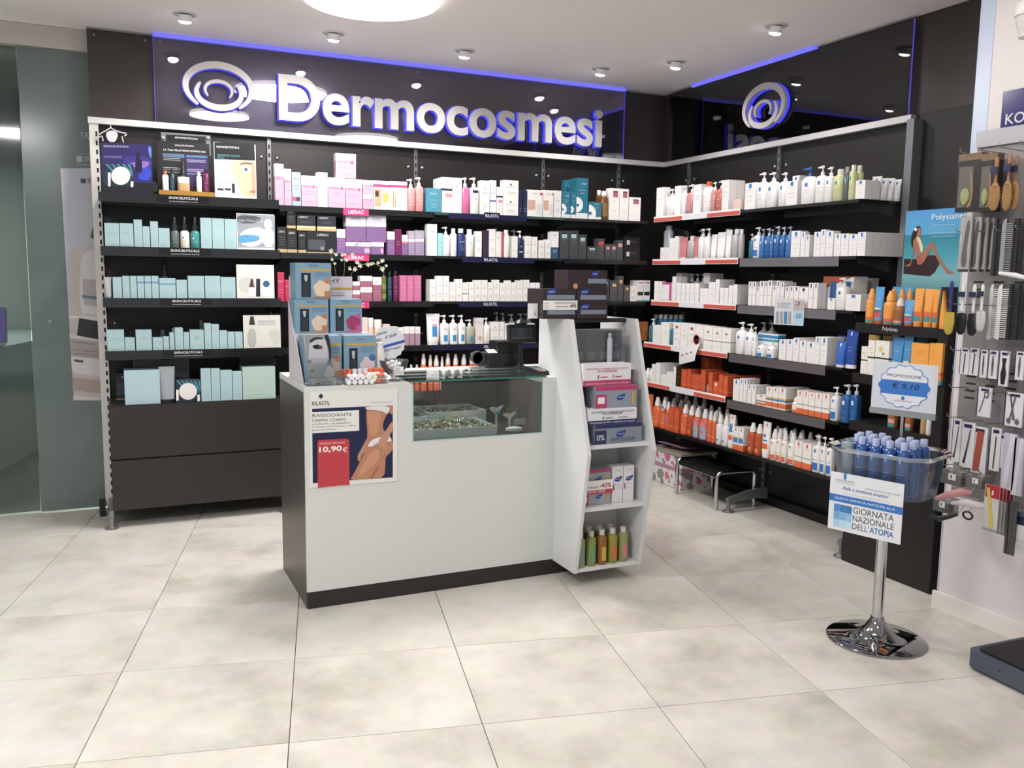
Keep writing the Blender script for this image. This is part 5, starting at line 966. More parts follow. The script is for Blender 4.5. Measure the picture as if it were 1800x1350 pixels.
txt_on(mb, 'ABBIAMO OCCHI', ff, *zz([(1190, 330)])[0], *zz([(1395, 340)])[0], M('#4f9fb8', .4), 2, h=3.4); txt_on(mb, 'SOLO', ff, *zz([(1190, 352)])[0], *zz([(1255, 355)])[0], M('#4f9fb8', .4), 2, h=3.2)
for q in (540, 552, 564, 590): poly_on(mb, zz([(1190, q), (1355, q + 8), (1355, q + 12), (1190, q + 4)]), ff, M('#8d8a8a', .4), 2)
poly_on(mb, zz([(1325, 580), (1350, 582), (1352, 665), (1327, 663)]), ff, M('#22262a', .3), 3)
for q in (1195, 1262): poly_on(mb, zz([(q, 620), (q + 55, 624), (q + 55, 642), (q, 638)]), ff, M('#303236', .3), 3)
wch(mb, 'print', r)
# little hanging dress-shaped ornament on a hanger
r = wroot('hanger_ornament', PY(197, 222, 2.83), 'small white hanger ornament hooked on the rail at the far left', 'ornament'); fo = onY(2.83)
WM = M('#dcd6dc', .5)
mb = MB(); pp = lambda L: [PY(150 + x / 5.143, 210 + y / 5.143, 2.83) for x, y in L]
mb.tube(pp([(228, 75), (180, 105), (140, 125), (118, 142), (125, 160), (150, 150)]), .0035, WM); mb.tube(pp([(228, 75), (270, 100), (330, 120), (365, 125), (372, 140), (352, 150)]), .0035, WM)
mb.tube(pp([(228, 80), (230, 62), (222, 50), (232, 44), (238, 52)]), .0018, M('#b9b6b4', .3, .6)); wch(mb, 'hanger', r)
mb = MB(); P0 = zz([(182, 118), (240, 95), (298, 118), (285, 180), (262, 205), (222, 205), (195, 175)]); poly_on(mb, P0, fo, WM, 0, 2); wch(mb, 'bib', r)
for L in ([(152, 150), (160, 195)], [(330, 150), (345, 210)]):
    mb = MB(); mb.tube(pp(L), .003, WM); wch(mb, 'strap', r)
# cards between the cartons (shelves two to four)
def photocard(px, Y, zb, label, prints):
    """px: left, right, top"""
    A, B = PY(px[0], px[2] + 20, Y), PY(px[1], px[2] + 20, Y); H = PY((px[0] + px[1]) / 2, px[2], Y).z
    r = wroot('display_card', ((A.x + B.x) / 2, Y, zb), label, 'display card')
    mb = MB(); mb.box(A.x, B.x, Y + .0004, Y + .004, zb, H, WHITE); wch(mb, 'card', r); fn = onY(Y); mb = MB()
    for c, pts, k, sm in prints: poly_on(mb, pts, fn, M(c, .4), k, sm)
    return r, mb, fn
r, mb, fn = photocard((416, 482, 376), 2.545, ZB[2] + .0063, 'silver-grey picture card with white pump bottle beside the mint cartons',
    [('#8f979f', zz([(1370, 850), (1712, 868), (1715, 1160), (1380, 1158)]), 0, 0), ('#4a5056', zz([(1372, 860), (1600, 880), (1560, 940), (1375, 940)]), 1, 1), ('#d4d7dc', zz([(1390, 1000), (1640, 960), (1600, 1150), (1400, 1150)]), 1, 2),
     ('#4a93c4', zz([(1385, 1040), (1560, 1045), (1580, 1075), (1560, 1100), (1400, 1120), (1385, 1100)]), 2, 2), ('#e6e9ee', zz([(1605, 985), (1705, 985), (1708, 1152), (1605, 1150)]), 2, 1), ('#dfe3e8', zz([(1620, 900), (1680, 905), (1690, 985), (1612, 985)]), 3, 1)])
txt_on(mb, 'NEUTRALIZED', fn, *zz([(1390, 925)])[0], *zz([(1600, 930)])[0], M('#b9c3ce', .4), 3, h=4.5); wch(mb, 'print', r)
v5 = lambda p: Z(150, 450, 5.0, p)
r, mb, fn = photocard((415.8, 481.8, 465.5), 2.545, ZB[3] + .0123, 'white marble picture card with two small bottles and blue hexagon',
    [('#d6d4cc', v5([(1329, 78), (1657, 90), (1660, 366), (1335, 362)]), 0, 0), ('#c3c2bc', v5([(1345, 180), (1500, 190), (1480, 330), (1350, 320)]), 1, 2), ('#e2e0da', v5([(1500, 240), (1650, 260), (1650, 350), (1550, 350)]), 1, 2),
     ('#23262a', v5([(1502, 200), (1536, 200), (1538, 356), (1500, 356)]), 2, 0), ('#efefec', v5([(1438, 275), (1485, 275), (1487, 356), (1437, 356)]), 2, 0), ('#5b3f2a', v5([(1448, 235), (1475, 235), (1487, 275), (1438, 275)]), 2, 0), ('#2a2422', v5([(1455, 200), (1470, 200), (1474, 236), (1450, 236)]), 3, 0),
     ('#1f5f8c', v5([(1590 + 33 * math.cos(t * PI / 3), 245 + 31 * math.sin(t * PI / 3)) for t in range(6)]), 2, 0)])
wch(mb, 'print', r)
r, mb, fn = photocard((427.6, 493, 554), 2.545, ZB[4] + .0003, 'pale stone picture card with clear dropper bottle on the fourth shelf',
    [('#cfcec4', v5([(1388, 522), (1712, 520), (1715, 803), (1392, 806)]), 0, 0), ('#bfc4b4', v5([(1600, 650), (1710, 640), (1712, 780), (1640, 760)]), 1, 2), ('#a9aaa6', v5([(1425, 640), (1500, 640), (1505, 800), (1425, 800)]), 1, 1), ('#33363a', v5([(1450, 530), (1478, 530), (1492, 605), (1438, 605)]), 2, 0)])
txt_on(mb, 'RETEXTURING', fn, *v5([(1520, 585)])[0], *v5([(1670, 582)])[0], M('#7b93ad', .4), 3, h=3.6); txt_on(mb, 'ACTIVATOR', fn, *v5([(1520, 608)])[0], *v5([(1670, 605)])[0], M('#7b93ad', .4), 3, h=3.2); wch(mb, 'print', r)
# transparent tester rack with small lipstick tubes hanging at the corner of shelf one
# ------------------------------------------------------------------ counter
CW = M('#ced1cc', .32, noise=.01, nscale=2); CB = M('#4b423e', .35, noise=.08, nscale=20)
CX0, CX1, CY0, CY1, CZ = .858, 2.372, .912, 1.485, .957
WX0, WX1, WZ = 1.325, 1.962, .695
GE = M('#9fc9bf', .15)
r = wroot('sales_counter', (CX0, CY0, 0), 'white sales counter with dark side and a glass display window', 'counter')
mb = MB(); mb.box(CX0, CX0 + .018, CY0 + .0185, CY1, 0, CZ - .0255, CB); wch(mb, 'side_panel', r, bevel=.001)
mb = MB(); mb.box(CX0 + .002, CX1, CY0 + .006, CY0 + .02, 0, .0745, M('#2b2321', .4)); wch(mb, 'plinth', r)
mb = MB(); mb.box(CX0, WX0, CY0, CY0 + .018, .076, CZ - .0255, CW); mb.box(WX0, WX1, CY0, CY0 + .018, .076, WZ, CW); mb.box(WX1, CX1, CY0, CY0 + .018, .076, CZ - .0255, CW); wch(mb, 'front_panel', r)
mb = MB(); mb.box(CX0, WX0, CY0, CY1, CZ - .025, CZ, CW); mb.box(WX1, CX1, CY0, CY1, CZ - .025, CZ, CW); mb.box(WX0, WX1, 1.30, CY1, CZ - .025, CZ, CW); wch(mb, 'worktop', r)
mb = MB(); mb.box(WX0, WX1, CY0 + .0185, CY1 - .02, WZ - .018, WZ, M('#3b3431', .4)); wch(mb, 'display_floor', r)
mb = MB(); mb.box(WX0 - .018, WX0, CY0 + .019, CY1 - .02, WZ, CZ - .0255, CW); mb.box(WX1, WX1 + .018, CY0 + .019, CY1 - .02, WZ, CZ - .0255, M('#6b5d55', .4)); wch(mb, 'window_cheek', r)
mb = MB(); mb.box(1.66, WX1 - .001, 1.455, 1.465, WZ, CZ - .026, M('#7d6d64', .45)); wch(mb, 'sliding_back', r)
mb = MB(); mb.box(WX0 + .002, WX1 - .002, CY0 + .001, CY0 + .007, WZ + .0005, CZ - .009, thin_glass('#e6f0ee', .01)); wch(mb, 'front_glass', r)
mb = MB(); 
for x in (WX0 + .0005, WX1 - .0045): mb.box(x, x + .004, CY0 - .0005, CY0 + .008, WZ + .0005, CZ - .01, GE)
mb.box(WX0, WX1, CY0 - .001, CY0 + .0, WZ - .0005, WZ + .004, GE); tag(wch(mb, 'glass_edge', r), kind='stuff')
mb = MB(); mb.box(WX0 - .012, WX1 + .014, CY0 - .004, 1.31, CZ + .0004, CZ + .008, thin_glass('#c4d6d1', .05, .01)); go = wch(mb, 'glass_top', r)
mb = MB(); mb.box(WX0 - .012, WX1 + .014, CY0 - .0052, CY0 - .0042, CZ + .0004, CZ + .008, M('#2f6f64', .12)); wch(mb, 'green_edge', r, sub=go)
mb = MB(); mb.box(CX0 + .02, CX1, CY1 - .3, CY1 - .29, .0, WZ - .02, CW); wch(mb, 'inner_panel', r)
# protruding open display tower at the right end
r = wroot('display_tower', (2.03, .9, .07), 'white open display tower with slanted sides at the right end of the counter', 'display stand')
PR = [(1.10, 1.231), (.785, 1.231), (.600, .64), (.698, .07), (.9115, .07), (.9115, .9575), (1.10, .9575)]
TWH = M('#d5d6d6', .35)
for x0, x1 in ((2.03, 2.048), (2.373, 2.391)):
    mb = MB(); n = len(PR); mb.add([(x, y, z) for x in (x0, x1) for y, z in PR], [tuple(range(n)), tuple(range(2 * n - 1, n - 1, -1))] + [(i, n + i, n + (i + 1) % n, (i + 1) % n) for i in range(n)], TWH); wch(mb, 'side_panel', r)
for z, yf, yb in ((.675, .640, .895), (.383, .665, .895), (.088, .705, .895), (1.012, .775, .895), (1.2305, .86, .895)):
    mb = MB(); mb.box(2.0485, 2.3725, yf, yb, z - .018, z, TWH if z < 1.1 else M('#2a2526', .4)); wch(mb, 'shelf', r)
mb = MB(); mb.box(2.0485, 2.3725, .896, .911, .07, 1.18, M('#c9c5c1', .4)); wch(mb, 'back_panel', r)
# ------------------------------------------------------------------ goods in the tower
LEAF = [(-.5, -.2), (-.45, .15), (-.2, .35), (.2, .4), (.5, .62), (.45, .1), (.2, -.25), (-.2, -.35)]
def tower_box(name, x0, x1, y0, y1, z0, z1, body, label, prints, group=None):
    r = wroot(name, ((x0 + x1) / 2, y0, z0), label, 'box', group); mb = MB(); mb.box(x0, x1, y0, y1, z0, z1, M(body, .35)); wch(mb, 'carton', r, bevel=.001)
    mb = MB(); w, h = x1 - x0, z1 - z0
    for p in prints:
        y0 -= .00025
        if p[0] == 'r': rect(mb, x0 + p[1] * w, x0 + p[3] * w, z0 + p[2] * h, z0 + p[4] * h, M(p[5], .4), y0 - .0006)
        elif p[0] == 'l': shape(mb, LEAF, M('#1f3f9c', .35), y0 - .001, x0 + p[1] * w, z0 + p[2] * h, p[3] * w, p[3] * w * .75, 1); text(mb, 'PHYTO', x0 + p[1] * w, z0 + p[2] * h - p[3] * w * .03, TXT, w=p[3] * w * .6, y=y0 - .0014, align='c')
        elif p[0] == 't': text(mb, p[5], x0 + p[1] * w, z0 + p[2] * h, M(p[6], .4), w=p[3] * w, y=y0 - .0012, align='c', off=.01)
        elif p[0] == 'c': disc(mb, x0 + p[1] * w, z0 + p[2] * h, p[3] * h, M(p[5], .4), y0 - .0012)
    wch(mb, 'print', r); return r
dk = '#33262a'; GP = 'dark hair-care boxes on the display tower'
dp = [('l', .25, .78, .3, 0), ('r', .12, .3, .95, .6, '#7b8596')]
tower_box('hair_care_box', 1.925, 2.095, .85, 1.02, 1.2315, 1.298, dk, 'dark box at the bottom left of the stack on the tower, behind white price strip', dp, GP)
tower_box('hair_care_box', 2.098, 2.262, .85, 1.02, 1.2315, 1.298, dk, 'dark box at the bottom right of the stack on the tower', dp, GP)
tower_box('hair_care_box', 1.925, 2.095, .855, 1.02, 1.2985, 1.367, dk, 'dark box in the middle layer on the tower, left one', dp, GP)
tower_box('hair_care_box', 2.098, 2.262, .855, 1.02, 1.2985, 1.367, dk, 'dark box in the middle layer on the tower, right one', dp, GP)
tower_box('hair_care_box', 2.055, 2.262, .86, 1.0, 1.3675, 1.455, dk, 'topmost dark brown box alone on the tower stack', [('l', .68, .78, .2, 0), ('r', .5, .3, .98, .55, '#7b8596'), ('c', .18, .15, .14, 0, '#c98a5e')], GP)
r = wroot('price_strip_card', (2.0, .845, 1.27), 'white price strip reading prezzo speciale minus forty on the dark boxes', 'price card')
mb = MB(); mb.box(1.922, 2.098, .8462, .8475, 1.272, 1.315, WHITE); wch(mb, 'card', r)
mb = MB(); text(mb, 'PREZZO SPECIALE', 1.985, 1.284, M('#2a2a2e', .4), w=.065, y=.8455, off=.01); text(mb, '-40%', 2.054, 1.283, M('#2a2a2e', .4), w=.038, y=.8455, off=.02)
for q in (1.300, 1.306): rect(mb, 1.98, 2.09, q, q + .002, M('#77777b', .4), .8456)
for q in (1.28, 1.29, 1.30): rect(mb, 1.928, 1.95, q, q + .002, M('#9a9a9e', .4), .8456)
wch(mb, 'lettering', r)
mb = MB(); mb.box(1.872, 1.921, .90, .902, 1.2315, 1.30, WHITE); text(mb, 'L', 1.905, 1.247, M('#333', .4) if False else M('#333333', .4), h=.018, y=.8994); tag(mb.build('leaning_card'), 'small white card with a letter L left of the dark boxes', 'card')
for i in range(4):
    x0 = 2.052 + i * .066
    tower_box('hair_care_box', x0, x0 + .063, .80, .885, 1.0125, 1.178, '#2e2528', 'dark upright carton, ' + ordw(i + 1) + ' from left in the clear case on the tower', [('l', .5, .58, .55, 0), ('r', .2, .2, .85, .42, '#8c94a4')], 'upright dark cartons on the tower')
mb = MB(); mb.box(2.052, 2.33, .792, .795, 1.0125, 1.185, thin_glass('#cfd4d6', .08)); tag(mb.build('clear_case_front'), 'clear plastic front sheet of the case before the dark cartons', 'display case')
put('sp_can', .026, .026, .155, (2.235, .7785, 1.0125), 0, 'slim silver bottle standing before the dark upright cartons', 'slim silver bottles')
kit = lambda c1: [('r', 0, .80, 1, 1, c1), ('l', .60, .45, .2, 0), ('r', .0, .0, .26, .62, c1), ('r', .05, .2, .21, .5, '#e9e4e4'), ('r', .86, .1, .93, .7, '#c9a04a')]
WK = lambda c, c2: [('r', 0, 0, 1, .26, c2), ('t', .5, .74, .88, 0, 'TRATTAMENTO COMBINATO ANTI-CADUTA', c), ('t', .5, .62, .4, 0, 'IN CONFEZIONE', c), ('r', .3, .34, .32, .5, '#3a3a44'), ('r', .35, .38, .5, .42, c), ('r', .62, .34, .63, .5, '#3a3a44'), ('r', .66, .38, .8, .42, c), ('t', .5, .07, .9, 0, 'PREZZO SPECIALE SIERO + SHAMPOO IN OMAGGIO', '#e9dfe4')]
tower_box('hair_care_kit', 2.095, 2.345, .655, .77, .6755, .765, '#7f8b99', 'grey-blue kit box with navy end at the bottom of the front stack', [('r', 0, .80, 1, 1, '#27315c'), ('l', .55, .45, .2, 0), ('r', .0, .0, .24, .7, '#27315c'), ('t', .12, .2, .16, 0, '0%', '#cfd4e4'), ('t', .6, .1, .5, 0, 'PHYTOLIUM', '#4a5570')])
tower_box('combination_kit', 2.060, 2.318, .66, .77, .7655, .835, '#dedfe2', 'white kit box with navy stripe, second from the bottom of the stack', WK('#3a4368', '#2b3566'))
tower_box('hair_care_kit', 2.110, 2.330, .68, .77, .8355, .935, '#8b97a3', 'grey kit box with pink end and gold ampoules, third in the stack', kit('#c02a68'))
tower_box('combination_kit', 2.052, 2.302, .695, .77, .9355, 1.035, '#e3e1e3', 'white kit box with magenta stripe at the top of the front stack', WK('#b8305e', '#c4356b'))
k2 = kit('#b83a66')
tower_box('hair_care_kit', 2.056, 2.215, .70, .80, .3835, .465, '#9aa2aa', 'grey and pink kit box on the lower tower shelf, bottom one', k2)
tower_box('hair_care_kit', 2.056, 2.215, .705, .80, .4655, .55, '#9aa2aa', 'grey and pink kit box on the lower tower shelf, top one', k2)
r = wroot('price_strip_card', (2.13, .694, .44), 'white and red price strip wrapped around the two grey kits', 'price card')
mb = MB(); mb.box(2.052, 2.219, .693, .6955, .435, .50, WHITE); wch(mb, 'card', r)
mb = MB(); text(mb, 'PREZZO SPECIALE', 2.058, .465, M('#b8305e', .4), w=.085, y=.6922, off=.01); text(mb, '-40%', 2.15, .463, M('#b8305e', .4), w=.062, y=.6922, off=.02); rect(mb, 2.052, 2.219, .436, .456, M('#b8284e', .4), .6924); text(mb, 'ANZICHE 58,00', 2.06, .441, TXT, w=.12, y=.6918); wch(mb, 'lettering', r)
for i in range(2):
    x0 = 2.222 + i * .060
    tower_box('shampoo_carton', x0, x0 + .057, .70, .76, .3835, .555, '#dcdadb', ['white shampoo carton with blue leaf, left of the pair', 'white shampoo carton with blue leaf, right of the pair'][i], [('l', .55, .64, .7, 0), ('r', .08, .36, .18, .52, '#8c2a7c'), ('r', .25, .5, .8, .51, '#a9a9b4'), ('r', .25, .4, .85, .41, '#a9a9b4'), ('r', .3, .88, .8, .89, '#a9a9b4')], 'white shampoo cartons in the tower')
ob_c = ['#8f9a55', '#7f8f45', '#8c5a12', '#8f8a1e', '#8f8f52', '#6f7c45', '#7c5a1c', '#7c7a28', '#7f8048']; lb_c = ['#7d908c', '#5f9a68', '#c9a92c', '#d9632c', '#d07a6c', '#6f8a5c', '#a98a2c', '#a9772c', '#a98f6c']
for i in range(9):
    st = 'b_o%d' % i; BT[st] = ('shower oil bottle', ob_c[i], '#c9c6c0', None, [('r', .25, .15, .85, .68, lb_c[i])])
    fr = i < 5; x = 2.078 + .058 * (i if fr else i - 5 + .4); y = .735 if fr else .80
    put(st, .047, .047, .165, (x, y, .0885), 0, ['green-grey', 'green', 'amber', 'yellow-orange', 'rose-labelled', 'olive', 'amber-brown', 'gold', 'khaki'][i] + ' shower oil bottle, ' + (ordw(i + 1) + ' from left in the front row' if fr else ordw(i - 4) + ' from left in the back row'), 'shower oil bottles at the bottom of the tower')
# ------------------------------------------------------------------ things on and on the front of the counter
# poster taped to the counter front
r = wroot('counter_poster', (1.06, CY0 - .004, .53), 'advertising poster with price 10,90 taped to the front of the counter', 'poster'); fp = onY(CY0 - .0035)
zp = lambda p: Z(540, 690, 7.941, p)
mb = MB(); q = [PY(x, y, CY0 - .003) for x, y in zp([(40, -10), (1262, -60), (1258, 1235), (30, 1335)])]
mb.add([tuple(p) for p in q] + [(p.x, p.y + .002, p.z) for p in q], [(3, 2, 1, 0), (4, 5, 6, 7), (0, 1, 5, 4), (1, 2, 6, 5), (2, 3, 7, 6), (3, 0, 4, 7)], M('#dcdcd6', .4)); wch(mb, 'sheet', r)
mb = MB(); NV = M('#141b45', .4); PW = M('#dfe0da', .4)
poly_on(mb, zp([(68, 228), (800, 195), (1195, 180), (1195, 1185), (590, 1225), (78, 1268)]), fp, NV)
wch(mb, 'navy_ground', r)
mb = MB()
# torso, thighs, arm, hand
poly_on(mb, zp([(800, 196), (1160, 180), (1192, 178), (1194, 330), (1150, 270), (1095, 330), (1060, 420), (1052, 500), (1090, 545), (1150, 600), (1195, 700), (1194, 790), (1160, 840), (1090, 900), (1092, 1000), (1075, 1186), (900, 1200), (800, 1208), (592, 1222), (640, 1150), (740, 960), (830, 770), (835, 640), (840, 560), (832, 440), (822, 330), (830, 250)]), fp, M('#b97a55', .5), 1, 1)
poly_on(mb, zp([(850, 260), (1000, 255), (1040, 330), (1000, 440), (1000, 520), (960, 600), (880, 600), (860, 480), (840, 330)]), fp, M('#c78a64', .5), 2, 2)
poly_on(mb, zp([(905, 800), (1010, 780), (1040, 900), (900, 1040), (760, 1150), (690, 1190), (760, 1030)]), fp, M('#c98c66', .5), 2, 2)
poly_on(mb, zp([(840, 620), (800, 700), (745, 800), (705, 870), (700, 930), (725, 970), (745, 930), (760, 880), (800, 830), (830, 760)]), fp, M('#bb8263', .5), 2, 1)
poly_on(mb, zp([(900, 1195), (1010, 1020), (960, 1070), (880, 1200)]), fp, M('#8e5638', .5), 3)
wch(mb, 'figure_print', r)
mb = MB()
poly_on(mb, zp([(800, 194), (1165, 178), (1120, 308), (1060, 265), (960, 245), (830, 240)]), fp, M('#dcd8dc', .5), 3, 1)
poly_on(mb, zp([(855, 760), (845, 730), (900, 660), (1000, 620), (1150, 600), (1188, 680), (1100, 690), (1000, 700), (920, 750)]), fp, M('#ddd8dc', .5), 3, 1)
poly_on(mb, zp([(1192, 395), (1150, 440), (1080, 560), (1010, 640), (990, 700), (1010, 790), (1000, 830), (1020, 885), (1040, 890), (1070, 880), (1100, 860), (1120, 760), (1110, 690), (1150, 600), (1193, 520)]), fp, M('#c08a6b', .5), 4, 1)
for a in (1012, 1040, 1066): poly_on(mb, zp([(a, 760), (a + 6, 760), (a + 14, 880), (a + 8, 882)]), fp, M('#96603f', .5), 5)
poly_on(mb, zp([(1010, 690), (960, 710), (910, 745), (935, 755), (985, 735), (1020, 720)]), fp, M('#c08a6b', .5), 5, 1)
wch(mb, 'clothing_print', r)
mb = MB(); poly_on(mb, zp([(68, 275), (722, 245), (725, 532), (72, 568)]), fp, PW, 1); poly_on(mb, zp([(0, 0), (1, 0), (1, 1)]), fp, PW, 1)
tk = M('#4b4b50', .4)
txt_on(mb, 'RASSODANTE', fp, *zp([(72, 345)])[0], *zp([(622, 325)])[0], tk, 2, h=5.6); txt_on(mb, 'CREMA CORPO', fp, *zp([(72, 410)])[0], *zp([(542, 395)])[0], tk, 2, h=4.8)
txt_on(mb, 'CONTRASTA IL RILASSAMENTO', fp, *zp([(72, 455)])[0], *zp([(605, 432)])[0], tk, 2, h=2.6); txt_on(mb, 'CUTANEO, MANTENENDO LA PELLE', fp, *zp([(72, 495)])[0], *zp([(672, 470)])[0], tk, 2, h=2.6); txt_on(mb, 'ELASTICA E TONICA', fp, *zp([(72, 538)])[0], *zp([(408, 520)])[0], tk, 2, h=2.6)
dn = M('#23264a', .4)
poly_on(mb, zp([(190, 12), (225, 50), (190, 90), (155, 52)]), fp, dn, 2); txt_on(mb, 'RILASTIL', fp, *zp([(68, 182)])[0], *zp([(318, 174)])[0], dn, 2, h=7.2)
txt_on(mb, 'VISO CORPO SOLARI', fp, *zp([(890, 146)])[0], *zp([(1190, 134)])[0], M('#8d8d92', .4), 2, h=1.6)
wch(mb, 'lettering', r)
mb = MB(); poly_on(mb, zp([(165, 664), (560, 642), (580, 660), (586, 700), (590, 1290), (480, 1292), (380, 1302), (300, 1310), (148, 1330), (143, 700), (148, 672)]), fp, M('#c02b36', .4), 3)
txt_on(mb, 'PREZZO SPECIALE', fp, *zp([(175, 728)])[0], *zp([(525, 708)])[0], M('#e8c9c9', .4), 4, h=3.4)
txt_on(mb, '10,90', fp, *zp([(165, 850)])[0], *zp([(480, 828)])[0], M('#f0e2d8', .4), 4, off=.03, h=11.5); txt_on(mb, '€', fp, *zp([(490, 832)])[0], *zp([(562, 828)])[0], M('#f0e2d8', .4), 4, h=8.5)
wch(mb, 'price_tag', r)
# cardboard display with blue gift boxes
r = wroot('cardboard_display', (.885, .95, CZ), 'white cardboard stepped display at the left end of the counter', 'display stand')
SP = M('#d5ccd0', .6, noise=.06, nscale=60)
for x0 in (.872, 1.205):
    zf = .03 if x0 < 1 else .02
    pr = [(1.30, CZ + .0005), (1.30, 1.30 if x0 < 1 else 1.16), (1.24, 1.24 if x0 < 1 else 1.14), (1.0, CZ + .02), (1.0, CZ + .0005)]
    mb = MB(); n = 5; mb.add([(x, y, z) for x in (x0 - .002, x0 + .001) for y, z in pr], [tuple(range(n)), tuple(range(2 * n - 1, n - 1, -1))] + [(i, n + i, n + (i + 1) % n, (i + 1) % n) for i in range(n)], SP); wch(mb, 'side_wing', r)
mb = MB(); mb.box(.8735, 1.2025, 1.0, 1.30, CZ + .0005, CZ + .0045, SP); wch(mb, 'tray', r)
mb = MB(); mb.box(.8735, 1.2025, 1.16, 1.298, CZ + .0046, 1.16, SP); wch(mb, 'step', r)
VB = '#7199b0'
def giftbox(x0, x1, y0, z0, z1, label, body=VB, cup='#dcc0a4', dot='#b9783c', bar='#c39a2c', d=.12, top=None):
    r = wroot('gift_box', ((x0 + x1) / 2, y0, z0), label, 'box', 'blue gift boxes in the cardboard display')
    mb = MB(); mb.box(x0, x1, y0, y0 + d, z0, z1, M(body, .35)); wch(mb, 'carton', r, bevel=.001)
    w, h = x1 - x0, z1 - z0; X = lambda u: x0 + u * w; Zz = lambda v: z0 + v * h; y = y0 - .0006
    mb = MB(); rect(mb, X(.1), X(.98), Zz(.78), Zz(.83), M(bar, .4), y); rect(mb, X(.16), X(.42), Zz(.05), Zz(.72), M('#16202a', .3), y)
    shape(mb, [(.24, .66), (.34, .66), (.33, .55), (.31, .48), (.27, .48), (.25, .55)], M('#aeb6bc', .35), y - .0004, x0, z0, w, h)
    rect(mb, X(.20), X(.38), Zz(.06), Zz(.46), M('#26313c', .25), y - .0004)
    shape(mb, [(.52, .40), (.48, .36), (.55, .12), (.62, .08), (.82, .08), (.90, .14), (.97, .38), (.9, .44), (.8, .48), (.66, .54), (.6, .46)], M(cup, .4), y - .0003, x0, z0, w, h, 1)
    rect(mb, X(.80), X(.97), Zz(.08), Zz(.22), M(dot, .4), y - .0008); disc(mb, X(.88), Zz(.5), .075 * h, M(dot, .4), y - .0008)
    for v in (.72, .68, .63): rect(mb, X(.52), X(.95), Zz(v), Zz(v + .012), M('#4c6f86', .4), y)
    text(mb, 'VICHY', X(.5), Zz(.89), M('#3a556b', .4), w=.26 * w, y=y - .0002, align='c')
    if top: rect(mb, X(.48), X(.97), Zz(.02), Zz(.06), M(top, .4), y)
    wch(mb, 'print', r)
giftbox(.882, 1.040, 1.185, 1.1605 + .150, 1.1605 + .150 + .158, 'blue gift box alone at the top of the cardboard display', top='#b9683c')
giftbox(.875, 1.024, 1.180, 1.161, 1.3095, 'blue gift box in the middle row of the display, left one', top='#b98a5c')
giftbox(1.032, 1.176, 1.180, 1.161, 1.310, 'blue gift box with pink jar in the middle row, right one', cup='#a52a5c', dot='#c9478c', top='#c9478c')
giftbox(.884, 1.046, 1.035, CZ + .005, 1.157, 'blue gift box in the bottom row, mostly hidden behind the leaflets')
giftbox(1.056, 1.198, 1.035, CZ + .005, 1.157, 'blue gift box with pale jar in the bottom row, right one', cup='#d3c6c8', dot='#3a68a8')
r = wroot('header_card', (1.11, 1.30, 1.16), 'pale pink header card rising behind the gift boxes', 'display card')
A, B = PY(508, 500, 1.302), PY(619, 500, 1.302); mb = MB(); mb.box(A.x, B.x, 1.3005, 1.304, CZ + .0005, PY(600, 486, 1.302).z, M('#cfbcc4', .5)); wch(mb, 'card', r)
fh = onY(1.2998); mb = MB(); zv = lambda p: Z(570, 430, 13.85, p)
txt_on(mb, 'VICHY', fh, 558, 497, 597, 497, M('#3a3438', .4), 1, h=7); poly_on(mb, zv([(-300, 1048), (672, 1048), (672, 1105), (-300, 1105)]), fh, M('#b8932a', .4), 1)
for q in (1172, 1230): poly_on(mb, zv([(-100, q), (500, q), (500, q + 12), (-100, q + 12)]), fh, M('#7c6c74', .4), 1)
wch(mb, 'print', r)
# leaflet holder
r = wroot('leaflet_holder', (.95, .955, CZ), 'clear leaflet holder with black and white face leaflets', 'leaflet holder'); fl_ = onY(.955)
zl = lambda p: Z(490, 440, 5.19, p)
mb = MB(); A = PY(545, 640, .955); B = PY(592, 640, .955)
mb.add([tuple(PY(x, y, .9555)) for x, y in zl([(222, 770), (455, 765), (520, 1225), (290, 1235)])] + [tuple(PY(x, y, .9555) + Vector((0, .018, 0))) for x, y in zl([(222, 770), (455, 765), (520, 1225), (290, 1235)])],
       [(3, 2, 1, 0), (4, 5, 6, 7), (0, 1, 5, 4), (1, 2, 6, 5), (2, 3, 7, 6), (3, 0, 4, 7)], M('#a9a9ac', .3)); o = wch(mb, 'leaflet_stack', r)
mb = MB()
poly_on(mb, zl([(238, 775), (455, 770), (518, 1220), (300, 1232), (265, 1120)]), fl_, M('#8f9196', .4), 1)
poly_on(mb, zl([(275, 830), (330, 800), (420, 800), (440, 870), (455, 960), (430, 1060), (440, 1110), (400, 1160), (300, 1170), (285, 1120), (262, 1020), (275, 960)]), fl_, M('#b9bbc0', .4), 2, 2)
poly_on(mb, zl([(410, 772), (456, 770), (478, 900), (480, 1000), (452, 1050), (462, 950), (440, 850)]), fl_, M('#26262c', .4), 3, 1)
poly_on(mb, zl([(275, 822), (330, 790), (400, 795), (405, 812), (340, 810), (285, 850)]), fl_, M('#303035', .4), 3, 1)
poly_on(mb, zl([(295, 880), (340, 855), (400, 870), (400, 900), (345, 905)]), fl_, M('#55565c', .4), 3, 1); poly_on(mb, zl([(342 + 26 * math.cos(t * PI / 6), 880 + 20 * math.sin(t * PI / 6)) for t in range(12)]), fl_, M('#18181b', .3), 4)
poly_on(mb, zl([(280, 1090), (320, 1085), (325, 1110), (290, 1115)]), fl_, M('#75767c', .4), 3, 1); poly_on(mb, zl([(262, 1000), (300, 1005), (290, 1030), (265, 1030)]), fl_, M('#6c6d72', .4), 3, 1)
poly_on(mb, zl([(440, 1045), (490, 1060), (515, 1140), (450, 1165), (400, 1150), (430, 1100)]), fl_, M('#dfdfe0', .4), 4, 1)
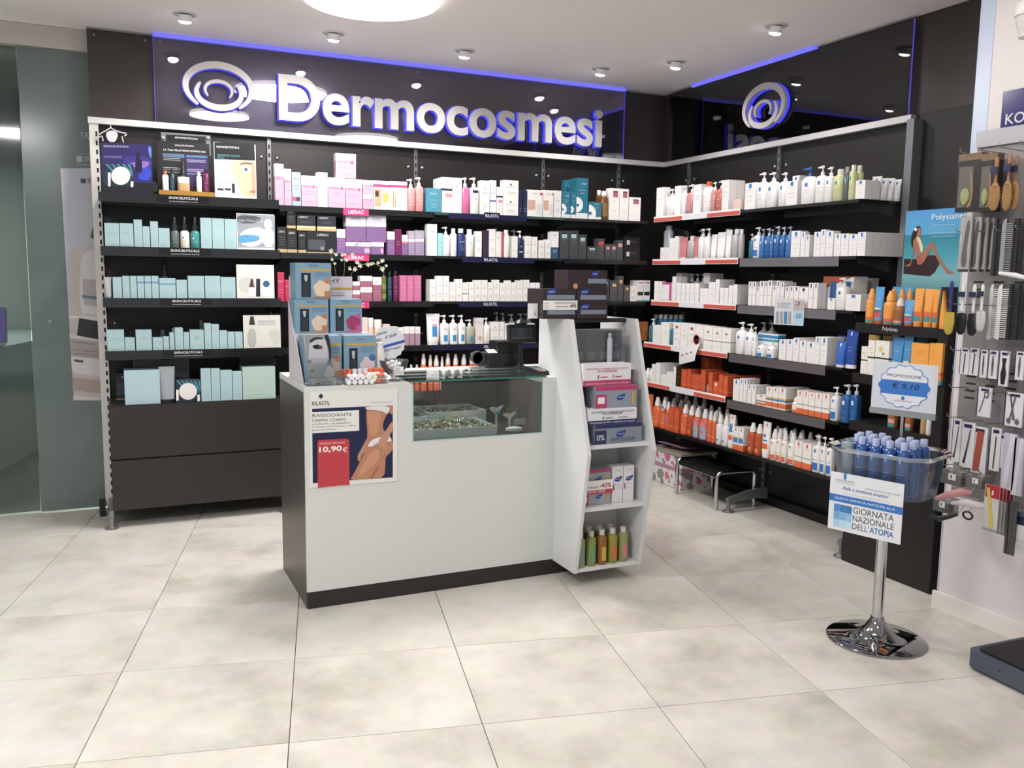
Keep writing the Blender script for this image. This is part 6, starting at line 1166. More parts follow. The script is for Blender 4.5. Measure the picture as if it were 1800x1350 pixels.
poly_on(mb, zl([(285, 1172), (516, 1160), (521, 1224), (293, 1236)]), fl_, M('#e4e5e6', .4), 5)
txt_on(mb, 'FARMACIA', fl_, *zl([(335, 1190)])[0], *zl([(455, 1183)])[0], M('#6b7a86', .4), 6, h=2.4); txt_on(mb, 'MAYA', fl_, *zl([(385, 1222)])[0], *zl([(485, 1216)])[0], M('#2f86c4', .4), 6, off=.01, h=5.2)
poly_on(mb, zl([(340, 1215), (372, 1200), (372, 1218), (350, 1228)]), fl_, M('#1c2c6c', .4), 6)
wch(mb, 'cover_print', r, sub=o)
mb = MB(); mb.box(.872, 1.018, .925, .928, CZ + .0005, CZ + .115, thin_glass('#d6dcdc', .03)); mb.box(.872, 1.018, .9282, 1.0, CZ + .0005, CZ + .003, thin_glass('#d6dcdc', .15)); wch(mb, 'clear_pocket', r)
# trays of miniature creams
ct = 0
tubm = {}
def minitube(x, y, z, c, ang, lab, up=False):
    key = (c, up)
    root = empty('mini_cream_tube', (x, y, z), ang, lab, 'tube', 'miniature hand creams heaped on the counter')
    if key not in tubm:
        mb = MB(); T = Matrix.Rotation(0 if up else PI / 2, 4, 'Y') @ Matrix.Translation((0, 0, 0 if up else -.03))
        mb.lathe([(.010, .012), (.0112, .02), (.0112, .05), (.0105, .06)], M(c, .35), 12, T=T); tb = mb.build('body', root)
        mb = MB(); mb.lathe([(.0108, .0), (.0108, .0115)], M('#e6e4e2', .35), 12, T=T); tc = mb.build('cap', root); tubm[key] = (tb.data, tc.data)
    else:
        for nm, me in zip(('body', 'cap'), tubm[key]):
            o = bpy.data.objects.new(nm, me); COL.objects.link(o); o.parent = root
    return root
cn = {'#dd5a26': 'orange', '#cfd0da': 'lilac-white', '#e6e4e2': 'white', '#c9a59c': 'pale pink'}
rows = [(1.040 + .0235 * i, .958, CZ + .0005 + .0002, '#dd5a26' if i < 2 else '#cfd0da' if i < 5 else '#dd5a26', True) for i in range(8)]
for i, (x, y, z, c, u) in enumerate(rows): minitube(x, y + .02, z, c, 0, cn[c] + ' miniature cream tube standing upright, ' + ordw(i + 1) + ' from left in the back row', True)
rng = random.Random(3); k = 0
mats_ = ['#cfd0da', '#e6e4e2', '#cfd0da', '#dd5a26', '#e6e4e2', '#dd5a26', '#dd5a26']
lay = [(0, 7, .935, 0), (1, 6, .935, 1)]
for lv, n, y, q in [(0, 5, .935, 0), (1, 4, .935, 1)]:
    for i in range(n):
        x = 1.045 + lv * .012 + i * .0245; c = mats_[i] if lv == 0 else ['#cfd0da', '#e6e4e2', '#c9a59c', '#dd5a26', '#dd5a26', '#e6e4e2'][i]; k += 1
        minitube(x, .937, CZ + .0125 + lv * .0195, c, PI / 2, cn[c] + ' miniature cream tube lying in the clear tray, ' + ordw(i + 1) + ' from left, ' + ('lower' if lv == 0 else 'upper') + ' layer')
for i, (x, y, z, c, a) in enumerate([(1.158, .927, .0125, '#dd5a26', .12), (1.160, .951, .0125, '#dd5a26', .1), (1.155, .939, .033, '#dd5a26', .2), (1.150, .975, .0125, '#c9a59c', -.1), (1.130, .958, .036, '#cfd0da', .3)]):
    minitube(x + .032, y, CZ + z, c, PI + a, cn[c] + ' miniature cream tube lying sideways, ' + ordw(i + 1) + ' of the loose pile right of the daisy')
r = wroot('clear_tray', (1.12, .94, CZ), 'clear open tray holding miniature creams at the counter edge', 'tray')
mb = MB(); TG = thin_glass('#d6dde0', .15); mb.box(1.028, 1.215, .9155, .9175, CZ + .0004, CZ + .034, TG); mb.box(1.028, 1.030, .918, .965, CZ + .0004, CZ + .034, TG); wch(mb, 'walls', r)
r = wroot('flower_ornament', (1.145, .917, CZ + .03), 'small white fabric daisy on the tray of miniature creams', 'flower')
mb = MB()
for t in range(7):
    a = 2 * PI * t / 7; c = (1.145 + .014 * math.cos(a), .9135, CZ + .03 + .014 * math.sin(a)); mb.lathe([(0, 0), (.009, .001), (0, .002)], M('#e9e9dc', .6), 8, T=Matrix.Translation(c) @ Matrix.Rotation(PI / 2, 4, 'X'))
tag(wch(mb, 'petals', r), kind='stuff')
mb = MB(); mb.lathe([(0, 0), (.007, .001), (0, .004)], M('#cfcf6a', .6), 10, T=Matrix.Translation((1.145, .9112, CZ + .03)) @ Matrix.Rotation(PI / 2, 4, 'X')); wch(mb, 'flower_centre', r)
# glass bowl of wrapped creams, with a price card
bx, by = 1.272, 1.01
r = wroot('glass_bowl', (bx, by, CZ), 'footed clear glass bowl full of white wrapped samples', 'bowl')
mb = MB(); mb.lathe([(.030, .0008), (.030, .004), (.010, .010), (.012, .018), (.038, .035), (.056, .06), (.064, .092), (.062, .092), (.054, .061), (.036, .038), (0, .024)], thin_glass('#dfe6e6', .12, .02), 24, c=(bx, by, CZ)); wch(mb, 'bowl', r)
rng = random.Random(5)
for i in range(13):
    a = i * 2.4; rr = .012 + .027 * (i % 4) / 3; z = CZ + .05 + .0085 * (i // 3)
    mb = MB(); T = Matrix.Translation((bx + rr * math.cos(a), by + rr * math.sin(a), z)) @ Matrix.Rotation(a, 4, 'Z') @ Matrix.Rotation(rng.uniform(.2, .9), 4, 'X')
    loft(mb, [[T @ Vector(q) for q in sqz(w_, w_ * .7, z_, 2.4, 12)] for w_, z_ in ((.010, -.008), (.026, -.005), (.028, .003), (.012, .008))], M('#e2e2e0', .5))
    o = mb.build('wrapped_sample', None, loc=None); tag(o, 'white wrapped sample in the glass bowl, ' + ordw(i + 1) + ' from the bottom of the heap', 'sample', 'white wrapped samples in the glass bowl')
r = wroot('bowl_label', (bx, by - .07, CZ + .03), 'small handwritten label stuck to the front of the glass bowl', 'label')
mb = MB(); mb.box(bx - .022, bx + .022, by - .0705, by - .0695, CZ + .032, CZ + .068, WHITE); wch(mb, 'sticker', r)
mb = MB()
for i, s in enumerate(['CREMA', 'MANI', 'IDRATANTE', '€ 4,50']): text(mb, s, bx - .018, CZ + .059 - i * .0085, M('#1c1c20', .4), w=.036 if i > 1 else .024, h=.005, y=by - .0711, off=.01)
wch(mb, 'lettering', r)
# scalloped handwritten price card behind the bowl
r = wroot('scalloped_price_card', (1.28, 1.10, CZ), 'scalloped white card with blue stripe and handwritten price behind the bowl', 'price card'); fs_ = onY(1.095)
zs_ = lambda p: Z(640, 560, 10.386, p); cx, cz = 480, 440; pts = []
for t in range(96):
    a = 2 * PI * t / 96; rr = 1 + .035 * math.cos(16 * a); pts.append((455 + 290 * rr * math.cos(a), 440 + 300 * rr * math.sin(a)))
mb = MB(); pp = [PY(x, y, 1.0955) for x, y in zs_(pts)]; n = len(pp)
mb.add([tuple(p) for p in pp] + [(p.x, p.y + .002, p.z) for p in pp], [tuple(range(n - 1, -1, -1)), tuple(range(n, 2 * n))] + [(i, (i + 1) % n, n + (i + 1) % n, n + i) for i in range(n)], M('#d3d7de', .4)); wch(mb, 'card', r)
mb = MB(); poly_on(mb, zs_([(285, 510), (738, 385), (752, 430), (300, 555)]), fs_, M('#2a55b4', .4), 1); ink = M('#1c1c24', .4)
txt_on(mb, 'CREMA', fs_, *zs_([(225, 320)])[0], *zs_([(412, 265)])[0], ink, 1, shear=.3, h=4.2); txt_on(mb, 'CORPO', fs_, *zs_([(180, 440)])[0], *zs_([(320, 400)])[0], ink, 1, shear=.3, h=4.2)
txt_on(mb, '€ 10,00', fs_, *zs_([(385, 380)])[0], *zs_([(592, 320)])[0], ink, 1, shear=.3, off=.01, h=6.0); txt_on(mb, 'FORMATO VIAGGIO', fs_, *zs_([(320, 625)])[0], *zs_([(670, 535)])[0], ink, 1, shear=.3, off=.01, h=4.2)
wch(mb, 'lettering', r)
mb = MB(); mb.lathe([(.022, .0006), (.022, .10), (.018, .14), (.016, .143), (.0165, .165), (0, .166)], M('#d5d4d2', .4), 16, c=(1.222, 1.06, CZ)); tag(mb.build('white_bottle'), 'plain white bottle between the gift boxes and the price card', 'bottle')
# cosmetics trays in the glass display
FW = M('#ccd2d0', .4)
def ring_tray(x0, x1, y0, y1, z0, h, label):
    r = wroot('jewellery_tray', (x0, y0, z0), label, 'tray', 'grey display trays behind the counter glass'); mb = MB(); t = .005
    mb.box(x0, x1, y0, y1, z0, z0 + .004, FW)
    for a in ((x0, x1, y0, y0 + t), (x0, x1, y1 - t, y1), (x0, x0 + t, y0 + t, y1 - t), (x1 - t, x1, y0 + t, y1 - t)): mb.box(*a, z0 + .004, z0 + h, FW)
    wch(mb, 'tray', r); return r
zd = WZ + .0004
ring_tray(1.332, 1.735, .925, 1.20, zd, .045, 'large grey tray of rings and hair clips at the front of the glass display')
ring_tray(1.332, 1.50, 1.205, 1.40, zd, .06, 'small grey tray at the back left of the glass display')
ring_tray(1.505, 1.80, 1.205, 1.44, zd, .075, 'tall grey tray at the back of the glass display')
rng = random.Random(11)
def baubles(x0, x1, y0, y1, z, n, label):
    cols = [M(c, .25, .7) for c in ('#b98d4a', '#cfc8b8', '#8c8578', '#6b4a2c', '#d9cfa0')] + [M('#e6e2c8', .4), M('#2a2522', .4)]
    mb = MB()
    for i in range(n):
        x, y = rng.uniform(x0, x1), rng.uniform(y0, y1); r_ = rng.uniform(.004, .009); zz_ = z + rng.uniform(.0, .012); m_ = rng.choice(cols)
        T = Matrix.Translation((x, y, zz_ + r_)) @ Matrix.Rotation(rng.uniform(0, 3), 4, 'X') @ Matrix.Rotation(rng.uniform(0, 3), 4, 'Y')
        pth = [T @ Vector((r_ * math.cos(2 * PI * k / 8), r_ * math.sin(2 * PI * k / 8), 0)) for k in range(8)]
        mb.tube(pth, .0014, m_, 4, closed=True)
        mb.lathe([(0, -.003), (.003, 0), (0, .003)], rng.choice(cols), 5, T=T @ Matrix.Translation((r_, 0, 0)))
    o = mb.build('costume_jewellery'); o.location = (0, 0, 0); return tag(o, label, 'jewellery', None, 'stuff')
baubles(1.345, 1.72, .935, 1.19, zd + .024, 330, 'heap of small gold and silver rings in the front tray')
baubles(1.345, 1.49, 1.215, 1.39, zd + .035, 60, 'loose rings in the small back left tray')
baubles(1.515, 1.79, 1.215, 1.43, zd + .045, 150, 'rings and beads in the tall back tray')
for i, (x, y, w) in enumerate([(1.60, 1.15, .03), (1.54, 1.08, .03), (1.765, 1.40, .03), (1.37, 1.30, .025)]):
    mb = MB(); z = zd + (.045 if i < 2 else .052 if i == 2 else .05); mb.box(x, x + w, y, y + .0012, z, z + .026, M('#e3dda8', .5)); rect(mb, x + .004, x + w - .004, z + .01, z + .014, M('#6c6a5c', .5), y - .0004)
    tag(mb.build('price_slip'), ['pale yellow price slip standing in the front tray', 'pale yellow price slip at the middle of the front tray', 'pale yellow price slip in the tall back tray', 'white price slip in the small back left tray'][i], 'price card')
mb = MB(); loft(mb, [[(1.43 + p[0], 1.27 + p[1], zd + .062 + p[2]) for p in sqz(.06, .014, z_, 2.4)] for z_ in (0, .006)], M('#5a2436', .35)); tag(mb.build('hair_clip'), 'dark red hair clip lying in the back left tray', 'hair clip')
# small jewellery trees
for i, (x, y, h, c2) in enumerate([(1.80, 1.08, .115, 1), (1.846, 1.03, .088, 0)]):
    r = wroot('jewellery_tree', (x, y, zd), ['pale T-shaped jewellery stand with teal bauble in the glass display', 'smaller pale T-shaped jewellery stand in the glass display'][i], 'jewellery stand'); PT = M('#bdbcae', .6)
    mb = MB(); shape(mb, [(-.007, 0), (.007, 0), (.005, h * .55), (.012, h * .7), (.034, h * .95), (.036, h), (.01, h * .92), (0, h * .88), (-.012, h * .95), (-.036, h * .9), (-.03, h * .8), (-.008, h * .66), (-.005, h * .55)], PT, y - .0015, x, zd, 1, 1)
    vs_ = mb.v[:]; n = len(vs_); mb.add([(v_[0], v_[1] + .003, v_[2]) for v_ in vs_], [tuple(range(n - 1, -1, -1))], PT); mb.add(vs_ + [(v_[0], v_[1] + .003, v_[2]) for v_ in vs_], [(k_, (k_ + 1) % n, n + (k_ + 1) % n, n + k_) for k_ in range(n)], PT); wch(mb, 'stand', r)
    if c2: mb = MB(); mb.lathe([(0, -.011), (.008, -.008), (.011, 0), (.008, .008), (0, .011)], M('#2b8f9c', .25), 14, c=(x, y - .014, zd + h * .72)); wch(mb, 'bauble', r)
mb = MB(); loft(mb, [[(1.845 + p[0], .975 + p[1], zd + p[2]) for p in sqz(w_, d_, z_, 2.6)] for w_, d_, z_ in ((.05, .03, .0005), (.085, .045, .010), (.08, .042, .02), (.02, .012, .028))], M('#dcdcdc', .6)); tag(mb.build('cushion'), 'small white satin cushion at the right of the glass display', 'cushion')
r = wroot('earring_stand', (1.885, 1.10, zd), 'clear sheet with rows of tiny earring studs', 'jewellery stand')
mb = MB(); mb.box(1.865, 1.945, 1.10, 1.1015, zd, zd + .10, thin_glass('#9a9a98', .2)); wch(mb, 'clear_sheet', r)
mb = MB()
for i in range(8):
    for j in range(10):
        if rng.random() < .75: mb.lathe([(0, 0), (.0017, .001), (0, .002)], M('#e6e6ea', .2, .5), 5, T=Matrix.Translation((1.869 + j * .0082, 1.0994, zd + .03 + i * .0088)) @ Matrix.Rotation(PI / 2, 4, 'X'))
tag(wch(mb, 'stud', r), kind='stuff')
mb = MB()
for i in range(10):
    T = Matrix.Translation((1.868 + .006 * i, 1.02, zd + .04)); mb.tube([T @ Vector((0, .012 * math.cos(t * PI / 5), .015 * math.sin(t * PI / 5) )) for t in range(10)], .0012, M('#dfe0e2', .2, .6), 4, closed=True)
tag(mb.build('bangle_stack'), 'row of thin silver hoops beside the cushion', 'jewellery', None, 'stuff')
# till: customer display, printer, card terminal
r = wroot('customer_display', (2.01, 1.27, CZ), 'black pole-mounted customer price display beside the tower', 'customer display'); BK = M('#17191c', .35)
mb = MB(); T = Matrix.Translation((2.015, 1.27, 1.135)) @ Matrix.Rotation(math.radians(-8), 4, 'Z') @ Matrix.Rotation(math.radians(-10), 4, 'X')
mb.rbox(-.072, .072, -.022, .022, -.045, .045, .006, BK, T=T); o = wch(mb, 'screen_housing', r)
mb = MB(); mb.box(-.058, .052, -.0232, -.0222, -.020, .028, M('#2f3538', .15), T=T); mb.box(-.058, .052, -.0238, -.0222, -.026, -.0205, M('#4b5052', .2), T=T); wch(mb, 'screen', r, sub=o)
mb = MB(); mb.tube([(2.018, 1.285, CZ + .02), (2.018, 1.285, 1.10)], .014, BK, 12); wch(mb, 'pole', r)
mb = MB(); mb.lathe([(.05, .0006), (.05, .008), (.02, .018), (.018, .03)], BK, 20, c=(2.018, 1.285, CZ)); wch(mb, 'base', r)
mb = MB(); mb.lathe([(.0, .0), (.03, .0), (.034, .012), (.02, .028), (0, .03)], BK, 16, c=(2.04, 1.33, 1.175)); mb.tube([(2.04, 1.33, 1.14), (2.04, 1.33, 1.175)], .01, BK, 8); wch(mb, 'scanner_head', r)
r = wroot('receipt_printer', (1.87, 1.36, CZ), 'black receipt printer with a paper slip on the counter', 'printer')
mb = MB(); mb.rbox(1.865, 2.035, 1.338, 1.475, CZ + .0006, CZ + .075, .008, M('#1e2124', .35)); wch(mb, 'housing', r, bevel=.002)
mb = MB(); mb.box(1.925, 2.03, 1.345, 1.47, CZ + .0755, CZ + .135, M('#181614', .35)); wch(mb, 'lid', r, bevel=.004)
mb = MB(); T = Matrix.Translation((1.895, 1.345, CZ + .078)) @ Matrix.Rotation(.3, 4, 'X'); mb.box(-.025, .025, 0, .05, 0, .001, M('#d8d8d2', .5), T=T); wch(mb, 'paper_slip', r)
r = wroot('tape_dispenser', (1.72, 1.37, CZ), 'clear round tape dispenser left of the printer', 'tape dispenser')
mb = MB(); T = Matrix.Translation((1.825, 1.38, CZ + .052)) @ Matrix.Rotation(PI / 2, 4, 'X'); mb.lathe([(.03, -.012), (.036, -.012), (.036, .012), (.03, .012), (.03, -.012)], M('#4a4f51', .2), 24, T=T); wch(mb, 'roll', r)
mb = MB(); mb.box(1.785, 1.862, 1.365, 1.395, CZ + .0006, CZ + .0075, M('#8d9194', .2)); wch(mb, 'foot', r)
r = wroot('card_terminal', (1.995, 1.03, CZ), 'small black card payment terminal on the right of the counter', 'card terminal')
T = Matrix.Translation((1.998, 1.04, CZ + .0006)) @ Matrix.Rotation(math.radians(12), 4, 'Z')
mb = MB(); pr = [(-.06, 0), (.06, 0), (.06, .034), (-.06, .016)]; mb.add([T @ Vector((x, y, z)) for x in (-.038, .038) for y, z in pr], [(0, 1, 2, 3), (7, 6, 5, 4), (0, 4, 5, 1), (1, 5, 6, 2), (2, 6, 7, 3), (3, 7, 4, 0)], M('#1c2022', .35)); o = wch(mb, 'housing', r, bevel=.003)
T2 = T @ Matrix.Translation((0, -.06, .0165)) @ Matrix.Rotation(math.radians(8.5), 4, 'X')
mb = MB(); mb.box(-.028, .028, .08, .112, .0, .0012, M('#3f5a54', .2), T=T2); wch(mb, 'screen', r, sub=o)
for i in range(4):
    for j in range(3):
        c = '#b4433a' if (i == 0 and j == 0) else '#c9a93a' if (i == 0 and j == 1) else '#3f8a5c' if (i == 0) else '#7e8688'
        mb = MB(); mb.box(-.027 + j * .019, -.011 + j * .019, .012 + i * .016, .022 + i * .016, 0, .002, M(c, .4), T=T2); wch(mb, 'key', r, sub=o)
# orchid behind the display
r = wroot('orchid', (1.18, 1.37, CZ), 'white flowering branch in a dark vase behind the gift boxes', 'plant')
mb = MB(); mb.lathe([(.03, .0006), (.036, .08), (.032, .2), (.034, .205), (.0, .2)], M('#15181a', .2), 16, c=(1.17, 1.40, CZ)); wch(mb, 'vase', r)
GR = M('#5f7444', .5); PE = M('#e9e6d2', .55)
def o3(px, py, Y=1.36): return PY(px, py, Y)
for L in ([(600, 600), (598, 520), (590, 480), (588, 466), (578, 440)], [(602, 600), (600, 520), (606, 470), (604, 450), (618, 440), (640, 415)], [(604, 600), (612, 520), (618, 480), (632, 466), (655, 462), (672, 470), (682, 468)]):
    mb = MB(); mb.tube([o3(*p) for p in L], .0016, GR, 6); wch(mb, 'stem', r)
rng = random.Random(4)
FL = [(581, 441, 7), (590, 447, 6), (583, 456, 5), (588, 463, 5), (601, 448, 6), (606, 447, 5), (600, 457, 5), (608, 456, 7), (618, 447, 6), (614, 472, 6), (623, 473, 7), (627, 461, 7), (632, 467, 7), (646, 465, 7), (651, 464, 6), (655, 463, 5), (664, 462, 6), (671, 458, 7), (671, 473, 8), (678, 467, 5)]
for i, (px_, py_, s) in enumerate(FL):
    c = o3(px_, py_); s_ = s * .0019; mb = MB()
    for t in range(5):
        a = t * 2 * PI / 5 + rng.uniform(0, 1); T = Matrix.Translation(c) @ Matrix.Rotation(a, 4, 'Y') @ Matrix.Rotation(.5, 4, 'X')
        mb.add([T @ Vector(v_) for v_ in ((0, 0, 0), (s_ * .45, -.003, s_ * .5), (0, -.004, s_ * 1.25), (-s_ * .45, -.003, s_ * .5), (0, -.002, s_ * .6))], [(0, 1, 4), (1, 2, 4), (2, 3, 4), (3, 0, 4)], PE, True)
    mb.lathe([(0, -.003), (s_ * .35, 0), (0, .003)], M('#d9cf8c', .5), 6, T=Matrix.Translation(c) @ Matrix.Rotation(PI / 2, 4, 'X')); wch(mb, 'blossom', r)
# ------------------------------------------------------------------ handwritten / hanging price papers on the right wall
r = wroot('price_leaflet', (XF - .008, 1.30, 1.20), 'white and pink leaflet marked minus seven and minus twenty on a grey shelf edge', 'price card'); fq = onX(XF - .008)
zq = lambda p: Z(1290, 480, 6.667, p)
mb = MB(); q = [PX(x, y, XF - .0075) for x, y in zq([(480, 290), (832, 320), (812, 620), (466, 600)])]
mb.add([tuple(p) for p in q] + [(p.x + .001, p.y, p.z) for p in q], [(0, 1, 2, 3), (7, 6, 5, 4), (0, 4, 5, 1), (1, 5, 6, 2), (2, 6, 7, 3), (3, 7, 4, 0)], M('#cdcdd4', .4)); wch(mb, 'paper', r)
mb = MB(); poly_on(mb, zq([(698, 312), (830, 322), (826, 440), (696, 436)]), fq, M('#b9a9ac', .4), 1); poly_on(mb, zq([(700, 445), (826, 448), (815, 615), (690, 608)]), fq, M('#a9c9da', .4), 1)
txt_on(mb, '-7', fq, *zq([(725, 390)])[0], *zq([(780, 392)])[0], M('#22222a', .4), 2, off=.01, h=8); txt_on(mb, '-20', fq, *zq([(706, 530)])[0], *zq([(795, 532)])[0], M('#1f6f9c', .4), 2, off=.01, h=8.5)
txt_on(mb, 'LA SERENITA', fq, *zq([(510, 370)])[0], *zq([(670, 374)])[0], M('#7f9fae', .4), 2, h=4); txt_on(mb, 'ADDOSSO', fq, *zq([(510, 405)])[0], *zq([(650, 409)])[0], M('#7f9fae', .4), 2, h=4)
for i in range(4): poly_on(mb, zq([(495 + 48 * i, 450), (528 + 48 * i, 452), (524 + 48 * i, 595), (490 + 48 * i, 592)]), fq, M('#9a9ba4' if i != 2 else '#3f7fb0', .4), 2)
wch(mb, 'print', r)
r = wroot('price_leaflet', (XF2 - .02, 2.0, .96), 'curled white leaflet with pictures hanging over the red shelf edge', 'price card')
mb = MB(); mb2 = MB(); N = 8
A, B = PX(1195, 612, XF2 - .01), PX(1232, 600, XF2 - .01); A2, B2 = PX(1197, 641, XF2 - .01), PX(1229, 634, XF2 - .01)
vs_ = []
for i in range(N + 1):
    t = i / N
    for j in range(5):
        s = j / 4; p = (A.lerp(B, t)).lerp(A2.lerp(B2, t), s); vs_.append((p.x - .035 * math.sin(PI * .5 * s) * (.4 + .6 * t) , p.y, p.z))
mb.add(vs_, [(i * 5 + j, (i + 1) * 5 + j, (i + 1) * 5 + j + 1, i * 5 + j + 1) for i in range(N) for j in range(4)], M('#d5d3d3', .45), True); wch(mb, 'paper', r)
for i in (1, 3, 5):
    ids = [(i * 5 + 1), (i * 5 + 2)]; a_, b_ = Vector(vs_[i * 5 + 2]), Vector(vs_[(i + 1) * 5 + 2]); mb2.add([a_ + Vector((-.001, 0, 0)), b_ + Vector((-.001, 0, 0)), b_ + Vector((-.001, 0, .006)), a_ + Vector((-.001, 0, .006))], [(0, 1, 2, 3)], M('#3a3a3e', .4))
wch(mb2, 'print', r)
r = wroot('round_price_badge', (XF2 - .012, 1.97, 1.05), 'white round price badge with a red ring before the white cartons', 'price card')
mb = MB(); c = PX(1225, 597, XF2 - .012); T = Matrix.Translation(c) @ Matrix.Rotation(-PI / 2, 4, 'Y'); mb.lathe([(.036, 0), (.036, .001), (0, .0012)], M('#dedada', .4), 28, T=T); wch(mb, 'disc', r)
mb = MB(); mb.lathe([(.027, .003), (.027, .004), (.034, .004), (.034, .003)], M('#c9605a', .4), 28, T=T); wch(mb, 'ring', r)
mb = MB(); fq2 = onX(c.x - .003); txt_on(mb, '10', fq2, 1222, 600, 1228, 601, M('#5a5a5e', .4), 1, h=5); wch(mb, 'lettering', r)
mb = MB(); c = PX(1165, 716, XF2 - .006); T = Matrix.Translation(c) @ Matrix.Rotation(-PI / 2, 4, 'Y'); mb.lathe([(.021, 0), (.021, .001), (0, .0012)], M('#cfd6e2', .4), 20, T=T); mb.lathe([(.012, .0025), (0, .0026)], M('#3f6f9c', .4), 8, T=T); tag(mb.build('round_sticker'), 'small round blue and white sticker on the orange spray bottles', 'price card')
A_ = SH[('R', 0, 4)]; tag(A_['root'], A_['root']['label'])
# purple pack behind the blue bottles
pbx = PX(1139, 560, 3.80); put('silum', .16, .05, .105, (3.86, 2.36, ZR[4] + .0003), -PI / 2, 'purple box with yellow corner behind the silver-capped bottles', 'purple boxes')
mb = MB(); mb.box(3.75, 3.93, 2.30, 2.33, ZR[4] + .0005, ZR[4] + .001, DK)
# picture pack in the corner of the second shelf
put('sun', .10, .04, .115, (3.50, 2.63, ZB[2] + .0003), -.35, 'sun-care picture box standing in the corner of the second shelf', 'picture boxes')
# ------------------------------------------------------------------ storage box, stool, floor feet
def foot(x, y, nm, lab):
    r = wroot('floor_support', (x, y, 0), lab, 'floor support', 'levelling legs of the right-hand shelving'); S_ = M('#7c8284', .35, .6)
    mb = MB(); mb.add([(xx, yy, zz_) for yy in (y - .014, y + .014) for xx, zz_ in ((x - .012, .058), (x - .012, .088), (x + .16, .125), (x + .26, .13), (x + .29, .13), (x + .29, .06), (x + .2, .07))], [tuple(range(7)), tuple(range(13, 6, -1))] + [(i, 7 + i, 7 + (i + 1) % 7, (i + 1) % 7) for i in range(7)], S_); wch(mb, 'arm', r)
    mb = MB(); mb.lathe([(.036, .0005), (.036, .006), (.012, .018), (.010, .06)], S_, 20, c=(x, y, 0)); wch(mb, 'foot', r)
p = PZ(1280, 900, 0); foot(p.x, p.y, '', 'grey shelving leg with round foot right of the step stool')
p = PZ(1481, 980, 0); foot(p.x, .575, '', 'grey shelving leg with round foot beside the black end unit')
mb = MB(); mb.box(3.900, 3.9495, .64, 2.5, .0, .055, BLACK); tag(mb.build('baseboard_back'), kind='structure')
bp = [PZ(1189, 868, 0), PZ(1258, 897, 0), PZ(1324, 891, 0)]; bp.append(bp[0] + bp[2] - bp[1])
sh_ = .235
r = wroot('step_stool', (bp[0] + bp[2]) / 2, 'low step stool with black seat and chrome tube legs', 'stool')
def leg_frame(a, b):
    mb = MB(); u = (b - a).normalized(); path = [a + Vector((0, 0, .001))]; h = sh_ - .03
    path += [a + Vector((0, 0, h))] + [a + u * (.035 * (1 - math.cos(t))) + Vector((0, 0, h + .03 * math.sin(t))) for t in (.4, .8, 1.2, PI / 2)]
    path += [b - u * (.035 * (1 - math.cos(t))) + Vector((0, 0, h + .03 * math.sin(t))) for t in (PI / 2, 1.2, .8, .4)] + [b + Vector((0, 0, h)), b + Vector((0, 0, .001))]
    mb.tube(path, .0125, CHROME, 12); return mb
wch(leg_frame(bp[1], bp[2]), 'leg_frame', r); wch(leg_frame(bp[0], bp[3]), 'leg_frame', r)
mb = MB(); e1 = (bp[1] - bp[0]).normalized() * .014; q = [bp[0] + e1 , bp[1] - e1, bp[2] - e1, bp[3] + e1]
mb.add([(p.x, p.y, z) for z in (sh_ - .028, sh_ - .006) for p in q], [(3, 2, 1, 0), (4, 5, 6, 7), (0, 1, 5, 4), (1, 2, 6, 5), (2, 3, 7, 6), (3, 0, 4, 7)], M('#161616', .45)); wch(mb, 'seat', r, bevel=.003)
mb = MB(); mb.tube([q[0] + Vector((0, 0, sh_ - .03)), q[1] + Vector((0, 0, sh_ - .03))], .005, CHROME, 8); wch(mb, 'front_rail', r)
r = wroot('storage_box', (3.76, 2.20, 0), 'floral white and pink storage box on the floor behind the stool', 'box')
FB = bpy.data.materials.new('floral'); FB.use_nodes = True; nt = FB.node_tree; bb = nt.nodes['Principled BSDF']; vo = nt.nodes.new('ShaderNodeTexNoise'); vo.inputs['Scale'].default_value = 14; cr = nt.nodes.new('ShaderNodeValToRGB')
cr.color_ramp.interpolation = 'CONSTANT'; cr.color_ramp.elements[0].color = (*lin('#8c8784'), 1); cr.color_ramp.elements[1].position = .42; cr.color_ramp.elements[1].color = (*lin('#d9d5d3'), 1); e_ = cr.color_ramp.elements.new(.60); e_.color = (*lin('#c46a8c'), 1)
tc = nt.nodes.new('ShaderNodeTexCoord'); nt.links.new(tc.outputs['Object'], vo.inputs['Vector']); nt.links.new(vo.outputs['Fac'], cr.inputs[0]); nt.links.new(cr.outputs[0], bb.inputs['Base Color'])
mb = MB(); mb.box(3.60, 3.88, 2.06, 2.40, .001, .115, FB); mb.box(3.60, 3.88, 2.06, 2.40, .116, .145, M('#b57a9c', .5)); mb.box(3.60, 3.88, 2.06, 2.40, .146, .225, FB); wch(mb, 'body', r, bevel=.002)
mb = MB(); mb.box(3.59, 3.89, 2.05, 2.41, .2255, .25, M('#9a9384', .5)); wch(mb, 'lid', r, bevel=.003)
mb = MB(); T = Matrix.Translation((3.70, 2.22, .275)) @ Matrix.Rotation(.12, 4, 'Y') @ Matrix.Rotation(.2, 4, 'Z'); mb.box(-.09, .1, -.13, .13, 0, .004, M('#b377a0', .5), T=T); mb.box(-.03, .03, -.05, .05, -.020, -.0002, M('#b377a0', .5), T=T); tag(mb.build('pink_folder'), 'mauve card folder lying on the storage box', 'folder')
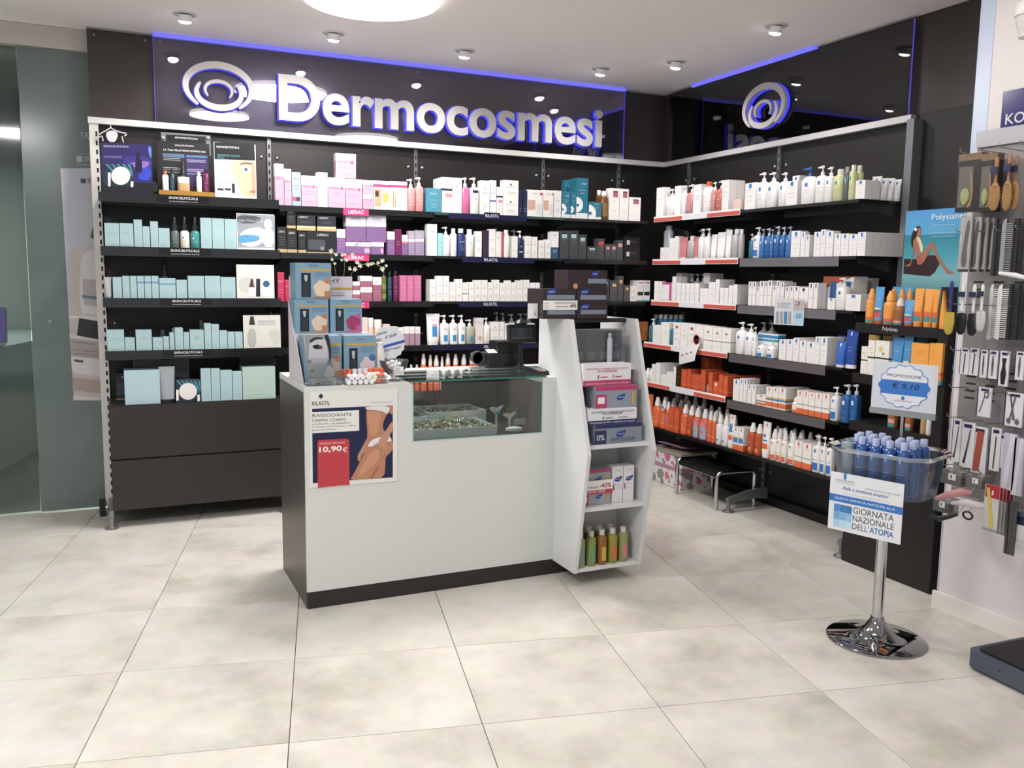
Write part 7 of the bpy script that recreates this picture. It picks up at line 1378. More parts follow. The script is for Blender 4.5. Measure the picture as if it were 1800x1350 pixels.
# ------------------------------------------------------------------ black end unit with sun care
UB = M('#1d1b1b', .4); UX = 3.50
r = wroot('end_display_unit', (UX, .25, 0), 'black floor-standing end unit with sun-care products', 'display unit')
mb = MB(); mb.box(UX + .001, 3.93, -.0, .535, .0, .60, UB); wch(mb, 'base', r, bevel=.002)
mb = MB(); mb.box(UX, UX + .04, .0, .056, .601, 1.40, UB); wch(mb, 'side_post', r, bevel=.0015)
mb = MB(); mb.box(3.87, 3.93, .0, .056, .601, 1.40, UB); wch(mb, 'side_post', r, bevel=.0015)
mb = MB(); mb.box(3.85, 3.93, .057, .535, .601, 1.217, UB); wch(mb, 'back', r)
for z in (1.215, .965, .725):
    mb = MB(); mb.box(UX + .012, 3.849, .057, .535, z - .02, z, UB); mb.box(UX + .0405, 3.849, .0, .0569, z - .02, z, UB); o = wch(mb, 'shelf', r)
    mb = MB(); mb.box(UX, UX + .011, .057, .535, z - .045, z + .002, UB); 
    lo = wch(mb, 'shelf_lip', r)
    if z > 1.2: 
        mb = MB(); vs_, fs_2 = glyphs('Polysianes'); a_ = min(v_[0] for v_ in vs_); b_ = max(v_[0] for v_ in vs_); c_ = min(v_[1] for v_ in vs_); d_ = max(v_[1] for v_ in vs_)
        mb.add([(UX - .0006, .365 - (v_[0] - a_) / (b_ - a_) * .088, z - .034 + (v_[1] - c_) / (d_ - c_) * .026) for v_ in vs_], fs_2, M('#cfcfd2', .4)); wch(mb, 'lettering', r, sub=lo)
SH[('E', 0, 1)] = dict(axis='x', z=1.215, front=UX + .006, name='upper shelf of black end unit', n=0); SH[('E', 0, 2)] = dict(axis='x', z=.965, front=UX + .006, name='second shelf of black end unit', n=0); SH[('E', 0, 3)] = dict(axis='x', z=.725, front=UX + .006, name='third shelf of black end unit', n=0)
SH[('F', 0, 1)] = dict(axis='x', z=1.215, front=UX + .11, name='narrow side shelf beside the black post', n=0); SH[('F', 0, 2)] = dict(axis='x', z=.965, front=UX + .11, name='lower narrow side shelf beside the black post', n=0)
stock(('E', 0, 1), [('s_pol', 1519.5, 1533, 507), ('t_polr', 1533.5, 1549, 504, {'d': .04}), ('s_pol', 1549.5, 1567, 511), ('s_brn', 1567.6, 1584, 524), ('t_polr', 1584.5, 1602, 526.6), ('t_polo', 1602.5, 1619, 507), ('t_polo', 1620, 1637, 508), ('t_polo', 1637.6, 1648, 509),
    ('s_pol', 1557, 1571, 508, {'back': .09}), ('s_pol', 1573, 1586, 508, {'back': .09}), ('s_pol', 1588, 1600, 508, {'back': .09}), ('t_polr', 1562, 1580, 504, {'back': .16}), ('t_polr', 1584, 1600, 504, {'back': .16})])
stock(('E', 0, 2), [('klo', 1513, 1524.6, 609), ('klo', 1525.2, 1537, 598), ('klo', 1537.6, 1562.6, 599, {'d': .05}), ('t_pol', 1563.4, 1583.4, 593), ('t_pol', 1584, 1600, 587), ('orc', 1601, 1632, 603, {'n': 1}), ('orc', 1632.5, 1646, 603), ('t_gold', 1520, 1541, 589, {'back': .08}), ('t_gold', 1545, 1562, 590, {'back': .08}), ('t_pol', 1605, 1625, 585, {'back': .14})])
stock(('E', 0, 3), [('s_brn', 1560, 1574, 672), ('j_tn', 1616, 1625, 712), ('j_wh', 1626, 1636, 712), ('s_brn', 1590, 1602, 690)])
for st_, a_, b_, t_, z_, lab_ in (('t_polo', 1664, 1673, 512, 1.2153, 'orange tube at the open side of the upper shelf, beside the post'), ('t_polo', 1676, 1685, 513, 1.2153, 'second orange tube at the open side of the upper shelf'), ('orc', 1657, 1670, 604, .9653, 'orange carton at the open side of the second shelf, beside the post'), ('t_pol', 1672, 1684, 592, .9653, 'sky blue tube at the open side of the second shelf'), ('s_brn', 1657, 1667, 690, .7253, 'brown bottle at the open side of the third shelf'), ('t_polo', 1670, 1681, 690, .7253, 'orange tube at the open side of the third shelf')): pbox(st_, a_, b_, t_, .012, z_, .04, lab_)
for i, (a, b) in enumerate([(1540, 1550), (1552, 1562), (1586, 1596), (1622, 1632)]):
    A, B = PX(a, 760, UX + .02), PX(b, 760, UX + .02); put('s_brn', A.y - B.y, .03, .12, (UX + .04, (A.y + B.y) / 2, .6003), -PI / 2, 'copper-brown capped bottle, ' + ordw(i + 1) + ' from left on the base of the end unit', 'copper-brown bottles on the end unit base')
# beach poster standing behind
r = wroot('beach_poster', (3.76, .32, 1.22), 'large poster of a woman sitting on a boat by a turquoise sea', 'poster'); XPp = 3.74; fb = onX(XPp)
zb_ = lambda p: Z(1480, 360, 3.973, p)
zb2 = lambda p: Z(1490, 340, 7.5, p)
y0_, y1_ = PX(1590, 420, XPp).y, PX(1703, 420, XPp).y; zt_ = PX(1640, 368, XPp).z
mb = MB(); mb.box(XPp + .0004, XPp + .005, y1_, y0_, 1.2155, zt_, M('#dfe6e8', .4)); wch(mb, 'sheet', r)
SEA = bpy.data.materials.new('sea_print'); SEA.use_nodes = True; nt = SEA.node_tree; bb = nt.nodes['Principled BSDF']; tc = nt.nodes.new('ShaderNodeTexCoord'); sx_ = nt.nodes.new('ShaderNodeSeparateXYZ'); mr = nt.nodes.new('ShaderNodeMapRange'); cr = nt.nodes.new('ShaderNodeValToRGB')
nt.links.new(tc.outputs['Object'], sx_.inputs[0]); nt.links.new(sx_.outputs['Z'], mr.inputs[0]); mr.inputs[1].default_value = 1.22; mr.inputs[2].default_value = zt_; nt.links.new(mr.outputs[0], cr.inputs[0]); nt.links.new(cr.outputs[0], bb.inputs['Base Color']); bb.inputs['Roughness'].default_value = .35
el = cr.color_ramp.elements; el[0].position = 0; el[0].color = (*lin('#1f5a55'), 1); el[1].position = 1; el[1].color = (*lin('#4f97d2'), 1)
for pz_, c in ((.22, '#3f8f8c'), (.42, '#7fb0b8'), (.58, '#4aa0b0'), (.78, '#2b8098'), (.785, '#5aa5cc')): e_ = el.new(pz_); e_.color = (*lin(c), 1)
mb = MB(); mb.box(XPp, XPp + .0003, y1_, y0_, 1.2156, zt_, SEA); wch(mb, 'sea_print', r)
mb = MB(); poly_on(mb, zb2([(745, 862), (1000, 870), (1060, 815), (1180, 815), (1210, 930), (1150, 1040), (1080, 1095), (940, 1080), (735, 1060)]), fb, M('#2f1c1a', .4), 1)
wch(mb, 'boat_print', r)
mb = MB()
poly_on(mb, zb2([(925, 430), (950, 430), (970, 460), (968, 530), (940, 560), (900, 600), (870, 700), (850, 720), (835, 640), (840, 560), (865, 500), (890, 450)]), fb, M('#1f1512', .4), 2, 1)
poly_on(mb, zb2([(940, 450), (968, 465), (968, 540), (945, 560), (955, 580), (985, 640), (1000, 760), (990, 800), (1100, 635), (1120, 632), (1140, 660), (1190, 800), (1290, 960), (1340, 1010), (1420, 1052), (1310, 1058), (1270, 990), (1200, 900), (1130, 760), (1100, 720), (1060, 810), (1000, 910), (960, 945), (920, 930), (915, 840), (890, 700), (865, 840), (830, 960), (750, 958), (830, 920), (860, 780), (870, 620), (905, 580)]), fb, M('#a5694a', .45), 3)
poly_on(mb, zb2([(905, 585), (945, 568), (975, 630), (1000, 700), (990, 790), (960, 760), (940, 660)]), fb, M('#d2cf9a', .45), 4, 1)
poly_on(mb, zb2([(918, 815), (960, 830), (985, 840), (960, 940), (925, 930)]), fb, M('#c2443a', .45), 4, 1); poly_on(mb, zb2([(880, 460), (905, 450), (922, 470), (910, 500), (885, 490)]), fb, M('#efe9e0', .45), 5)
wch(mb, 'figure_print', r)
mb = MB(); txt_on(mb, 'Polysianes', fb, *zb2([(1112, 375)])[0], *zb2([(1575, 345)])[0], M('#e3eef4', .4), 3, h=13.0)
for q in (418, 520, 565): poly_on(mb, zb2([(1110, q), (1420, q - 12), (1420, q - 4), (1110, q + 8)]), fb, M('#9cc8d6', .4), 3)
wch(mb, 'lettering', r)
# ------------------------------------------------------------------ promotional stand
SCX, SCY, TH = 2.872, -.272, math.radians(-73)
ST_M = Matrix.Translation((SCX, SCY, 0)) @ Matrix.Rotation(TH, 4, 'Z')
r = empty('promotion_stand', (SCX, SCY, 0), TH, 'chrome promotion stand with clear tub and sign on a round base', 'stand')
mb = MB(); mb.lathe([(.188, .0006), (.188, .007), (.183, .010), (.12, .019), (.075, .032), (.045, .055), (.028, .085), (.024, .095)], M('#9a9c9e', .06, 1.0), 56); mb.build('base', r)
mb = MB(); mb.lathe([(.021, .0955), (.021, .60)], CHROME, 20); mb.lathe([(.006, .60), (.006, .905)], CHROME, 10, c=(0, .10, 0)); mb.lathe([(.06, .598), (.06, .603)], CHROME, 24); mb.build('pole', r)
CL = thin_glass('#d3e0e8', .07, .04)
def octa(hw, hd, c, z): return [(x, y, z) for x, y in ((-hw + c, -hd), (hw - c, -hd), (hw, -hd + c), (hw, hd - c), (hw - c, hd), (-hw + c, hd), (-hw, hd - c), (-hw, -hd + c))]
mb = MB(); loft(mb, [octa(.165, .105, .04, .606), octa(.182, .128, .045, .77)], CL, cap=False); mb.add(octa(.165, .105, .04, .606), [tuple(range(8))], CL)
mb.build('tub', r)
mb = MB(); loft(mb, [octa(.183, .129, .045, .771), octa(.203, .148, .055, .781), octa(.206, .151, .056, .772), octa(.2035, .149, .055, .765)], thin_glass('#cfd9de', .3, .08), cap=False); mb.build('tub_rim', r)
# information card on the front of the tub
C0 = Matrix.Rotation(math.radians(-1.5), 4, 'Y'); yc = -.156
mb = MB(); mb.box(-.150, .138, yc, yc + .002, .455, .683, M('#dcdee2', .4)); o = mb.build('information_card', r)
mb = MB(); bl = M('#1f70c4', .4); y_ = yc - .0006
rect(mb, -.150, .138, .568, .596, bl, y_); text(mb, 'QUESTA FARMACIA PARTECIPA ALLA', -.125, .5765, M('#e6eef6', .4), w=.236, h=.0105, y=y_ - .0006, off=.012)
for i in range(3):
    for j in range(3): rect(mb, -.128 + .0245 * i, -.128 + .0245 * i + .0235, .468 + .0305 * j, .468 + .0305 * j + .0295, M([['#9cc9e6', '#a9d3ea', '#b4dcee'], ['#5fa3d6', '#6fb0de', '#7fbce2'], ['#3f86c4', '#2f78bc', '#2f72b8']][j][i], .4), y_)
g3 = M('#4b4b50', .4)
text(mb, 'GIORNATA', -.050, .535, g3, w=.158, h=.025, y=y_); text(mb, 'NAZIONALE', -.050, .504, g3, w=.160, h=.024, y=y_); text(mb, "DELL'", -.050, .473, g3, w=.066, h=.024, y=y_); text(mb, 'ATOPIA', .019, .473, M('#2f68b8', .4), w=.092, h=.0235, y=y_, off=.015)
text(mb, 'Pelle a tendenza atopica?', -.098, .615, M('#2458a8', .4), w=.182, h=.017, y=y_, shear=.35, off=.006); text(mb, 'Scopri come prendertene cura', -.098, .602, M('#a9abb2', .4), w=.182, h=.007, y=y_, shear=.1)
text(mb, 'LA ROCHE-POSAY', -.128, .650, M('#6c6c74', .4), w=.078, h=.007, y=y_); rect(mb, -.096, -.085, .660, .683, bl, y_); rect(mb, -.128, -.05, .644, .6452, M('#8a8a92', .4), y_)
text(mb, 'DERMATOLOGISTI DELLA PELLE SENSIBILE', -.008, .637, M('#6c6c74', .4), w=.136, h=.0045, y=y_); mb.build('print', o)
# sign plate at the top
mb = MB(); ys = -.004 + .10; mb.box(-.128, .128, ys - .001, ys + .001, .918, 1.105, M('#c9ced6', .35)); o = mb.build('sign_plate', r); mb = MB(); mb.box(-.130, .130, ys - .006, ys + .006, .894, .917, M('#9a9ca0', .25, .8)); mb.build('sign_clamp', r)
mb = MB(); y_ = ys - .0016; cc = (.0, 1.012)
pts_ = [(cc[0] + .098 * (1 + .045 * math.cos(14 * 2 * PI * t / 112)) * math.cos(2 * PI * t / 112), cc[1] + .084 * (1 + .045 * math.cos(14 * 2 * PI * t / 112)) * math.sin(2 * PI * t / 112)) for t in range(112)]
shape(mb, pts_, M('#2f6fc0', .4), y_); shape(mb, [((x - cc[0]) * .965 + cc[0], (z - cc[1]) * .965 + cc[1]) for x, z in pts_], M('#d8dbe2', .4), y_ - .0005)
band = [p for p in pts_ if -.038 < p[1] - cc[1] < .026]; bandL = sorted([p for p in band if p[0] < 0], key=lambda p: p[1]); bandR = sorted([p for p in band if p[0] > 0], key=lambda p: -p[1]); shape(mb, bandL + bandR, bl, y_ - .001)
text(mb, 'PROMOZIONE', .0, 1.048, g3, w=.135, h=.011, y=y_ - .0012, align='c', off=.008); text(mb, '€ 9,10', -.045, 1.000, M('#12204c', .4), w=.105, h=.026, y=y_ - .0016, shear=.15); text(mb, 'LA ROCHE-POSAY', .0, .952, M('#8a8a92', .4), w=.074, h=.006, y=y_ - .0012, align='c'); rect(mb, -.006, .006, .960, .973, bl, y_ - .0012)
rect(mb, -.124, -.1235, .92, 1.10, M('#9a9ca4', .4), y_); rect(mb, .1195, .12, .92, 1.10, M('#9a9ca4', .4), y_); mb.build('print', o)
# blue lotion bottles in the tub
k = 0; BB = None
for j, yy in enumerate((-.074, -.027, .020, .067)):
    for i in range(5):
        xx = -.125 + .0545 * i + (.012 if j % 2 else 0)
        if j == 3 and i in (2,) or (i == 0 and j == 0): continue
        k += 1; loc = ST_M @ Vector((xx, yy, .6075))
        lab = 'blue lotion bottle with lilac cap, ' + ordw(i + 1) + ' from left, ' + ['front', 'second', 'third', 'back'][j] + ' row in the clear tub'
        root = empty('lotion_bottle', loc, TH, lab, 'bottle', 'blue lotion bottles in the clear tub')
        if BB is None:
            mb = MB(); loft(mb, [sqz(.042, .042, 0, 2.4), sqz(.046, .046, .005, 2.4), sqz(.046, .046, .165, 2.4), sqz(.04, .04, .178, 2.2), sqz(.024, .024, .186, 2)], M('#0f4c96', .15, coat=.5)); b1 = mb.build('body', root)
            mb = MB(); mb.lathe([(.0135, .186), (.0135, .211), (.012, .2135), (0, .214)], M('#a9b6dc', .35), 16); b2 = mb.build('cap', root)
            mb = MB(); curved_marks(mb, [('r', .3, .72, .52, .84, '#7fa8d6'), ('r', .2, .5, .8, .515, '#6f97cc'), ('r', .3, .44, .7, .45, '#6f97cc')], .046, .046, 0, .186, 2.4); b3 = mb.build('printed_label', root); BB = (b1, b2, b3)
        else:
            for b_ in BB: c_ = b_.copy(); COL.objects.link(c_); c_.parent = root
mb = MB(); pf_ = []
for q in range(14): pf_ += [(.0245, .62 + .012 * q), (.0265, .626 + .012 * q)]
mb.lathe(pf_ + [(.025, .79)], thin_glass('#dbe6f0', .38, .05), 20); mb.lathe([(.0245, .6075), (.0245, .62)], thin_glass('#dbe6f0', .38, .05), 20)
o = mb.build('plastic_cup_stack', None, loc=ST_M @ Vector((-.128, -.074, 0)), rz=TH); tag(o, 'tall stack of clear ribbed plastic cups at the front left of the tub', 'cups')
# ------------------------------------------------------------------ accessory pegboard on the white wall
XW = 3.40; XP = 3.385
r = wroot('pegboard', (XP, -.21, .53), 'grey slotted pegboard full of brushes and manicure tools on the white wall', 'pegboard')
PG = M('#8a8887', .45, .2); y0p = PX(1719, 250, XP).y
mb = MB(); mb.box(XP, XW - .0004, -1.15, y0p, .53, 2.0, PG); wch(mb, 'board', r)
mb = MB(); mb.box(XP - .012, XP - .0005, -1.15, y0p, 1.965, 2.03, M('#a3a3a5', .4, .3)); wch(mb, 'top_rail', r)
mb = MB()
for zz_ in (1.06, 1.03, 1.0, .97, .94, 1.42, 1.39, 1.36): 
    for q in range(6): mb.box(XP - .0006, XP + .001, y0p - .075 - .09 * q, y0p - .03 - .09 * q, zz_, zz_ + .008, M('#262626', .7))
tag(wch(mb, 'slot', r), kind='stuff')
HK = M('#a9a9ab', .3, .8)
for zz_, xs in ((1.93, .13), (1.62, .12), (1.33, .13), (1.14, .10), (.985, .09), (.86, .09), (.66, .10)):
    for q in range(5):
        yy = y0p - .035 - .085 * q
        mb = MB(); mb.tube([(XP - .001, yy, zz_), (XP - xs, yy, zz_ + .004), (XP - xs - .012, yy, zz_ + .012), (XP - xs - .014, yy, zz_ + .02)], .0022, HK, 6); wch(mb, 'hook', r)
def hang(nm, label, cat, px, py, X, body, prints=(), th=.004, group=None, mat=None, build=None, top=None):
    """thing hanging flat, facing the room: px=(left,right) py=(top,bottom) measured in the photo on the plane X"""
    xm, ym = (px[0] + px[1]) / 2, (py[0] + py[1]) / 2; A = PX(px[0], ym, X).y; B = PX(px[1], ym, X).y; z1, z0 = PX(xm, py[0], X).z, PX(xm, py[1], X).z
    w, h = A - B, z1 - z0; r = empty(nm, (X, (A + B) / 2, z0), -PI / 2, label, cat, group)
    if body:
        mb = MB(); mb.box(-w / 2, w / 2, 0, th, 0, h, mat or M(body, .4)); mb.build('backing_card', r)
    if prints:
        mb = MB()
        for k, p in enumerate(prints):
            y = -.0006 - .0004 * k
            if p[0] == 'r': rect(mb, (p[1] - .5) * w, (p[3] - .5) * w, p[2] * h, p[4] * h, M(p[5], .4), y)
            elif p[0] == 'p': shape(mb, [((a - .5), b) for a, b in p[1]], M(p[2], p[3] if len(p) > 3 else .35, p[4] if len(p) > 4 else 0), y, 0, 0, w, h, p[5] if len(p) > 5 else 0)
        mb.build('print', r)
    if build: build(r, w, h)
    return r
NV2 = '#23264c'
def brush_head(r, w, h, handle, head, bristle, hx=.0, split=.52, hl=.26):
    mb = MB(); W_2 = min(w, .05)
    loft(mb, [[(hx + p_[0], -.012 + p_[1], z_ * h) for p_ in sqz(a_ * W_2, a_ * W_2 * .55, 0, 2.2, 12)] for z_, a_ in ((split, .30), (split + .12, .26), (.8, .36), (.93, .34), (.98, .2))], M(handle, .4)); mb.build('handle', r)
    mb = MB(); loft(mb, [[(hx + p_[0], -.012 + p_[1], z_ * h) for p_ in sqz(a_ * W_2, .014, 0, 2.2, 14)] for z_, a_ in ((.02, .3), (.08, .75), (.25, .98), (.42, .85), (split - .001, .35))], M(head, .45)); mb.build('head', r)
    mb = MB(); bm__ = M(bristle, .4)
    for zi in range(11):
        for xi in range(-3, 4):
            z_ = (.06 + zi * .04) * h; lim = .5 * W_2 * .8 * math.sin(PI * (.1 + .8 * (zi + .5) / 11)); x_ = xi / 3 * lim
            mb.add([(hx + x_ - .0009, -.0195, z_), (hx + x_ + .0009, -.0195, z_), (hx + x_, -.0195, z_ + .0018), (hx + x_ * 1.05, -.032, z_ + .0004)], [(0, 1, 3), (1, 2, 3), (2, 0, 3)], bm__)
    tag(mb.build('bristle', r), kind='stuff')
# row 1: boxed and wooden brushes
for i, (a, b) in enumerate([(1682, 1722), (1722, 1750)]):
    def bb_(r, w, h, i=i):
        mb = MB(); mb.box(-w / 2, w / 2, .0, .04, 0, h * .88, M('#23211f', .35)); mb.box(-w / 2, w / 2, 0.0, .04, h * .881, h, M('#7a6248', .6)); mb.build('carton', r)
        mb = MB(); rect(mb, -w * .42, w * .2, h * .08, h * .78, M('#6b655f', .2), -.0006); shape(mb, [(.0, .05), (.18, .1), (.26, .3), (.2, .6), (.0, .76), (.12, .5), (.14, .3)], M('#8d6a4c', .4), -.0012, 0, 0, w, h, 1); mb.build('window', r)
        mb = MB(); loft(mb, [[(-w * .08 + p_[0], -.004 + p_[1], z_ * h) for p_ in sqz(a_ * w, .01, 0, 2.2, 12)] for z_, a_ in ((.12, .1), (.2, .4), (.32, .42), (.40, .2))], M('#8f9560', .4)); mb.build('brush_head', r)
    hang('boxed_hairbrush', ['dark windowed box with hairbrush, nearest the wall corner', 'second dark windowed box with hairbrush'][i], 'hairbrush', (a, b), (270, 372), 3.29 - .0 * i, None, build=bb_, group='boxed hairbrushes on the pegboard')
for i, (a, b, t, bt) in enumerate([(1743, 1764, 275, 372), (1767, 1785, 268, 372), (1779, 1798, 272, 370)]):
    hang('wooden_hairbrush', 'wooden hairbrush with navy tag, ' + ordw(i + 1) + ' from left on the top hooks', 'hairbrush', (a, b), (t, bt), 3.27 + .02 * (i == 2), None, build=lambda r, w, h: (brush_head(r, w, h, '#9c6a3c', '#a9793f', '#c9b07c'), MB().box(-w * .3, w * .3, -.028, -.024, h * .68, h * .80, M(NV2, .4)).build('tag', r)), group='wooden hairbrushes on the pegboard')
# row 2: packs and combs
for i, (a, b) in enumerate([(1686, 1706), (1703, 1722), (1717, 1734), (1729, 1745)]):
    hang('bagged_accessory', 'grey accessory in a clear bag, ' + ordw(i + 1) + ' from left on the second hooks', 'hair accessory', (a, b), (381 + i, 478), 3.28 + .018 * i, '#9c9a98', [('p', [(.2, .1), (.8, .08), (.7, .5), (.9, .9), (.6, .95), (.4, .6)], '#5c5856', .4, 0, 1), ('r', .05, .0, .95, .05, '#3a3a3a'), ('p', [(.1, .6), (.25, .95), (.3, .95), (.16, .5)], '#c9c9c9', .2, 0, 0)], th=.01, group='bagged accessories on the pegboard')
def comb(c, teeth):
    def f(r, w, h):
        mb = MB(); w_ = min(w, .045); shape(mb, [(-.5, .02), (-.1, .0), (-.1, 1), (-.35, .98), (-.5, .9)], M(c, .4), -.006, 0, 0, w_, h)
        vs_ = [tuple(v_) for v_ in mb.v]; mb.add([(v_[0], v_[1] + .004, v_[2]) for v_ in vs_], [tuple(range(len(vs_) - 1, -1, -1))], M(c, .4)); n_ = len(vs_); mb.add(vs_ + [(v_[0], v_[1] + .004, v_[2]) for v_ in vs_], [(q, (q + 1) % n_, n_ + (q + 1) % n_, n_ + q) for q in range(n_)], M(c, .4))
        mb.build('spine', r); mb = MB()
        for q in range(teeth): z_ = h * (.05 + .88 * q / teeth); mb.box(-.1 * w_, .5 * w_, -.005, -.003, z_, z_ + h * .4 / teeth, M(c, .4))
        tag(mb.build('tooth', r), kind='stuff')
    return f
for i, (a, b, X_, c) in enumerate([(1746, 1760, 3.30, '#2c2a2a'), (1760, 1780, 3.29, '#8b8d90'), (1782, 1800, 3.30, '#2a2828'), (1801, 1822, 3.29, '#3a3838')]):
    hang('comb', ['black', 'grey', 'black', 'dark'][i] + ' comb on dark card, ' + ordw(i + 1) + ' from left on the second hooks', 'comb', (a, b), (384, 485), X_, '#3a3635' if i != 1 else '#57504e', build=comb(c, 26), group='combs on the pegboard')
r_ = empty('white_handle_brush', PX(1757, 480, 3.24), 0, 'white handled brush lying across the second hooks', 'hairbrush')
mb = MB(); a_, b_ = PX(1757, 480, 3.24), PX(1815, 492, 3.20); mb.tube([(0, 0, 0), (b_ - a_) * .5 + Vector((0, 0, .004)), (b_ - a_)], [.007, .010, .006], M('#d9d7d4', .35), 10); mb.build('handle', r_)
mb = MB(); mb.box(-.01, .02, -.22, -.14, -.03, -.012, M('#e0dedb', .4)); mb.build('head', r_)
# row 3: plastic brushes, white combs
hang('yellow_hairbrush', 'yellow-headed hairbrush with navy handle, leftmost on the third hooks', 'hairbrush', (1660, 1688), (492, 590), 3.25, None, build=lambda r, w, h: brush_head(r, w, h, '#2a2a78', '#c9a81c', '#d9c02a', split=.42), group='plastic hairbrushes on the pegboard')
for i, (a, b, hd, bt, ty) in enumerate([(1684, 1706, '#1d1c1c', 590, '#2a2929'), (1705, 1724, '#1d1c1c', 592, '#2a2929'), (1720, 1738, '#d6d5d1', 584, '#bcbbb6')]):
    hang('white_hairbrush', 'white hairbrush, ' + ordw(i + 1) + ' from left on the third hooks', 'hairbrush', (a, b), (498, bt), 3.27, None, build=lambda r, w, h, hd=hd, ty=ty: (brush_head(r, w, h, '#d9d8d5', hd, ty, split=.44), MB().box(-w * .3, w * .3, -.028, -.024, h * .74, h * .84, M(NV2, .4)).build('tag', r)), group='plastic hairbrushes on the pegboard')
for i, (a, b, c, bc) in enumerate([(1739, 1754, '#cfcdca', None), (1753, 1772, '#d6d4d2', '#4c4a4d'), (1773, 1786, '#242323', '#3a3939'), (1786, 1800, '#242323', '#3a3939'), (1801, 1818, '#242323', '#3a3939')]):
    hang('comb', ['white tail comb', 'white comb on dark card', 'black comb on dark card', 'black comb on dark card beside it', 'black comb at the picture edge'][i] + ', ' + ordw(i + 1) + ' from left on the third hooks', 'comb', (a, b), (499, 598), 3.30, bc, build=comb(c, 24), group='combs on the pegboard')
# row 4: small carded tools
def tool_card(i, a, b, t, bt, X_, tool, lab, grp):
    pr = [('r', .0, .0, .07, 1, NV2), ('r', .25, .88, .8, .96, NV2)] + tool
    return hang('carded_tool', lab, 'manicure tool', (a, b), (t, bt), X_, '#d4d2d4', pr, th=.006, group=grp)
tw = [('p', [(.45, .1), (.55, .1), (.62, .5), (.55, .82), (.45, .82), (.38, .5)], '#6d6f72', .3, .6)]
cl = [('p', [(.35, .05), (.7, .05), (.8, .35), (.65, .6), (.75, .8), (.3, .8), (.4, .6), (.25, .35)], '#3a3c3e', .3, .5)]
fi = [('p', [(.42, .05), (.52, .05), (.62, .8), (.52, .82)], '#2a2b2d', .35)]
for i, (a, b, t, bt, tl) in enumerate([(1687, 1703, 612, 658, fi), (1703, 1720, 612, 660, fi), (1722, 1735, 615, 664, tw), (1737, 1753, 616, 666, tw), (1755, 1773, 617, 679, cl), (1784, 1800, 618, 668, tw)]):
    tool_card(i, a, b, t, bt, 3.30 + .004 * (i % 2), tl, 'small white card with ' + ['nail file', 'nail file', 'tweezers', 'tweezers', 'nail clippers', 'tweezers'][i] + ', ' + ordw(i + 1) + ' from left on the fourth hooks', 'small carded tools on the pegboard')
sc = [('p', [(.2, .15), (.26, .13), (.58, .72), (.52, .76)], '#8b8d90', .25, .8), ('p', [(.48, .78), (.7, .6), (.85, .75), (.7, .9), (.5, .86)], '#8b8d90', .25, .8, 1), ('p', [(.55, .78), (.68, .68), (.76, .76), (.68, .84)], '#d4d2d4', .4, 0, 1)]
tool_card(0, 1717, 1742, 681, 733, 3.30, sc, 'white card with small scissors at the middle of the fifth hooks', 'carded scissors on the pegboard')
sc2 = [('p', [(.25, .95), (.32, .95), (.62, .2), (.5, .18)], '#8b7d80', .25, .8), ('p', [(.55, .95), (.62, .95), (.40, .2), (.3, .18)], '#8b8d90', .25, .8), ('p', [(.15, .12), (.35, .05), (.42, .2), (.25, .26)], '#8b8d90', .25, .8, 1), ('p', [(.6, .12), (.8, .05), (.88, .2), (.7, .26)], '#8b8d90', .25, .8, 1)]
tool_card(1, 1765, 1798, 690, 750, 3.30, sc2, 'white card with long scissors at the right of the fifth hooks', 'carded scissors on the pegboard')
f1 = [('p', [(.3, .1), (.45, .08), (.62, .5), (.58, .55)], '#1e1f21', .4), ('p', [(.5, .45), (.62, .45), (.75, .85), (.68, .86)], '#6d7174', .3, .6)]
for i, (a, b, t, bt, tl, lab) in enumerate([(1673, 1688, 736, 812, f1, 'white card with a black-handled file, leftmost on the sixth hooks'), (1686, 1712, 742, 822, f1, 'white card with a black-handled file, second on the sixth hooks'), (1706, 1734, 750, 832, [('p', [(.22, .03), (.6, .05), (.8, .9), (.35, .92)], '#a2432a', .5)], 'white card with a rust-red emery board on the sixth hooks'),
        (1739, 1758, 752, 828, fi, 'white card with thin file, fourth on the sixth hooks'), (1747, 1767, 762, 822, [('p', [(.3, .1), (.6, .1), (.62, .5), (.5, .6), (.6, .9), (.4, .9)], '#2c2d30', .3)], 'small dark-edged card with nippers on the sixth hooks')]):
    tool_card(i, a, b, t, bt, 3.285 + .004 * (i % 3), tl, lab, 'long carded tools on the pegboard')
for i, (a, b, t, bt) in enumerate([(1761, 1784, 762, 862), (1780, 1798, 770, 872)]):
    hang('sponge_file', ['pale lilac sponge nail file in clear wrap', 'pale lilac nail file in clear wrap beside the picture edge'][i], 'nail file', (a, b), (t, bt), 3.25, '#b9b3c4', [('p', [(.1, .0), (.5, .0), (.9, 1), (.5, 1)], '#cfcad6', .4)], th=.012, group='wrapped nail files on the pegboard')
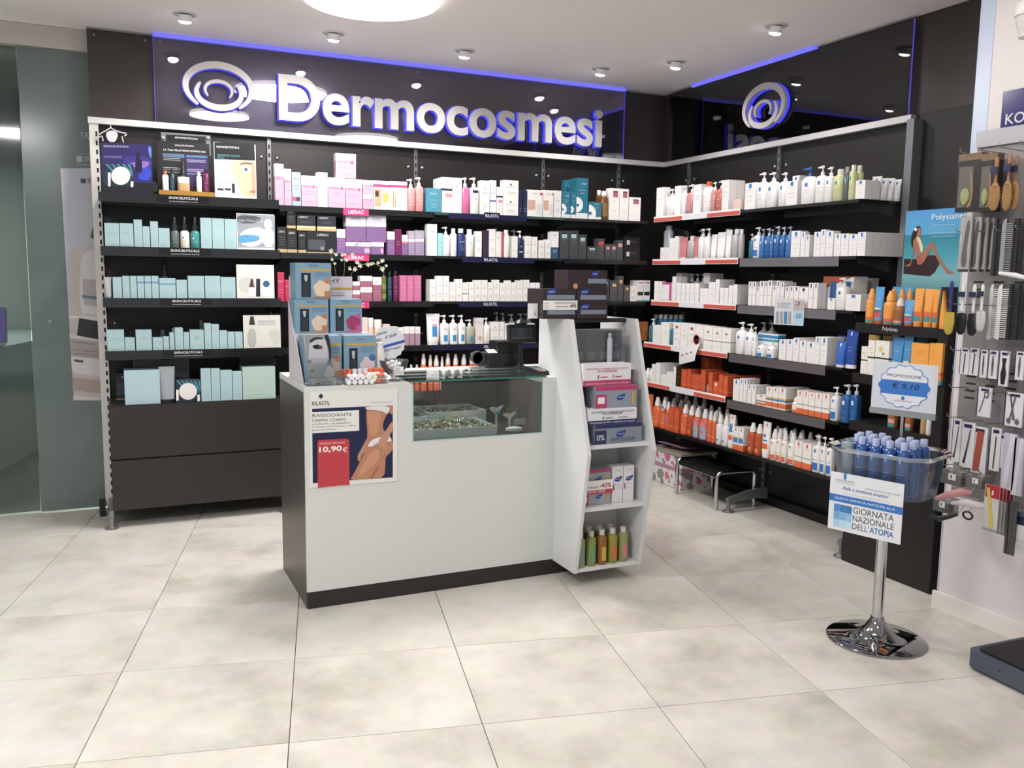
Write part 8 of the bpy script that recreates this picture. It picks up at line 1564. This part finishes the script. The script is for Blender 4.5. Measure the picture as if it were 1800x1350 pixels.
# row 7: clear boxes, wrapped things and bright files
for i, (a, b, t, bt) in enumerate([(1652, 1690, 827, 852), (1697, 1727, 836, 857), (1640, 1668, 876, 900)]):
    def cb(r, w, h):
        mb = MB(); mb.box(-w / 2, w / 2, 0, .06, 0, h, thin_glass('#a3a6a6', .3)); mb.build('clear_box', r); mb = MB(); mb.box(-w * .4, w * .3, .004, .05, .003, h * .5, M('#55504e', .5)); mb.build('contents', r)
        mb = MB(); rect(mb, -w * .1, w * .25, h * .35, h * .8, M('#e3e3e3', .4), -.0006); rect(mb, .0, w * .06, h * .45, h * .7, M('#222222', .4), -.001); mb.build('tag', r)
    hang('clear_accessory_box', 'small clear box with white tag, ' + ordw(i + 1) + ' on the lower hooks', 'box', (a, b), (t, bt), 3.22, None, build=cb, group='clear boxes on the pegboard')
def puff(name, lab, pts, rad, col):
    P = [PX(x, y, X_) for x, y, X_ in pts]; r = empty(name, P[0], 0, lab, 'wrapped accessory'); mb = MB(); mid = P[-1] - P[0]; mb.tube([mid, mid + Vector((.03, 0, .03)), Vector((XP - .001 - P[0].x, mid.y, .58 - P[0].z))], .0018, HK, 6); mb.build('hook_wire', r); mb = MB(); mb.tube([p - P[0] for p in P], rad, M(col, .3), 10); mb.build('roll', r)
puff('wrapped_pink_roll', 'pink sponge in clear wrap sticking out below the clear tub', [(1645, 876, 3.12), (1665, 870, 3.14), (1690, 865, 3.17), (1706, 867, 3.2)], [.008, .014, .016, .01], '#d58f92')
puff('wrapped_white_roll', 'white item in clear wrap below the pink one', [(1672, 884, 3.14), (1700, 884, 3.16), (1720, 889, 3.19), (1734, 890, 3.22)], [.006, .015, .015, .008], '#d6d2d0')
puff('dark_cable_item', 'dark accessory hanging under the clear boxes', [(1635, 905, 3.16), (1650, 912, 3.18), (1668, 908, 3.2), (1684, 904, 3.22)], [.006, .012, .010, .006], '#2a2a2c')
c_ = PX(1701, 906, 3.22); mb = MB(); mb.tube([Vector((0, .021 * math.cos(2 * PI * t / 16), .015 * math.sin(2 * PI * t / 16))) for t in range(16)], .004, M('#161616', .4), 8, closed=True); o = mb.build('hair_tie', None, loc=c_); tag(o, 'black hair tie ring hanging below the clear boxes', 'hair tie')
mb = MB(); mb.tube([(0, 0, .012), (.03, 0, .05), (XP - .001 - c_.x, 0, .56 - c_.z)], .0018, HK, 6); mb.build('hook_wire', o)
for i in range(5):
    hang('emery_card', ['front card with yellow emery board and red header', 'second emery card in the stack', 'third emery card in the stack', 'fourth emery card in the stack', 'rearmost emery card in the stack'][i], 'nail file', (1729 + 6 * i, 1755 + 6 * i), (852 + 2 * i, 934 + 2 * i), 3.20 + .022 * i, '#c6c3bd', [('r', .05, .72, 1.0, 1.0, '#b3202a'), ('p', [(.1, .92), (.32, .93), (.78, .08), (.5, .06)], '#cdb73a', .5), ('p', [(.5, .78), (.62, .8), (.6, .9), (.5, .88)], '#e8dcd8', .4), ('r', 0, 0, 1, .05, '#8b9698')] if i == 0 else [('r', .05, .72, 1.0, 1.0, '#b3202a'), ('r', 0, 0, 1, .05, '#8b9698')], th=.003, group='emery boards on red and white cards')
hang('long_tweezers', 'long dark tweezers in a clear sleeve by the picture edge', 'tweezers', (1767, 1785), (880, 976), 3.23, '#4a4947', [('p', [(.1, 1), (.3, 1), (.35, .0), (.25, .0)], '#2b2b2c', .3, .4), ('p', [(.6, 1), (.85, 1), (.5, .0), (.4, .0)], '#5c5d5f', .25, .7)], th=.006)
hang('blue_tag_pack', 'dark pack with a navy tag at the lower right picture edge', 'wrapped accessory', (1782, 1812), (902, 935), 3.25, '#4b5566', [('r', .2, .3, .8, .8, NV2)], th=.02)
hang('white_pouch', 'white pouch hanging at the lower right picture edge', 'pouch', (1781, 1815), (925, 958), 3.24, '#cbc8c6', [('r', .1, .1, .9, .2, '#b4b1af')], th=.02)
# blue brand plate over the pegboard
r = wroot('brand_plate', (XW - .006, -.3, 2.03), 'deep blue plate lettered KOH with a round white emblem', 'sign'); yk = PX(1763, 165, XW - .005).y; zk0, zk1 = PX(1763, 236, XW - .005).z, PX(1770, 160, XW - .005).z
mb = MB(); mb.box(XW - .005, XW - .0004, yk - .42, yk, zk0, zk1, M('#1c1c66', .15, coat=.6)); wch(mb, 'plate', r)
mb = MB(); vs_, fs_3 = glyphs('KOH-I-NOOR', .012); a_ = min(v_[0] for v_ in vs_); b_ = max(v_[0] for v_ in vs_); c0_ = min(v_[1] for v_ in vs_); d_ = max(v_[1] for v_ in vs_)
mb.add([(XW - .0056, yk - .02 - (v_[0] - a_) / (b_ - a_) * .36, zk0 + .035 + (v_[1] - c0_) / (d_ - c0_) * .042) for v_ in vs_], fs_3, M('#c9c9cf', .4)); wch(mb, 'lettering', r)
mb = MB(); T = Matrix.Translation((XW - .0055, yk - .19, zk0 + .155)) @ Matrix.Rotation(-PI / 2, 4, 'Y'); mb.lathe([(.042, 0), (.042, .001), (.030, .001)], M('#dcd8cc', .4), 30, T=T); mb.lathe([(.014, .001), (0, .0012)], M('#dcd8cc', .4), 20, T=T); wch(mb, 'emblem', r)
# lamp / camera dome at the top right
r = wroot('wall_lamp', (XW - .06, -.36, 2.45), 'white domed wall fitting at the top right picture corner', 'wall lamp'); cq = PX(1812, 22, XW - .07)
mb = MB(); mb.lathe([(0, .055), (.03, .052), (.052, .03), (.058, .0), (.054, -.012)], M('#dcd8d0', .3), 24, c=tuple(cq)); wch(mb, 'dome', r)
mb = MB(); mb.lathe([(.05, -.0125), (.046, -.045), (.038, -.065), (.036, -.09), (.0, -.092)], M('#cfcac2', .35), 24, c=tuple(cq)); wch(mb, 'collar', r)
mb = MB(); mb.box(cq.x + .02, XW - .0004, cq.y - .02, cq.y + .02, cq.z - .03, cq.z + .01, M('#d6d2ca', .4)); wch(mb, 'wall_mount', r)
# personal scale on the floor
r = empty('personal_scale', (3.16, -.80, 0), math.radians(-3), 'blue-grey floor scale with black mat at the lower right corner', 'scale')
mb = MB(); mb.rbox(-.19, .22, -.20, .20, .012, .075, .03, M('#46505e', .45), seg=6); mb.build('housing', r, bevel=.006)
mb = MB(); mb.rbox(-.165, .20, -.175, .175, .0755, .082, .02, M('#161615', .6), seg=5); mb.build('mat', r)
for x in (-.15, .18):
    for y in (-.16, .16): mb = MB(); mb.lathe([(.018, .0005), (.018, .0118)], BLACK, 12, c=(x, y, 0)); mb.build('foot', r)
mb = MB(); mb.lathe([(.004, 0), (0, .002)], M('#20242a', .5), 8, T=Matrix.Translation((-.1905, .06, .048)) @ Matrix.Rotation(-PI / 2, 4, 'Y')); mb.build('screw', r)
# ------------------------------------------------------------------ left: glass door, beam, treatment room behind
mb = MB(); mb.box(-2.6, .087, 2.98, 3.14, 2.648, CEIL - .002, M('#bdb5ae', .55, noise=.03, nscale=2)); tag(mb.build('trim_6'), kind='structure')
def frosted(c, a_, rough=.25):
    m = thin_glass(c, a_, rough); return m
mb = MB(); mb.box(-.266, .088, 3.0, 3.010, .012, 2.645, frosted('#6f7d79', .88, .16)); d1 = tag(mb.build('door_1'), kind='structure')
mb = MB(); p = PY(88, 566, 3.0); mb.lathe([(.014, 0), (.014, .004), (.009, .006), (0, .006)], M('#7c8c86', .3, .3), 16, T=Matrix.Translation((p.x, 2.9995, p.z)) @ Matrix.Rotation(PI / 2, 4, 'X')); mb.build('knob', d1)
mb = MB(); mb.box(-2.6, -.272, 3.03, 3.038, .012, 2.645, frosted('#5c6a65', .30, .05)); tag(mb.build('window_1'), kind='structure')
fd = onY(2.9996); mb = MB(); LG = M('#a9b3b0', .4)
txt_on(mb, 'TRATTAMENTI', fd, 140, 244, 232, 247, LG, 0, h=11.5); txt_on(mb, 'SKINCEUTICALS', fd, 148, 284, 228, 287, LG, 0, h=9); txt_on(mb, 'ADVANCED PROFESSIONAL', fd, 136, 290.5, 220, 293, LG, 0, h=2.2)
poly_on(mb, [(134, 275), (144, 274), (145, 284), (135, 285)], fd, LG, 0); txt_on(mb, 'AUTHORIZED CENTER', fd, 134, 270.5, 180, 272, LG, 0, h=1.6); mb.build('lettering', d1)
r = wroot('door_poster', (0, 2.998, .67), 'tall pale poster with cream jars stuck on the glass door', 'poster'); fz = onY(2.9975)
c4 = [(106, 296), (206, 298), (212, 703), (130, 704)]
mb = MB(); q = [PY(x, y, 2.998) for x, y in c4]; q[1].x = min(q[1].x, .088); q[2].x = min(q[2].x, .088); mb.add([tuple(p) for p in q] + [(p.x, p.y + .0015, p.z) for p in q], [(3, 2, 1, 0), (4, 5, 6, 7), (0, 1, 5, 4), (1, 2, 6, 5), (2, 3, 7, 6), (3, 0, 4, 7)], M('#b9bac4', .4)); wch(mb, 'sheet', r)
mb = MB(); zo = lambda p: Z(0, 500, 6.136, p); zo3 = lambda p: Z(90, 220, 5.192, p)
pl = M('#c9c2c2', .4); 
poly_on(mb, [(118, 440), (178, 430), (178, 702), (131, 703)], fz, M('#bdb2ae', .4), 1)
poly_on(mb, zo3([(380, 935), (402, 935), (402, 1045), (355, 1025)]), fz, M('#5a5654', .4), 2)
poly_on(mb, [(148, 440), (180, 438), (182, 500), (183, 562), (160, 552), (140, 552), (140, 470)], fz, M('#cfc9c8', .4), 2, 1)
poly_on(mb, zo([(890, -60), (1060, -50), (1070, 245), (905, 215)]), fz, M('#b0a5a2', .4), 3)
poly_on(mb, zo([(885, 112), (1042, 130), (1040, 165), (888, 145)]), fz, M('#5d7c8c', .4), 4)
poly_on(mb, zo([(745, 335), (1075, 350), (1080, 400), (850, 360), (745, 370)]), fz, M('#d3cdcc', .4), 3)
poly_on(mb, zo([(855, 362), (1078, 400), (1080, 598), (830, 548)]), fz, M('#232428', .35), 4)
poly_on(mb, zo([(750, 530), (830, 550), (1080, 598), (1100, 800), (1110, 1000), (980, 980), (800, 950), (775, 930)]), fz, M('#cbc6c5', .4), 3)
poly_on(mb, zo([(752, 580), (1085, 620), (1092, 810), (765, 770)]), fz, M('#a59a96', .4), 4)
for q_, t_ in ((630, 'SKINCEUTICALS'), (712, 'A.G.E. INTERRUPTER'), (750, 'ADVANCED CORRECTION CREAM')): txt_on(mb, t_, fz, *zo([(790, q_)])[0], *zo([(1020 if q_ == 630 else 1060, q_ + 25)])[0], M('#5a5250', .4), 5, h=2.8)
poly_on(mb, zo([(800, 805), (900, 820), (898, 845), (802, 830)]), fz, M('#3f4f5c', .4), 5)
poly_on(mb, zo([(780, 1000), (1110, 1040), (1112, 1180), (785, 1140)]), fz, M('#a8958c', .4), 2, 0); poly_on(mb, zo([(790, 1195), (1110, 1225), (1110, 1236), (790, 1250)]), fz, M('#cfc6c2', .4), 3)
txt_on(mb, 'SKINCEUTICALS', fz, *zo3([(332, 528)])[0], *zo3([(560, 535)])[0], M('#3f444a', .4), 3, h=8.5); poly_on(mb, zo3([(268, 488), (315, 490), (317, 530), (270, 528)]), fz, M('#3f444a', .4), 3)
wch(mb, 'print', r)
GW = M('#7f8a80', .7, noise=.04, nscale=1)
mb = MB(); mb.box(-3.0, 1.2, 6.0, 6.1, 0, CEIL, GW); tag(mb.build('wall_far'), kind='structure')
mb = MB(); mb.box(-3.0, -2.9, 3.0, 6.0, 0, CEIL, GW); tag(mb.build('wall_left'), kind='structure')
mb = MB(); mb.box(.09, .19, YB + .08, 6.0, 0, CEIL, GW); tag(mb.build('wall_partition_right'), kind='structure')
mb = MB(); mb.box(-2.9, -.30, 4.0, 5.99, 2.34, 2.42, M('#59625d', .5)); mb.box(-2.9, -.1, 5.0, 5.99, 2.55, 2.6, M('#8c9490', .5)); tag(mb.build('trim_7'), kind='structure')
r = wroot('side_cabinet', (-1.0, 4.6, 0), 'low white cabinet with worktop behind the glass partition', 'cabinet')
A, B = PZ(0, 605, .9), PZ(56, 592, .9)
CC = [(-2.2, 3.7), (-.62, 3.7), (-.36, 4.75), (-.36, 5.9), (-2.2, 5.9)]
mb = MB(); mb.prism([(x, y) for x, y in CC], .08, .87, M('#a9b0ad', .45)); wch(mb, 'carcass', r)
mb = MB(); mb.prism([(x + (.02 if x > -2 else 0), y - (.02 if y < 4 else 0)) for x, y in CC], .871, .905, M('#a3aaa8', .4)); wch(mb, 'worktop', r)
mb = MB(); q = PY(27, 640, 4.1); mb.tube([(-.565, 3.90, .62), (-.535, 3.90, .62), (-.535, 3.90, .76), (-.565, 3.90, .76)], .006, M('#6d7472', .3, .6), 8); wch(mb, 'handle', r)
r = wroot('laptop', (-.62, 4.15, .9055), 'laptop with a purple screen on the cabinet behind the glass', 'laptop')
mb = MB(); mb.box(-.86, -.515, 4.0, 4.24, .906, .922, M('#8b9092', .35, .4)); wch(mb, 'base', r, bevel=.003)
T = Matrix.Translation((-.69, 4.2, .922)) @ Matrix.Rotation(math.radians(-18), 4, 'X'); mb = MB(); mb.box(-.19, .19, -.004, .004, 0, .25, M('#777c7e', .35, .4), T=T); o = wch(mb, 'lid', r)
mb = MB(); mb.box(-.178, .178, -.0052, -.0042, .012, .24, M('#5a22b4', .3, emit=.9), T=T); wch(mb, 'screen', r, sub=o)
